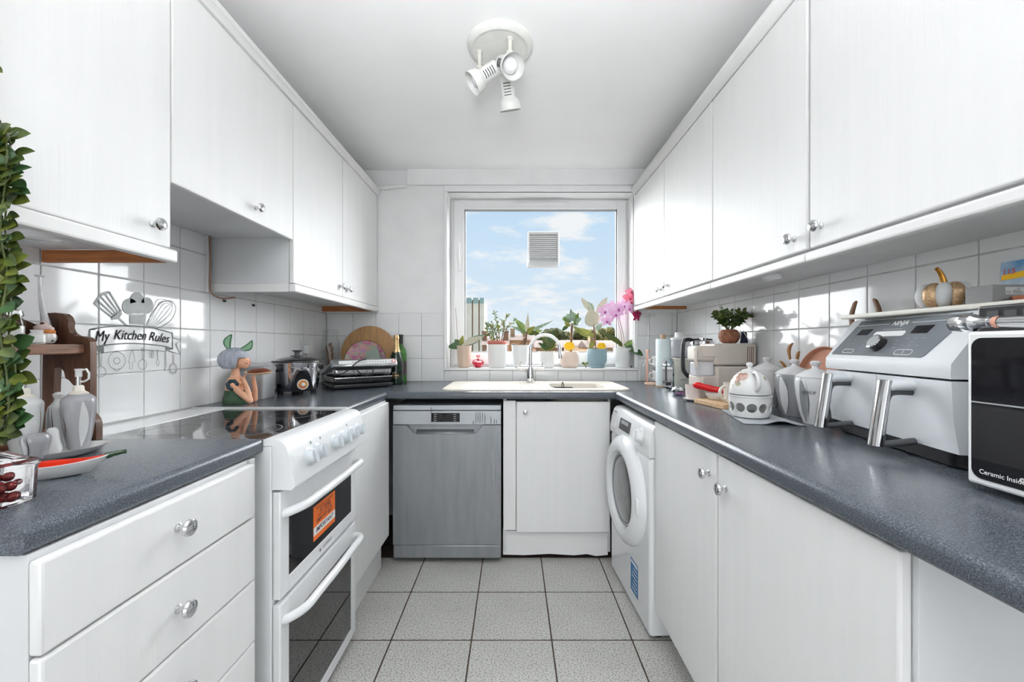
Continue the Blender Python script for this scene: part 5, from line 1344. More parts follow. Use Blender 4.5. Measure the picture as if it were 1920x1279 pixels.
b = MB(leaning(None, 2.738, .10) @ Matrix.Translation((-.985, 0, .141))); b.ribbon([(.139 * math.cos(t), -.0095, .139 * math.sin(t)) for t in [2 * PI * i / 56 for i in range(56)]], .004, (0, -1, 0), closed=True); part('rim', b, M['stem'], dk, True)
b = MB(leaning(None, 2.700, .12) @ Matrix.Translation((-.872, 0, .0)) @ Matrix.Rotation(math.radians(-16), 4, 'Y') @ Matrix.Translation((0, 0, .118)))
b.prism(rrect(.042, .110, .012, 5), (0, -.004, 0), (1, 0, 0), (0, 0, 1), (0, .008, 0))
single('small_board', b, mat('sage_green_board', srgb(146, 158, 148), .5, var=.05), 'small sage green board tilted beside the foil platter', 'board', (-.872, 2.70, WT + .001))
M['bottleg'] = mat('dark_green_bottle', (0.008, 0.022, 0.014, 1), .06, var=.3)
M['greeng'] = mat('green_bottle_glass', (0.05, 0.17, 0.03, 1), .06, var=.3)
M['goldfoil'] = mat('gold_foil', srgb(196, 166, 120), .3, .7, var=.15, vscale=60)
bt = thing('champagne_bottle', 'dark champagne bottle with gold foil neck beside the grill', 'bottle', (-.748, 2.640, WT + .0005))
b = MB(); b.lathe([(.040, 0), (.0435, .004), (.044, .12), (.042, .145), (.034, .18), (.022, .215), (.017, .24), (.0155, .285)], (0, 0, 0), 36); part('body', b, M['bottleg'], bt)
b = MB(); b.lathe([(.0265, .205), (.0225, .218), (.018, .242), (.0165, .286), (.0185, .288), (.0185, .302), (.015, .312), (0, .314)], (0, 0, 0), 28, cap0=False); part('foil', b, M['goldfoil'], bt)
b = MB()
pr = [(.044, 0), (.0446, .03), (.0446, .12)]
lathe_line(b, [(.0262, .17), (.0262, .212)], (0, 0, 0), -1.6, .02, .195, .21, 6); part('neck_medal', b, M['goldfoil'], bt)
b = MB(); rnd = random.Random(2)
for k in range(9): b.box((-.026 + k * .006, -.0453, .052), (-.022 + k * .006, -.0448, .060 + .002 * (k % 3)))
for k in range(5): b.box((-.012 + k * .006, -.0453, .040), (-.008 + k * .006, -.0448, .044))
for k in range(6): b.box((-.014 + k * .0055, -.0453, .068 + .001 * k), (-.0105 + k * .0055, -.0448, .075 + .002 * (k % 2)))
for f in b.bm.verts: f.co.y += (.0448 - math.sqrt(max(0, .0448 ** 2 - f.co.x ** 2)))
part('label_print', b, M['goldfoil'], bt)
bt = thing('wine_bottle', 'green wine bottle behind the champagne bottle', 'bottle', (-.752, 2.765, WT + .0005))
b = MB(); b.lathe([(.034, 0), (.037, .004), (.037, .19), (.033, .215), (.018, .238), (.0135, .25), (.0135, .31), (.0148, .312), (.0148, .318), (0, .319)], (0, 0, 0), 32); part('body', b, M['greeng'], bt)
b = MB(); b.lathe([(.0142, .258), (.0142, .3115), (.0155, .313), (.0155, .319), (0, .3205)], (0, 0, 0), 24, cap0=False); part('capsule', b, M['black'], bt)
b = MB(); b.lathe([(.0374, .05), (.0374, .14)], (0, 0, 0), 32, cap0=False, cap1=False); part('label', b, mat('dark_wine_label', srgb(70, 58, 62), .6, var=.15), bt)

# ================================================================== WINDOW SILL PLANTS
SILL = 1.0125; PY = 2.893
def sx_(u): return (u - CX) / FPX * PY
def pot(name, label, u, prof, mt, fn=None, soil=None, n=40):
    t = thing(name, label, 'plant', (sx_(u), PY, SILL))
    h = prof[-1][1]; rt = prof[-1][0]
    b = MB(); b.lathe(prof + [(rt - .004, h), (rt - .005, h - .02)], (0, 0, 0), n, cap1=False, fn=fn); part('pot', b, mt, t)
    b = MB(); b.lathe([(rt - .0052, h - .014), (rt * .5, h - .009), (0, h - .008)], (0, 0, 0), 20, cap0=False); part('soil', b, M['soil'], t)
    return t
def leafp(t, p0, p1, w, mt, up=(0, -1, .35), curl=.12, fold=.2, pointed=1.0, dy0=0.0, dy1=0.0):
    """one leaf between two picture points at the depth of the sill"""
    a = at(p0[0], p0[1], PY + dy0); c = at(p1[0], p1[1], PY + dy1); Ln = (c - a).length
    ratio = round(w * PY / FPX / Ln, 2)
    add_leaf(t, a, (c - a) + V((0, 0, curl * Ln)), up, (1.0, ratio, curl, fold, 9, pointed), mt, Ln * 1.02)
def stemp(t, pts, r, mt='gstem', name='stem', dys=None):
    P = [at(u, v, PY + (dys[i] if dys else 0)) for i, (u, v) in enumerate(pts)]
    b = MB(); b.tube(smooth_path(P, 5) if len(P) > 2 else P, r, 8); return part(name, b, M[mt], t, True)
M['potbeige'] = mat('beige_pot', srgb(205, 184, 166), .45, var=.03); M['potwhite'] = mat('white_pot', (.76, .77, .77, 1), .35, var=.015)
M['potpink'] = mat('blush_pot', srgb(224, 204, 192), .5, var=.03); M['potblue'] = mat('blue_grey_pot', srgb(138, 164, 174), .45, var=.04); M['terra'] = mat('terracotta', srgb(186, 112, 98), .8, var=.12, vscale=30)
M['yellow'] = mat('yellow_card', srgb(250, 196, 10), .5, var=.05); M['leafgrey'] = mat('grey_green_leaf', srgb(110, 136, 110), .4, col2=srgb(170, 190, 172), vscale=14)
# 1 beige pot, orchid without flowers
t = pot('potted_orchid', 'flowerless orchid in a tapered beige pot on the sill', 870, [(.037, 0), (.041, .004), (.050, .146), (.0525, .150), (.0525, .154)], M['potbeige'])
leafp(t, (866, 648), (842, 657), 14, 'leaf3', dy1=-.02, curl=.35); leafp(t, (868, 647), (908, 625), 15, 'leafgrey', dy1=-.03, curl=-.12); leafp(t, (867, 646), (906, 633), 12, 'leafpale', dy0=-.005, dy1=-.055, curl=.05)
leafp(t, (864, 648), (868, 630), 9, 'leafolive', dy1=-.02); leafp(t, (861, 646), (852, 637), 10, 'leaf3', dy1=.02); stemp(t, [(858, 648), (857, 620), (854, 577)], .0014, 'stem', 'stake')
# red heart bottle
t = thing('perfume_bottle', 'small red heart shaped bottle between two pots on the sill', 'bottle', (sx_(896.5), PY - .01, SILL)); M['redglass'] = mat('red_glass', srgb(208, 50, 74), .1, var=.15, coat=.5)
b = MB(); b.lathe([(.014, 0), (.026, .006), (.036, .022), (.034, .036), (.022, .046), (.009, .050), (.007, .056)], (0, 0, 0), 32, fn=lambda a, z: 1 + .07 * math.cos(8 * a)); part('body', b, M['redglass'], t)
b = MB(); b.lathe([(.011, .055), (.011, .060), (.006, .063)], (0, 0, 0), 20); part('collar', b, M['redglass'], t)
b = MB(); P = [(16 * math.sin(a) ** 3, 13 * math.cos(a) - 5 * math.cos(2 * a) - 2 * math.cos(3 * a) - math.cos(4 * a)) for a in [2 * PI * i / 28 for i in range(28)]]
b.prism([(x * .0009, z * .0009) for x, z in P], (0, -.005, .077), (1, 0, 0), (0, 0, 1), (0, .01, 0)); part('heart_stopper', b, M['redglass'], t)
for sg in (-1, 1):
    b = MB(); b.tube(smooth_path([(sg * .008, 0, .054), (sg * .026, 0, .052), (sg * .038, 0, .036), (sg * .034, 0, .024)], 4), .003, 8); part('bow', b, M['redglass'], t)
# 2 large white pot, twiggy jade
t = pot('potted_jade', 'twiggy jade plant in the largest white pot on the sill', 932, [(.054, 0), (.058, .005), (.066, .08), (.0715, .155), (.072, .162)], M['potwhite'])
b = MB(); b.lathe([(.064, .150), (.0665, .168), (.069, .170), (.069, .186), (.064, .187), (.062, .17)], (0, 0, 0), 36, cap0=False, cap1=False); part('inner_pot', b, M['terra'], t)
rnd = random.Random(21)
tips = []
for pts in ([(938, 640), (934, 615), (930, 600), (928, 584)], [(938, 640), (944, 618), (946, 602), (955, 590)], [(936, 640), (928, 620), (918, 610), (912, 608)], [(940, 640), (950, 616), (962, 606), (968, 602)], [(930, 640), (924, 622), (922, 606)], [(944, 640), (946, 618), (940, 600)], [(926, 640), (916, 626), (912, 615)]):
    P = [at(u, v, PY + rnd.uniform(-.03, .03)) for u, v in pts]; P[0] = at(pts[0][0], 650, PY)
    path = smooth_path(P, 6); b = MB(); b.tube(path, [.004 * (1 - .75 * i / len(path)) for i in range(len(path))], 7); part('stem', b, M['stem'], t, True); tips.append(path)
for path in tips:
    for i in range(5, len(path)):
        for k in range(2):
            add_leaf(t, path[i], (rnd.uniform(-1, 1), rnd.uniform(-.8, .3), rnd.uniform(-.3, .9)), (rnd.uniform(-.4, .4), -1, .5), (.022, .009, .1, .2, 5, 1.0), rnd.choice(['leafgrey', 'leafgrey', 'leafolive']), rnd.uniform(.7, 1.2))
for k in range(46):
    p = at(rnd.uniform(911, 938), rnd.uniform(612, 641), PY + rnd.uniform(-.04, .02)); add_leaf(t, p, (rnd.uniform(-1, 1), rnd.uniform(-.8, .2), rnd.uniform(-.2, .9)), (rnd.uniform(-.4, .4), -1, .5), (.022, .009, .1, .2, 5, 1.0), rnd.choice(['leafolive', 'leafolive', 'leaf', 'leaf2']), rnd.uniform(.9, 1.6))
# 3 white pot, long strap leaves
t = pot('potted_strap_plant', 'plant with long arching strap leaves in a tall white pot', 976, [(.042, 0), (.046, .005), (.056, .08), (.0625, .150), (.0635, .158)], M['potwhite'])
for p1, w, mt, cu in (((990, 587), 7, 'leafpale', 0), ((1036, 598), 7, 'leafgrey', -.1), ((962, 597), 13, 'leaf2', .1), ((956, 613), 8, 'leafgrey', .1), ((1018, 622), 12, 'leafolive', .1), ((1012, 630), 10, 'leaf', .2), ((972, 618), 13, 'leafolive', .1), ((1003, 612), 10, 'leafolive', .0)):
    leafp(t, (988, 624), p1, w, mt, curl=cu, dy1=rnd.uniform(-.05, .01), pointed=1.5)
stemp(t, [(982, 650), (985, 638), (988, 622)], .007, 'stem')
for k in range(9): stemp(t, [(984 + rnd.uniform(-3, 3), 634), (977 + k * 2, 640 + rnd.uniform(-3, 3)), (970 + k * 3, 651)], .0015, 'stem', 'root')
# 4 small white pot, dark leaves
t = pot('potted_dark_rosette', 'dark leaved rosette in the small white pot behind the tap', 1025, [(.044, 0), (.048, .004), (.0575, .106), (.0595, .113)], M['potwhite'])
for p1, w, mt in (((1010, 645), 9, 'leaf3'), ((1016, 624), 11, 'leaf'), ((1038, 622), 11, 'leaf3'), ((1046, 634), 9, 'leaf'), ((1044, 648), 8, 'leafolive'), ((1028, 628), 9, 'leaf3'), ((1013, 654), 7, 'leafolive')):
    leafp(t, (1028, 656), p1, w, mt, dy1=rnd.uniform(-.05, .03), curl=.1)
for k in range(6): stemp(t, [(1028 + rnd.uniform(-6, 6), 660), (1026 + rnd.uniform(-8, 8), 648), (1024 + k * 2, 640)], .0016, 'stem')
# 5 blush pot, bushy top on a bare trunk, yellow trap
t = pot('potted_tree_succulent', 'bushy light green plant on a bare trunk in a blush pot', 1068, [(.046, 0), (.054, .006), (.066, .04), (.0675, .065), (.064, .095), (.058, .112)], M['potpink'])
stemp(t, [(1070, 662), (1071, 640), (1072, 618), (1073, 606)], .0085, 'stem', 'trunk')
for k in range(34):
    a = rnd.uniform(0, 2 * PI); r0 = rnd.uniform(2, 8); p0 = (1073 + r0 * math.cos(a), 604 + .6 * r0 * math.sin(a)); p1 = (1073 + rnd.uniform(11, 21) * math.cos(a), 600 + rnd.uniform(8, 17) * math.sin(a))
    leafp(t, p0, p1, rnd.uniform(7, 10), rnd.choice(['leaf2', 'leafgrey', 'leafgrey', 'leaf2', 'leafolive']), dy0=rnd.uniform(-.02, .02), dy1=rnd.uniform(-.06, .04), curl=.2)
leafp(t, (1066, 610), (1056, 622), 7, 'leaf3', curl=.3); leafp(t, (1075, 612), (1105, 632), 9, 'leafolive', curl=-.15, dy1=-.03)
def trap(t, u, v, s, dy):
    c = at(u, v, PY + dy); P = []
    for i in range(40):
        a = 2 * PI * i / 40; P.append((s * (1 + .09 * math.cos(9 * a)) * math.cos(a), s * .8 * (1 + .09 * math.cos(9 * a)) * math.sin(a)))
    b = MB(); b.prism(P, c, (1, 0, 0), (0, 0, 1), (0, .0015, 0)); b.box(c + V((-.003, 0, -s * 1.35)), c + V((.003, .0015, -s * .7))); part('sticky_trap', b, M['yellow'], t, True, label='yellow sticky trap')
trap(t, 1067.5, 649, .036, -.045)
# 6 ribbed blue pot, rubber plant
t = pot('potted_rubber_plant', 'pale leaved rubber plant in the ribbed blue grey pot', 1119.5, [(.046, 0), (.050, .004), (.052, .018), (.049, .022), (.060, .030), (.0655, .045), (.0655, .131)], M['potblue'], fn=lambda a, z: 1 + (.02 * math.cos(32 * a) if z > .028 else 0), n=128)
stemp(t, [(1117, 657), (1116, 640), (1114, 622), (1113, 606)], .0045, 'stem')
leafp(t, (1113, 613), (1107, 581), 30, 'leafpale', curl=.05, fold=.08, dy1=-.03); leafp(t, (1108, 585), (1090, 559), 11, 'leafpale', curl=.0); leafp(t, (1111, 585), (1102, 566), 10, 'leafgrey'); leafp(t, (1112, 588), (1109, 568), 8, 'leafpale')
leafp(t, (1119, 588), (1138, 558), 13, 'leafpale', curl=.0); leafp(t, (1118, 618), (1131, 606), 9, 'leafgrey'); leafp(t, (1115, 622), (1122, 611), 8, 'leafpale'); leafp(t, (1114, 632), (1080, 618), 11, 'leafolive', curl=.2, dy1=.03); leafp(t, (1115, 640), (1106, 655), 10, 'leafolive', curl=.2, dy1=.02)
trap(t, 1128, 649, .030, -.03)
t = thing('succulent_pup', 'tiny green succulent beside the ribbed blue pot', 'plant', (sx_(1097), PY - .035, SILL))
for a in range(7): add_leaf(t, at(1097, 684, PY - .035), (math.cos(a * .9), -.3, .5 + .3 * math.sin(a * 2)), (0, -1, .5), (.030, .011, .1, .2, 5, 1.0), 'leaf2', 1.0)
b = MB(); b.tube([(sx_(1097), PY - .035, SILL), at(1097, 684, PY - .035)], .003, 8); part('stem', b, M['gstem'], t, True)
# 7 white pot, lilac orchid
t = pot('potted_lilac_orchid', 'lilac flowering orchid in a white pot at the sill end', 1167, [(.044, 0), (.048, .005), (.058, .10), (.0635, .128), (.064, .136)], M['potwhite'])
s1 = [(1167, 655), (1165, 630), (1160, 608), (1157, 592), (1150, 582), (1138, 588)]; s2 = [(1170, 655), (1170, 635), (1163, 605), (1157, 588), (1164, 576), (1182, 574)]
stemp(t, s1, .0018, 'stem', dys=[0, -.01, -.02, -.03, -.04, -.05]); stemp(t, s2, .0018, 'stem', dys=[0, -.01, -.02, -.03, -.04, -.05])
leafp(t, (1168, 648), (1122, 626), 11, 'leaf', curl=.25, dy1=-.04); leafp(t, (1170, 647), (1206, 638), 9, 'leaf2', curl=.15, dy1=-.05); leafp(t, (1172, 645), (1206, 667), 19, 'leaf3', curl=-.1, dy1=-.09, up=(.2, -1, .5)); leafp(t, (1166, 650), (1158, 640), 8, 'leafolive')
M['lilac'] = mat('lilac_petal', srgb(226, 170, 214), .5, col2=srgb(240, 206, 232), vscale=30); M['lilacd'] = mat('purple_lip', srgb(176, 84, 160), .4, var=.2); M['pink'] = mat('pink_petal', srgb(234, 110, 140), .5, col2=srgb(240, 150, 170), vscale=30); M['crim'] = mat('crimson_petal', srgb(170, 36, 84), .5, var=.2)
def flower(t, u, v, dy, s, mt, lip, tilt):
    c = at(u, v, PY + dy); n = V((tilt[0], -1, tilt[1])).normalized(); ex = V((0, 0, 1)).cross(n).normalized() * -1; ez = n.cross(ex) * -1
    b = MB()
    for a, L_, w in ((90, 1, .62), (18, 1.05, .95), (162, 1.05, .95), (-48, .95, .6), (228, .95, .6)):
        d = ex * math.cos(math.radians(a)) + ez * math.sin(math.radians(a)); sd = n.cross(d); R = []
        for i in range(6):
            tt = i / 5; ww = s * w * .42 * math.sin(PI * (.08 + .88 * tt)) ** .8; p = c + d * (s * .5 * L_ * tt * 1.9) - n * (.10 * s * tt * tt)
            R.append([p - sd * ww - n * .0, p + n * .05 * s * (1 - tt), p + sd * ww])
        b.loops(R, closed=False)
    f = part('flower', b, M[mt], t, True, angle=60)
    b = MB(); b.ball(c + n * .004 - ez * s * .12, s * .16, (1, 1, 1.2), 10, 7); part('lip', b, M[lip], f, True)
for u, v, s, tl in ((1135, 584, .058, (-.4, .1)), (1148, 577, .062, (-.1, .2)), (1160, 580, .06, (.2, .0)), (1170, 574, .058, (.1, .3)), (1180, 578, .058, (.4, .1)), (1155, 590, .05, (0, -.2)), (1138, 602, .048, (-.2, -.3))): flower(t, u, v, -.05 + .006 * (u % 5), s, 'lilac', 'lilacd', tl)
# tall stake with pink and crimson flowers
t = thing('tall_orchid_spray', 'tall dark stake with pink and crimson flowers beside the lilac orchid', 'plant', (sx_(1187), PY, SILL))
stemp(t, [(1188, 688), (1186, 610), (1184.5, 528)], .0022, 'stem', 'stake'); b = MB(); b.lathe([(.017, 0), (.017, .008), (.006, .014), (.004, .02)], (0, 0, 0), 18); part('foot', b, M['black'], t)
stemp(t, [(1187, 640), (1186, 590), (1183, 555), (1184, 545)], .0016, 'gstem', dys=[-.004, -.02, -.03, -.03]); stemp(t, [(1186, 600), (1189, 592), (1194, 590)], .0014, 'gstem', dys=[-.004, -.05, -.08])
for u, v, s, mt, tl in ((1182, 559, .055, 'pink', (-.3, .1)), (1184, 548, .045, 'pink', (.1, .5)), (1184, 566, .04, 'pink', (.2, -.4))): flower(t, u, v, -.035, s, mt, 'crim', tl)
flower(t, 1195, 592, -.09, .05, 'crim', 'crim', (.7, -.2))

# ================================================================== RIGHT WORKTOP THINGS
Z0 = WT + .0005
# glass candle holder in the corner
cg = thing('candle_holder', 'tall clear glass candle holder with globe foot in the corner', 'candle holder', (.893, 2.735, Z0))
b = MB(); b.lathe([(.030, 0), (.044, .020), (.050, .055), (.046, .095), (.030, .130), (.012, .150), (.006, .158)], (0, 0, 0), 32, cap1=False); part('globe', b, M['clear'], cg)
b = MB(); b.lathe([(.0045, .156), (.004, .28), (.0045, .42), (.010, .432)], (0, 0, 0), 14); part('stem', b, M['clear'], cg)
b = MB(); b.lathe([(.010, .430), (.014, .436), (.045, .441), (.058, .447), (.056, .449), (.012, .442)], (0, 0, 0), 32, cap0=False); part('dish', b, M['clear'], cg)

# mug tree with two mugs
M['copper'] = mat('rose_copper', srgb(226, 170, 150), .3, .5, var=.05)
mt_ = thing('mug_tree', 'rose copper wire mug tree on a wooden base', 'mug tree', (.895, 2.600, Z0))
b = MB(); b.lathe([(.045, 0), (.046, .003), (.045, .010), (.042, .012)], (-.020, 0, 0), 28); part('base', b, mat('pale_pink_wood', srgb(222, 190, 164), .5, var=.08), mt_)
b = MB(); b.cyl((-.050, -.012, .012), (-.050, -.012, .215), .0028, n=10); b.cyl((-.050, .012, .012), (-.050, .012, .215), .0028, n=10); b.tube([(-.050, -.012, .213), (-.050, 0, .219), (-.050, .012, .213)], .0028, 8); part('post', b, M['copper'], mt_)
for z in (.08, .165, .205):
    b = MB(); b.tube([(-.050, -.012, z), (-.034, -.004, z + .002), (-.026, 0, z + .010)], .0024, 8); part('hook', b, M['copper'], mt_)
for z, lab in ((.022, 'lower white mug on the rose copper mug tree'), (.112, 'upper white mug on the rose copper mug tree')):
    m_ = thing('mug', lab, 'mug', (.905, 2.600, Z0 + z))
    b = MB(); b.lathe([(.022, 0), (.026, .003), (.028, .06), (.0285, .068), (.026, .068), (.024, .006), (0, .005)], (.004, 0, 0), 24); part('cup', b, M['ceram'], m_)
    b = MB(); b.tube(smooth_path([(-.020, 0, .052), (-.040, 0, .050), (-.046, 0, .034), (-.040, 0, .018), (-.019, 0, .014)], 4), .0038, 8); part('handle', b, M['ceram'], m_)

# paper towel
pt = thing('paper_towel', 'white kitchen roll on a holder with wooden knob', 'kitchen roll', (.905, 2.488, Z0))
b = MB(); b.lathe([(.044, 0), (.044, .006)], (0, 0, 0), 28); part('holder_base', b, M['lightwood'], pt)
b = MB(); b.lathe([(.041, .0065), (.0415, .010), (.0415, .283), (.040, .286), (.012, .286)], (0, 0, 0), 36); part('roll', b, mat('pale_paper', srgb(214, 226, 228), .8, var=.03, bump=.3, bscale=160), pt)
b = MB(); b.lathe([(.013, .286), (.0145, .289), (.0145, .309), (.012, .312), (0, .3125)], (0, 0, 0), 20); part('knob', b, mat('tan_knob_wood', srgb(176, 142, 112), .5, var=.15), pt)

# chopper
cp = thing('food_chopper', 'food chopper with clear jug and white lid behind the toaster', 'chopper', (1.035, 2.560, Z0))
b = MB(); b.lathe([(.056, 0), (.058, .006), (.055, .10), (.046, .150), (.044, .17)], (0, 0, 0), 32); part('motor_base', b, M['plastic'], cp)
b = MB(); b.lathe([(.043, .171), (.050, .178), (.053, .275), (.053, .282)], (0, 0, 0), 32, cap1=False); jg = part('jug', b, glass_mat('frosted_jug', (.93, .93, .95, 1), 1.0, .05, (.85, .86, .92, 1), .35), cp)
b = MB()
for k in range(6): b.box((-.030, -.0535, .20 + k * .012), (-.018 + .004 * (k % 2), -.0525, .2022 + k * .012))
part('scale_marks', b, M['grey'], jg)
b = MB(); b.lathe([(.056, .282), (.057, .285), (.055, .293), (.032, .297), (.030, .300), (.029, .326), (.026, .329), (0, .329)], (0, 0, 0), 32); part('lid', b, M['plastic'], cp)

# toaster
M['tbeige'] = mat('warm_white_plastic', srgb(214, 211, 203), .35, var=.02)
to = thing('toaster', 'white toaster with a chrome end and black lever slot', 'toaster', (.985, 2.348, Z0))
b = MB(); P = [(z, x) for x, z in ()]
R = []
def rr(hy, z): return hy
sec = [(-.078, .010), (-.080, .03), (-.080, .12), (-.076, .150), (-.064, .170), (-.040, .178), (.040, .178), (.064, .170), (.076, .150), (.080, .12), (.080, .03), (.078, .010)]
b.prism(sec, (-.098, 0, 0), (0, 1, 0), (0, 0, 1), (.205, 0, 0)); part('body', b, M['tbeige'], to, angle=40)
b = MB(); b.prism([(y * .985, z) for y, z in sec], (-.1065, 0, 0), (0, 1, 0), (0, 0, 1), (.008, 0, 0)); cend = part('chrome_end', b, M['chrome'], to, angle=40)
b = MB(); b.prism(rrect(.012, .062, .010, 5), (-.108, .020, .098), (0, 1, 0), (0, 0, 1), (.0016, 0, 0)); part('lever_slot', b, M['black'], cend)
b = MB(); b.box((-.126, .008, .128), (-.108, .034, .140), .003); part('lever', b, M['chrome'], cend)
b = MB(); b.lathe([(.012, 0), (.011, .012), (0, .013)], (-.107, -.012, .032), 18, (-1, 0, 0)); part('browning_knob', b, M['black'], cend)
b = MB(); text_on(b, 'TOAST', .008, (-.1072, .03, .020), (0, -1, 0), (0, 0, 1)) if False else b.box((-.1072, -.01, .018), (-.1066, .045, .021)); part('end_print', b, M['grey'], cend)
for y in (-.03, .03):
    b = MB(); b.box((-.075, y - .013, .1775), (.09, y + .013, .1790), .0005); part('slot', b, M['black'], to)
for z in (.062, .118):
    b = MB(); b.box((-.075, -.0822, z - .001), (.10, -.0795, z + .002), .0005); part('groove_trim', b, M['plastic'], to)
for x in (-.08, .08):
    for y in (-.06, .06):
        b = MB(); b.cyl((x, y, 0), (x, y, .012), .010, n=12); part('foot', b, M['rubber'], to)

# glass jug kettle with black handle
ke = thing('kettle', 'glass jug kettle with a large black handle', 'kettle', (.988, 2.150, Z0))
b = MB(); b.lathe([(.066, 0), (.068, .004), (.068, .024), (.064, .028)], (0, 0, 0), 32); part('base', b, M['black'], ke)
b = MB(); b.lathe([(.062, .0285), (.066, .04), (.066, .12), (.060, .20), (.056, .250)], (0, 0, 0), 36, cap1=False); part('glass_body', b, glass_mat('teal_glass', (.70, .82, .82, 1), 1.3), ke)
b = MB(); b.lathe([(.057, .250), (.060, .253), (.060, .268), (.052, .274), (.018, .276), (.016, .286), (0, .287)], (0, 0, 0), 32, cap0=False); part('lid', b, M['chrome'], ke)
b = MB(); b.tube(smooth_path([(-.048, 0, .272), (-.075, 0, .278), (-.098, -.002, .268), (-.104, -.004, .23), (-.104, -.004, .15), (-.098, -.002, .115), (-.076, 0, .088), (-.060, 0, .080)], 6), .0125, 12, flat=.8); part('handle', b, M['black'], ke)
b = MB(); b.tube([(-.055, 0, .276), (0, 0, .281), (.05, 0, .276)], .005, 8); part('lid_strap', b, M['black'], ke)

# coffee machine with milk jug
M['cbeige'] = mat('beige_machine_plastic', srgb(206, 198, 188), .38, var=.02)
cm_ = thing('coffee_machine', 'beige capsule coffee machine with clip-on milk jug', 'coffee machine', (.98, 1.975, Z0))
b = MB(); b.box((.935, 1.895, WT + .002), (1.122, 2.055, 1.073), .012, 3); b.box((.868, 1.905, WT + .002), (.945, 2.045, 1.03), .012, 3); part('lower_body', b, M['cbeige'], cm_, True)
b = MB(); b.box((.925, 1.893, 1.0755), (1.122, 2.057, 1.1765), .012, 3); ub = part('upper_body', b, M['cbeige'], cm_, True)
for k in range(4):
    b = MB(); b.box((1.076 + k * .0085, 1.8925, 1.085), (1.079 + k * .0085, 1.8945, 1.163)); part('vent_slot', b, M['stem'], ub, True)
b = MB(); b.box((.836, 1.898, 1.094), (.932, 1.985, 1.166), .012, 3); hd = part('milk_head', b, M['cbeige'], cm_, True)
b = MB(); b.box((.885, 1.8968, 1.116), (.888, 1.8985, 1.126)); part('head_mark', b, M['print'], hd, True)
b = MB(); b.box((.868, 1.893, 1.1155), (.9335, 1.8985, 1.166), .003); part('head_cover', b, M['cbeige'], hd, True)
b = MB(); b.tube(smooth_path([(.848, 1.90, 1.142), (.838, 1.893, 1.132), (.836, 1.89, 1.10), (.842, 1.892, 1.068)], 4), .008, 10, flat=.6); part('spout_lever', b, M['cbeige'], hd, True)
b = MB(); b.box((.846, 1.903, 1.024), (.930, 1.98, 1.0935), .010, 3); part('milk_jug', b, glass_mat('milky_jug', (.95, .95, .97, 1), 1.0, .08, (.86, .87, .92, 1), .55), cm_, True)

# lobed brown pot with leafy plant on the coffee machine
pp = thing('potted_leafy_plant', 'leafy green plant in a lobed brown pot on the coffee machine', 'plant', (1.030, 1.965, 1.1775))
b = MB(); b.lathe([(.026, 0), (.036, .006), (.047, .028), (.046, .046), (.036, .062), (.030, .066), (.028, .06), (0, .058)], (0, 0, 0), 48, fn=lambda a, z: 1 - .10 * math.exp(-((((a - 4.05 + PI) % (2 * PI)) - PI) / .16) ** 2) - .06 * math.exp(-((((a - 2.0 + PI) % (2 * PI)) - PI) / .2) ** 2)); part('pot', b, mat('brown_stoneware', srgb(142, 92, 68), .7, var=.25, vscale=60, bump=.3, bscale=150), pp)
rnd = random.Random(31)
for k in range(30):
    a = rnd.uniform(0, 2 * PI); rr_ = rnd.uniform(.035, .115); h = rnd.uniform(.06, .10) * (1 - .35 * rr_ / .1) + .028
    P = [(0.3 * rr_ * math.cos(a) * .3, .3 * rr_ * math.sin(a) * .3, .058), (rr_ * .55 * math.cos(a), rr_ * .5 * math.sin(a), .058 + h * .55), (rr_ * math.cos(a), rr_ * .8 * math.sin(a), .055 + h)]
    path = smooth_path(P, 5); b = MB(); b.tube(path, .0011, 5); part('stem', b, M['gstem'], pp)
    for i in range(3, len(path)):
        p = V((1.030, 1.965, 1.1775)) + path[i]
        for q in range(2 if i % 2 else 1):
            add_leaf(pp, p, (rnd.uniform(-1, 1), rnd.uniform(-1, .4), rnd.uniform(-.2, .8)), (rnd.uniform(-.5, .5), -.7, .8), (.022, .016, .15, .2, 5, 1.0), rnd.choice(['leaf', 'leaf3', 'leaf2', 'leaf2', 'leaf']), rnd.uniform(.8, 1.3))
ns = thing('folding_stand', 'small navy pouch on a white wire stand beside the brown pot', 'stand', (1.098, 1.955, 1.1775))
b = MB(); b.prism([(-.016, 0), (.010, 0), (.004, .052), (-.010, .056)], (0, -.012, .0005), (1, 0, 0), (0, 0, 1), (0, .024, 0)); part('pouch', b, mat('navy_fabric', srgb(34, 42, 60), .7, var=.15), ns)
for y in (-.014, .014):
    b = MB(); b.tube([(-.016, y, .062), (.002, y, .03), (.0185, y, .0015)], .0025, 8); part('wire_leg', b, M['plastic'], ns)

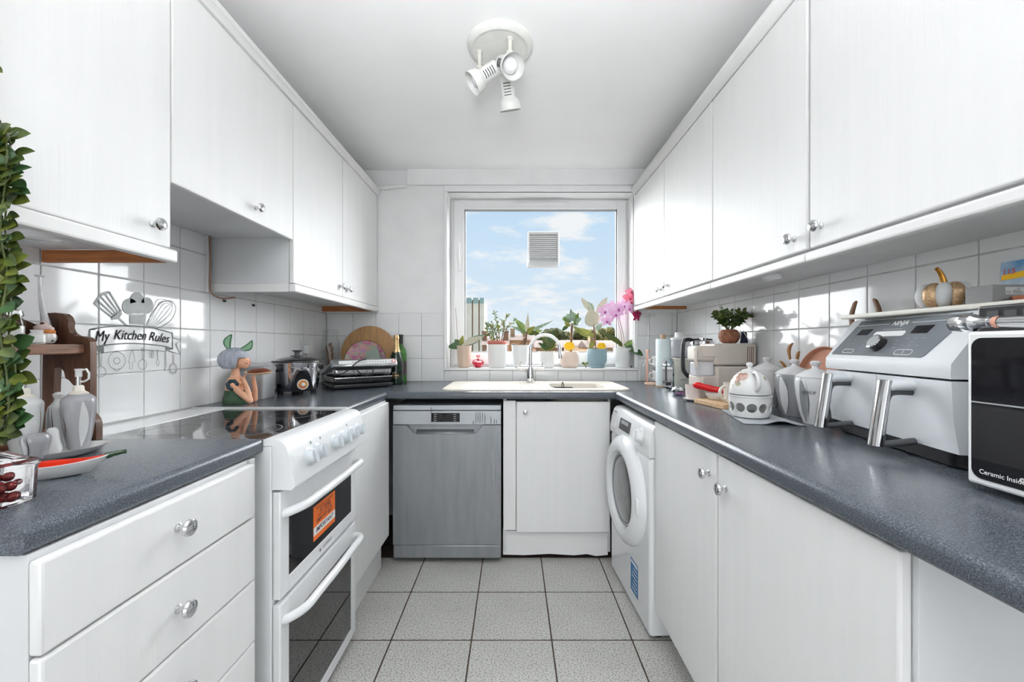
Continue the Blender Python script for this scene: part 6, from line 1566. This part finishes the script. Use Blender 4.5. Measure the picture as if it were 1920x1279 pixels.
# small things in front of the coffee machine
fp = thing('foil_packet', 'crumpled silver foil packet beside the toaster', 'packet', (.830, 2.070, Z0))
b = MB(); rnd = random.Random(8); b.ball((0, 0, .022), .03, (1.0, .8, .74), 18, 10, fn=lambda t, p: 1 + .06 * math.sin(5 * t + 2 * p) + .05 * math.sin(9 * p + 3 * t)); part('foil', b, M['chrome'], fp, angle=15)
b = MB(); b.box((-.024, -.0265, .004), (.02, -.0225, .014), .001); part('printed_band', b, mat('pink_blue_print', srgb(180, 110, 140), .5, col2=srgb(90, 100, 150), vscale=120), fp)
b = MB(); b.lathe([(.026, 0), (.030, .002), (.046, .008), (.048, .010), (.044, .0095), (.026, .005), (0, .005)], (.812, 1.848, Z0), 32); single('saucer', b, M['ceram'], 'white saucer under the coffee cup', 'saucer', (.812, 1.848, Z0))
b = MB(); b.lathe([(.030, 0), (.034, .003), (.0365, .03), (.038, .066), (.036, .066), (.033, .008), (0, .007)], (.812, 1.848, Z0 + .0056), 32); single('coffee_cup', b, mat('blush_cup', srgb(226, 212, 206), .3, var=.02), 'straight sided white cup under the coffee spout', 'cup', (.812, 1.848, Z0 + .0056))
b = MB(Matrix.Translation((.862, 1.692, Z0)) @ Matrix.Rotation(math.radians(8), 4, 'Z')); b.box((-.068, -.098, 0), (.068, .098, .020), .003)
single('wooden_board', b, M['lightwood'], 'small thick light wood board under the bowl and mug', 'board', (.862, 1.692, Z0))
BZ = Z0 + .0205
b = MB(); b.lathe([(.028, 0), (.032, .002), (.042, .018), (.045, .028), (.043, .028), (.036, .010), (0, .006)], (.860, 1.742, BZ), 32); single('small_bowl', b, M['ceram'], 'small white bowl on the light wood board', 'bowl', (.860, 1.742, BZ))
rt = thing('red_tool', 'red handled kitchen tool resting on the small bowl', 'tool', (.862, 1.738, BZ + .0285))
b = MB(); b.tube(smooth_path([(-.072, .062, .026), (-.055, .045, .024), (-.02, .012, .014), (.012, -.012, .010), (.030, -.028, .010)], 5), [.010, .012, .0135, .0145, .0150, .0145, .0135, .0135, .0140, .0145, .0140, .0130, .0125, .0125, .0130, .0130, .0130, .0130, .0125, .012, .011], 12); part('grip', b, mat('red_plastic', srgb(208, 24, 28), .25, var=.05), rt)
b = MB(); b.tube([(.024, -.024, .010), (.044, -.04, .009)], .0115, 12); part('black_end', b, M['black'], rt)
b = MB(); b.ball((.002, -.018, .016), .0035); part('rivet', b, M['black'], rt)
mg = thing('tea_mug', 'cream mug with a round handle on the light wood board', 'mug', (.876, 1.636, BZ))
b = MB(); b.lathe([(.028, 0), (.033, .003), (.037, .04), (.037, .080), (.035, .080), (.032, .008), (0, .007)], (0, 0, 0), 32); part('cup', b, M['cream'], mg)
b = MB(); b.tube([(-.034 - .026 * math.sin(t) * .95, -.006 * math.sin(t), .038 + .027 * math.cos(t)) for t in [PI * i / 12 for i in range(13)]], .0062, 10); part('handle', b, M['cream'], mg)

# grey cloth under the teapot
b = MB(); C0, C1, C2_, C3 = V((.800, 1.585)), V((.728, 1.300)), V((.905, 1.268)), V((.925, 1.550)); NU, NV = 26, 26
def cloth(u, v):
    p = (C0 * (1 - u) + C3 * u) * (1 - v) + (C1 * (1 - u) + C2_ * u) * v
    z = .0022
    if v > .72: z += (v - .72) / .28 * (.011 * (.5 - .5 * math.cos(2 * PI * min(1, max(0, (u - .28) / .62)))))
    return V((p.x, p.y, WT + z))
G_ = [[cloth(i / NU, j / NV) for i in range(NU + 1)] for j in range(NV + 1)]
for dz, rev in ((0, False), (-.0018, True)):
    R = [[b.vert(p + V((0, 0, dz))) for p in r] for r in G_]
    for j in range(NV):
        for i in range(NU): b.face([R[j][i], R[j][i + 1], R[j + 1][i + 1], R[j + 1][i]])
single('felt_cloth', b, mat('grey_felt', srgb(168, 172, 178), .9, var=.06, bump=.4, bscale=220), 'grey felt cloth with a rucked edge under the teapot', 'cloth', (.87, 1.42, WT + .0005))

# teapot warmer and teapot
WX, WYY, WZ = .818, 1.425, WT + .0026
wr = thing('teapot_warmer', 'white ceramic teapot warmer with round holes', 'warmer', (WX, WYY, WZ))
sh = MB(); prof = [(.050, 0), (.058, .004), (.064, .02), (.066, .055), (.067, .070), (.069, .072), (.069, .077), (.062, .077), (.060, .07), (.058, .02), (.052, .008), (0, .007)]
sh.lathe(prof, (0, 0, 0), 64)
ang0 = math.atan2(-WYY, -WX)
cut = MB()
for k in range(-3, 4):
    a = ang0 + .10 + k * .56; cut.cyl((.03 * math.cos(a), .03 * math.sin(a), .037), (.1 * math.cos(a), .1 * math.sin(a), .037), .0155, n=24)
cm2 = cut.mesh('cut'); co = bpy.data.objects.new('cut', cm2); COL.objects.link(co)
wme = evaluated(sh, [('BOOLEAN', dict(object=co, operation='DIFFERENCE', solver='EXACT'))], 35); bpy.data.objects.remove(co)
part_me('shell', wme, M['ceram'], wr)
b = MB(); b.lathe([(.018, .0075), (.019, .02), (.017, .021), (0, .018)], (0, 0, 0), 20); part('tealight', b, M['chrome'], wr)
tp_ = thing('teapot', 'white domed teapot with brown flower print on the warmer', 'teapot', (WX, WYY, WZ + .0775))
TPf = [(.056, 0), (.064, .003), (.0655, .010), (.064, .022), (.058, .045), (.047, .064), (.034, .076), (.024, .080)]
b = MB(); b.lathe(TPf, (0, 0, 0), 48); bd = part('body', b, M['ceram'], tp_)
b = MB(); b.lathe([(.025, .0803), (.024, .083), (.014, .087), (.007, .089), (.0055, .093), (.0095, .097), (.011, .103), (.008, .109), (0, .111)], (0, 0, 0), 28, cap0=False); part('lid', b, M['ceram'], tp_)
va = math.atan2(-WYY, -WX)
d = V((math.cos(va + .30), math.sin(va + .30), 0))
b = MB(); b.tube(smooth_path([d * .034 + V((0, 0, .076)), d * .062 + V((0, 0, .078)), d * .086 + V((0, 0, .060)), d * .088 + V((0, 0, .035)), d * .064 + V((0, 0, .018))], 6), .0062, 10); part('handle', b, M['ceram'], tp_)
ds = V((math.cos(va + PI + .30), math.sin(va + PI + .30), 0))
b = MB(); b.tube(smooth_path([ds * .05 + V((0, 0, .025)), ds * .078 + V((0, 0, .045)), ds * .094 + V((0, 0, .072))], 5), [.014, .013, .012, .011, .010, .0095, .009, .0085, .008, .0075, .007], 12); part('spout', b, M['ceram'], tp_)
b = MB()
for k, (da, z0, z1, w) in enumerate(((-.75, .040, .078, .040), (-.35, .050, .077, .026), (-1.15, .030, .066, .022))): lathe_line(b, TPf, (0, 0, 0), va + da, w, z0, z1, 8)
part('flower_print', b, mat('brown_flower_print', srgb(150, 104, 84), .2, col2=srgb(216, 190, 184), vscale=60), bd)
b = MB()
for k, (da, z0, z1, w) in enumerate(((-.62, .030, .046, .022), (-1.0, .024, .036, .012), (1.05, .05, .066, .012))): lathe_line(b, TPf, (0, 0, 0), va + da, w, z0, z1, 6)
part('leaf_print', b, mat('grey_leaf_print', srgb(168, 164, 140), .2, var=.2, vscale=60), bd)

# canisters
M['marble'] = mat('grey_marble_glaze', (0.22, 0.225, 0.24, 1), .22, col2=(0.36, 0.365, 0.38, 1), vscale=12, stretch=(1, 1, .4)); M['marblew'] = mat('white_marble_glaze', (0.70, 0.70, 0.71, 1), .2, var=.04, vscale=12)
def canister(label, pos, s, body, pn, txt=None):
    t = thing('canister', label, 'canister', pos)
    pr = [(.034 * s, 0), (.036 * s, .004), (.048 * s, .04), (.057 * s, .09), (.0605 * s, .125), (.060 * s, .140), (.058 * s, .146)]
    b = MB(); b.lathe(pr, (0, 0, 0), 44); bd = part('body', b, M[body], t)
    va_ = math.atan2(-pos[1], -pos[0])
    for da in (-.75, .62):
        b = MB(); lathe_line(b, pr, (0, 0, 0), va_ + da, .032 * s, .005, .145, 12, .15); part('panel', b, M[pn], bd)
    b = MB(); lathe_line(b, pr, (0, 0, 0), va_ - .48, .002, .01, .14, 12, .15); lathe_line(b, pr, (0, 0, 0), va_ + .36, .002, .01, .14, 12, .15); part('painted_line', b, M['print'], bd)
    b = MB(); b.lathe([(.059 * s, .1465), (.0595 * s, .149), (.050 * s, .157), (.030 * s, .168), (.016 * s, .173), (.010 * s, .177), (.009 * s, .182), (.015 * s, .188), (.0165 * s, .194), (.011 * s, .199), (0, .2)], (0, 0, 0), 40, cap0=False); part('lid', b, M[pn if body == 'marble' and s > .98 and txt is None and False else 'marblew' if body == 'marblew' or s < 1.01 else 'marble'], t)
    if txt:
        d = V((math.cos(va_ - .35), math.sin(va_ - .35), 0)); ex = V((-d.y, d.x, 0)); b = MB()
        text_on(b, txt, .020, d * (.0585 * s) + V((0, 0, .103)), ex, (0, 0, 1), shear=.35)
        for v_ in b.bm.verts:
            hz = V((v_.co.x, v_.co.y, 0)); k = (.0592 * s + (v_.co.z - .103) * .09) / max(hz.length, 1e-4); v_.co.x *= k; v_.co.y *= k
        part('lettering', b, M['print'], bd)
canister('large grey marbled canister with white lid beside the teapot', (.998, 1.462, Z0), 1.0, 'marble', 'marblew')
canister('grey lidded canister standing behind the teapot', (1.042, 1.692, Z0), 1.02, 'marblew', 'marble')
canister('white lettered canister squeezed against the air fryer', (.962, 1.312, Z0), .92, 'marblew', 'marble', 'spice')

# wooden utensils and terracotta plate behind the canisters
ut = thing('wooden_utensils', 'bunch of curved wooden spoons in a black wire holder', 'utensils', (1.088, 1.600, Z0))
b = MB(); b.lathe([(.022, 0), (.023, .003), (.023, .10)], (0, 0, 0), 18, cap1=False); part('holder', b, M['black'], ut)
M['uwood'] = mat('honey_wood', srgb(150, 104, 58), .4, var=.3, vscale=30)
for P, r in ((((0, 0, .01), (0, .004, .14), (-.006, .012, .20), (-.004, .02, .235), (.006, .012, .258)), (.004, .004, .006, .011, .004)), (((.004, -.004, .01), (-.004, .01, .12), (-.02, .025, .17), (-.03, .034, .186)), (.004, .004, .008, .004)), (((-.004, 0, .01), (-.012, .012, .10), (-.024, .028, .138), (-.03, .036, .146)), (.004, .004, .008, .004)), (((0, .004, .01), (.004, -.01, .15), (.0, -.024, .212), (.004, -.03, .225)), (.004, .004, .009, .003))):
    path = smooth_path(P, 5); m_ = len(path); rs = []
    for i in range(m_):
        f = i / (m_ - 1) * (len(r) - 1); k = min(int(f), len(r) - 2); rs.append(r[k] + (r[k + 1] - r[k]) * (f - k))
    b = MB(); b.tube(path, rs, 10, flat=.6); part('spoon', b, M['uwood'], ut)
b = MB(Matrix.Translation((1.092, 1.455, Z0 + .1225)) @ Matrix.Rotation(.16, 4, 'Y')); b.lathe([(.08, .008), (.112, .002), (.120, -.012), (.122, -.012), (.116, .006), (.08, .014)], (0, 0, 0), 48, (1, 0, 0)); 
single('terracotta_plate', b, mat('smooth_terracotta', srgb(196, 138, 112), .6, var=.08), 'round terracotta plate leaning on the tiles behind the canisters', 'plate', (1.09, 1.455, Z0))
sv = thing('wooden_servers', 'pair of curved wooden servers behind the air fryer', 'servers', (1.088, 1.275, Z0))
for sg in (-1, 1):
    b = MB(); b.tube(smooth_path([(0, sg * .012, .0), (0, sg * .020, .15), (0, sg * .036, .26), (0, sg * .050, .335), (0, sg * .040, .375), (0, sg * .030, .388)], 5), [.006] * 10 + [.007, .008, .009, .0095, .0095, .0095, .009, .009, .0085, .008, .008, .0075, .007, .006, .005, .004], 10, flat=.6); part('server', b, mat('walnut', srgb(128, 92, 68), .45, var=.2, vscale=30), sv)

# ------------------------------------------------------------------ air fryer
M['fryer'] = mat('satin_white_fryer', (0.68, 0.705, 0.73, 1), .28, var=.012); M['panelgrey'] = mat('slate_panel', (0.155, 0.172, 0.19, 1), .2, var=.12, vscale=9)
AR = math.radians(-99.2)
af = thing('air_fryer', 'white two drawer air fryer with slate control panel and chrome handles', 'air fryer', (.9115, 1.009, Z0), AR)
AW = .208
b = MB(); b.loops([[(x, y + .09, z) for x, y in rrect(a, c, .03, 5)] for a, c, z in ((.190, .078, 0), (.196, .084, .004), (.204, .092, .032))]); part('base', b, M['black'], af)
b = MB(); P = [(-.008, .033), (-.014, .178), (.178, .178), (.178, .033)]
b.prism([(.012, .033), (.012, .1785), (.178, .1785), (.178, .033)], (-AW, 0, 0), (0, 1, 0), (0, 0, 1), (2 * AW, 0, 0)); part('drawer_housing', b, M['darkgrey'], af)
b = MB(); P = [(-.020, .182), (-.022, .190), (-.021, .212), (-.014, .222), (.050, .316), (.060, .322), (.178, .322), (.178, .182)]
b.prism(P, (-AW, 0, 0), (0, 1, 0), (0, 0, 1), (2 * AW, 0, 0)); up = part('upper_housing', b, M['fryer'], af, angle=30)
b = MB()
for k in range(12): b.box((-AW - .0012, .06 + .008 * k, .205), (-AW + .001, .064 + .008 * k, .29))
part('side_vent', b, M['print'], up)
for sg in (-1, 1):
    x0, x1 = (-AW + .001, -.0015) if sg < 0 else (.0015, AW - .001)
    b = MB(); P = [(-.006, .034), (-.016, .10), (-.020, .1775), (.012, .1775), (.012, .034)]
    b.prism(P, (x0, 0, 0), (0, 1, 0), (0, 0, 1), (x1 - x0, 0, 0)); dr = part('drawer', b, M['fryer'], af, angle=30)
    cx_ = sg * .106
    b = MB(); b.tube(smooth_path([(cx_, -.016, .161), (cx_, -.050, .161), (cx_, -.068, .158)], 4), .0175, 14, flat=.72); 
    h1 = part('handle_arm', b, M['fryer'], dr, label='white upper handle arm')
    b = MB(); b.tube(smooth_path([(cx_, -.014, .146), (cx_, -.050, .146), (cx_, -.0655, .136), (cx_, -.072, .10), (cx_, -.078, .04), (cx_, -.070, .030), (cx_, -.012, .038)], 6), .0085, 12, flat=.9); part('handle_core', b, M['darkgrey'], dr)
    b = MB(); R = []
    for i in range(9):
        t_ = i / 8; c_ = V((cx_, -.070 - .020 * t_, .172 - .145 * t_)); R.append([c_ + V((.0175 * math.cos(a), .0115 * math.sin(a), 0)) for a in [2 * PI * k / 28 for k in range(28)]])
    b.loops(R); part('chrome_grip', b, M['chrome'], dr, angle=50)
# control panel on the slope
pd = V((0, .064, .094)).normalized(); pn_ = V((0, -.094, .064)).normalized()
def pp_(x, s): return V((x, -.014, .222)) + pd * s      # s runs up the slope, 0 to .1137
b = MB(); b.prism([(-.192, .004), (-.188, .0), (.125, 0), (.132, .005), (.168, .112), (-.165, .112)], pp_(0, 0) + pn_ * .0003, (1, 0, 0), pd, pn_ * .0016); cpn = part('control_panel', b, M['panelgrey'], up)
def pprism(poly, lift=.0019, th=.0004): return poly, lift, th
def pane_part(name, polys, m_, lift=.0020, th=.0004):
    b = MB()
    for poly in polys: b.prism(poly, pp_(0, 0) + pn_ * lift, (1, 0, 0), pd, pn_ * th)
    return part(name, b, m_, cpn)
def line(x0, s0, x1, s1, w=.0012):
    d_ = V((x1 - x0, s1 - s0)); n_ = V((-d_.y, d_.x)).normalized() * w / 2
    return [(x0 - n_.x, s0 - n_.y), (x1 - n_.x, s1 - n_.y), (x1 + n_.x, s1 + n_.y), (x0 + n_.x, s0 + n_.y)]
pane_part('trim_line', [line(-.166, .096, -.045, .0965)], M['whiteprint']); pane_part('trim_line', [line(.028, .0965, .158, .097)], M['whiteprint'])
def off(poly, x, s): return [(a + x, c + s) for a, c in poly]
pane_part('left_display', [[(-.142, .064), (-.098, .064), (-.090, .083), (-.136, .083)]], M['blackgloss']); pane_part('right_display', [[(.046, .064), (.094, .064), (.100, .086), (.048, .086)]], M['blackgloss'])
pane_part('function_bar', [off(rrect(.052, .0075, .007, 5), -.022, .066)], M['plastic'])
def outline(a, c, r, x, s, w=.0011):
    P = off(rrect(a, c, r, 5), x, s); Q = off(rrect(a - w, c - w, r - w, 5), x, s); n_ = len(P)
    return [[P[i], P[(i + 1) % n_], Q[(i + 1) % n_], Q[i]] for i in range(n_)]
pane_part('zone_button', outline(.022, .0065, .006, -.127, .012), M['whiteprint']); pane_part('zone_button', outline(.026, .0075, .007, .068, .012), M['whiteprint'])
sm = [[(-.052 + k * .006, .078), (-.0475 + k * .006, .078), (-.0475 + k * .006, .0805), (-.052 + k * .006, .0805)] for k in range(11)]
for x, s in ((-.128, .048), (-.128, .036), (-.08, .04), (-.08, .03), (-.08, .02), (.024, .044), (.026, .034), (.03, .024), (.052, .05), (.074, .05), (.096, .05), (.072, .04), (.052, .03), (.072, .03), (.094, .03)): sm.append([(x - .006, s), (x + .006, s), (x + .006, s + .0012), (x - .006, s + .0012)])
pane_part('panel_print', sm, M['grey'])
b = MB(); text_on(b, 'NINJA', .0185, pp_(-.009, .0965) + pn_ * .002, (1, 0, 0), pd, bold=.012, shear=.12); text_on(b, '2', .009, pp_(.068, .012) + pn_ * .002, (1, 0, 0), pd); text_on(b, '1', .009, pp_(-.127, .012) + pn_ * .002, (1, 0, 0), pd); part('lettering', b, M['whiteprint'], cpn)
b = MB(); b.lathe([(.0205, .001), (.020, .018), (.018, .020), (0, .0202)], pp_(-.024, .032), 32, pn_); kb = part('dial', b, M['black'], cpn)
b = MB(); b.lathe([(.0198, .0185), (.0192, .021), (.0165, .0215), (.016, .0205)], pp_(-.024, .032), 32, pn_, cap0=False, cap1=False); part('dial_ring', b, M['chrome'], kb)
b = MB(); b.lathe([(.0165, .0203), (.016, .0212), (0, .0213)], pp_(-.024, .032), 28, pn_, cap0=False); part('dial_face', b, M['grey'], kb)

# ------------------------------------------------------------------ microwave
mw = thing('microwave', 'white microwave with black glass door at the worktop end', 'microwave', (.955, .48, Z0))
MX = .788; my0, my1, mz0, mz1 = .225, .717, WT + .012, 1.193
b = MB(); b.box((MX + .022, my0 + .003, mz0), (1.120, my1 - .003, mz1 - .001), .006)
for x in (MX + .06, 1.08):
    for y in (my0 + .05, my1 - .05): b.cyl((x, y, WT + .001), (x, y, mz0 + .002), .012, n=12)
part('case', b, M['enamel'], mw, True)
b = MB(); b.box((MX, my0 + .10, mz0 + .001), (MX + .0215, my1, mz1), .006, 3); dr = part('door', b, M['enamel'], mw, True)
b = MB(); b.prism(rrect((my1 - my0 - .1) / 2 - .009, (mz1 - mz0) / 2 - .012, .016, 6), (MX - .0012, (my0 + .1 + my1) / 2, (mz0 + mz1) / 2 + .001), (0, 1, 0), (0, 0, 1), (.0014, 0, 0)); gl = part('door_glass', b, M['blackgloss'], dr, True)
b = MB(); b.box((MX - .0016, my0 + .11, 1.072), (MX - .001, my1 - .0095, 1.0745)); part('glass_seam', b, M['grey'], gl, True)
b = MB(); text_on(b, 'Ceramic Inside', .0105, (MX - .0012, .664, .9575), (0, -1, 0), (0, 0, 1), bold=.008); b.ribbon([(MX - .0014, .6365 + .0034 * math.cos(t), .9605 + .0034 * math.sin(t)) for t in [PI / 3 * i for i in range(6)]], .001, (-1, 0, 0), closed=True); b.ribbon([(MX - .0014, .6365 + .0016 * math.cos(t), .9605 + .0016 * math.sin(t)) for t in [PI / 3 * i for i in range(6)]], .0008, (-1, 0, 0), closed=True); part('lettering', b, M['whiteprint'], gl, True)
b = MB(); b.box((MX + .001, my0 + .003, mz0 + .001), (MX + .021, my0 + .099, mz1), .005); part('control_column', b, M['blackgloss'], mw, True)

# chrome grinder lying on the microwave
cg = thing('chrome_grinder', 'long chrome grinder lying on the microwave front edge', 'grinder', (.822, .60, 1.1935))
b = MB(); b.lathe([(.010, 0), (.0150, .002), (.0155, .014), (.0135, .018), (.0155, .022), (.0155, .036), (.012, .040), (.009, .050), (.0095, .06)], (.822, .770, 1.2095), 28, (0, -1, 0)); b.ball((.822, .772, 1.2095), .006); part('head', b, M['chrome'], cg, True)
b = MB(); b.tube([(.822, .711, 1.2095), (.823, .68, 1.2085), (.826, .62, 1.206), (.832, .52, 1.206), (.836, .42, 1.2075)], [.0085, .010, .0115, .0125, .013], 20); part('shaft', b, M['chrome'], cg, True)
b = MB(); b.lathe([(.0098, 0), (.0102, .004), (.0098, .008)], (.8222, .703, 1.2092), 22, (0, -1, 0), cap0=False, cap1=False); part('collar', b, M['copper'], cg, True)
# black vented box carrying the board
bb2 = thing('black_vented_box', 'slim black vented box on the microwave under the board', 'box', (1.03, .60, 1.1935))
b = MB(); b.box((.872, .44, 1.1940), (1.118, .775, 1.2425), .004); part('case', b, M['black'], bb2, True)
for k in range(11):
    b = MB(); b.box((.8705, .47 + k * .027, 1.206), (.8725, .488 + k * .027, 1.232)); part('vent', b, M['darkgrey'], bb2, True)
b = MB(); b.box((.935, .42, 1.2432), (1.124, 1.180, 1.2545), .004)
single('serving_board', b, mat('cream_board', srgb(226, 223, 214), .45, var=.03), 'long cream board laid across the air fryer and black box', 'board', (1.02, .83, 1.2432))
# pumpkin
BT = 1.2548
pk = thing('pumpkin_ornament', 'white and gold glitter pumpkin ornament on the cream board', 'ornament', (1.006, .962, BT))
M['glitter'] = mat('gold_glitter', srgb(170, 134, 100), .35, .6, col2=srgb(214, 184, 146), vscale=260, bump=.5, bscale=300); M['goldstem'] = mat('gold_stem', srgb(178, 126, 54), .3, .75, var=.25, vscale=50); M['matte'] = mat('matte_white', srgb(214, 216, 216), .6, var=.02)
for k in range(10):
    a = 2 * PI * k / 10 + .12; c = V(((.028 * math.cos(a)), .028 * math.sin(a), .0300)); Mx = Matrix.Rotation(a, 3, 'Z')
    b = MB(); b.ball(c, 1.0, (.0235, .0172, .0298), 16, 12, Mx); part('lobe', b, M['glitter'] if k % 2 else M['matte'], pk)
b = MB(); b.tube(smooth_path([(0, 0, .046), (-.001, 0, .062), (-.006, 0, .078), (-.013, 0, .089), (-.0185, 0, .094)], 4), [.009, .0082, .0075, .007, .0066, .0062, .0058, .0055, .0052, .005, .0048, .0046, .0046, .0044, .0042, .004, .0042], 12); part('stem', b, M['goldstem'], pk)
gb = thing('cardboard_box', 'flat grey cardboard box with a printed label beside the pumpkin', 'box', (1.009, .845, BT))
b = MB(); b.box((.956, .822, BT), (1.062, .872, BT + .036), .001); part('carton', b, mat('grey_card', srgb(132, 132, 133), .6, var=.03), gb, True)
b = MB(); b.box((.982, .8214, BT + .016), (1.019, .8219, BT + .031)); lb = part('label', b, mat('pale_label', srgb(196, 196, 196), .6, var=.02), gb, True)
b = MB(); text_on(b, 'FSC', .006, (.988, .8213, BT + .0205), (1, 0, 0), (0, 0, 1)); text_on(b, 'MIX', .0045, (1.007, .8213, BT + .0275), (1, 0, 0), (0, 0, 1))
for k in range(3): b.box((.996, .82115, BT + .0185 + k * .0025), (1.017 - .003 * k, .82135, BT + .0194 + k * .0025))
text_on(b, 'CX', .005, (.990, .8219, BT + .009), (1, 0, 0), (0, 0, 1)); part('label_print', b, M['print'], lb, True)
b = MB(); b.lathe([(.014, 0), (.016, .002), (.017, .010), (.0155, .010), (.0145, .003), (0, .003)], (.985, .795, BT), 24); single('copper_cup', b, mat('copper_metal', srgb(170, 110, 84), .3, .8, var=.1), 'tiny copper measuring cup in front of the cardboard box', 'cup', (.985, .795, BT))
pk2 = thing('seed_packet', 'colourful paper packet leaning on the tiles over the microwave', 'packet', (1.112, .87, BT))
Mk = Matrix.Translation((1.108, .875, BT)) @ Matrix.Rotation(.10, 4, 'Y')
b = MB(Mk); b.box((0, -.085, 0), (.003, .070, .104)); part('paper', b, mat('sky_blue_white_print', srgb(92, 150, 196), .45, col2=srgb(226, 232, 236), vscale=14), pk2, True)
b = MB(Mk); b.prism([(-.085, .070), (.066, .062), (.066, .074), (-.085, .09)], (-.0006, 0, 0), (0, 1, 0), (0, 0, 1), (.0005, 0, 0)); part('yellow_band', b, M['yellow'], pk2, True)
b = MB(Mk); text_on(b, '115', .017, (-.0008, .052, .080), (0, -1, 0), (0, 0, 1), bold=.01); part('red_lettering', b, mat('red_print', srgb(206, 60, 60), .5, var=.05), pk2, True)

# ------------------------------------------------------------------ groups of look-alikes
GROUPS = {'wall_cupboard': 'white wall cupboards', 'base_cupboard': 'white base cupboards', 'worktop': 'grey speckled worktops', 'cornice': 'cupboard cornices',
          'puck_light': 'lights under the wall cupboards', 'wall_hook': 'black hooks on the left tiles', 'oil_bottle': 'oil bottles on the tray', 'mug': 'mugs on the mug tree',
          'canister': 'marbled canisters', 'terraced_house': 'houses outside the window', 'tree': 'trees outside the window'}
for o in list(COL.objects):
    k = o.name.split('.')[0]
    if o.parent is None and k in GROUPS: o['group'] = GROUPS[k]
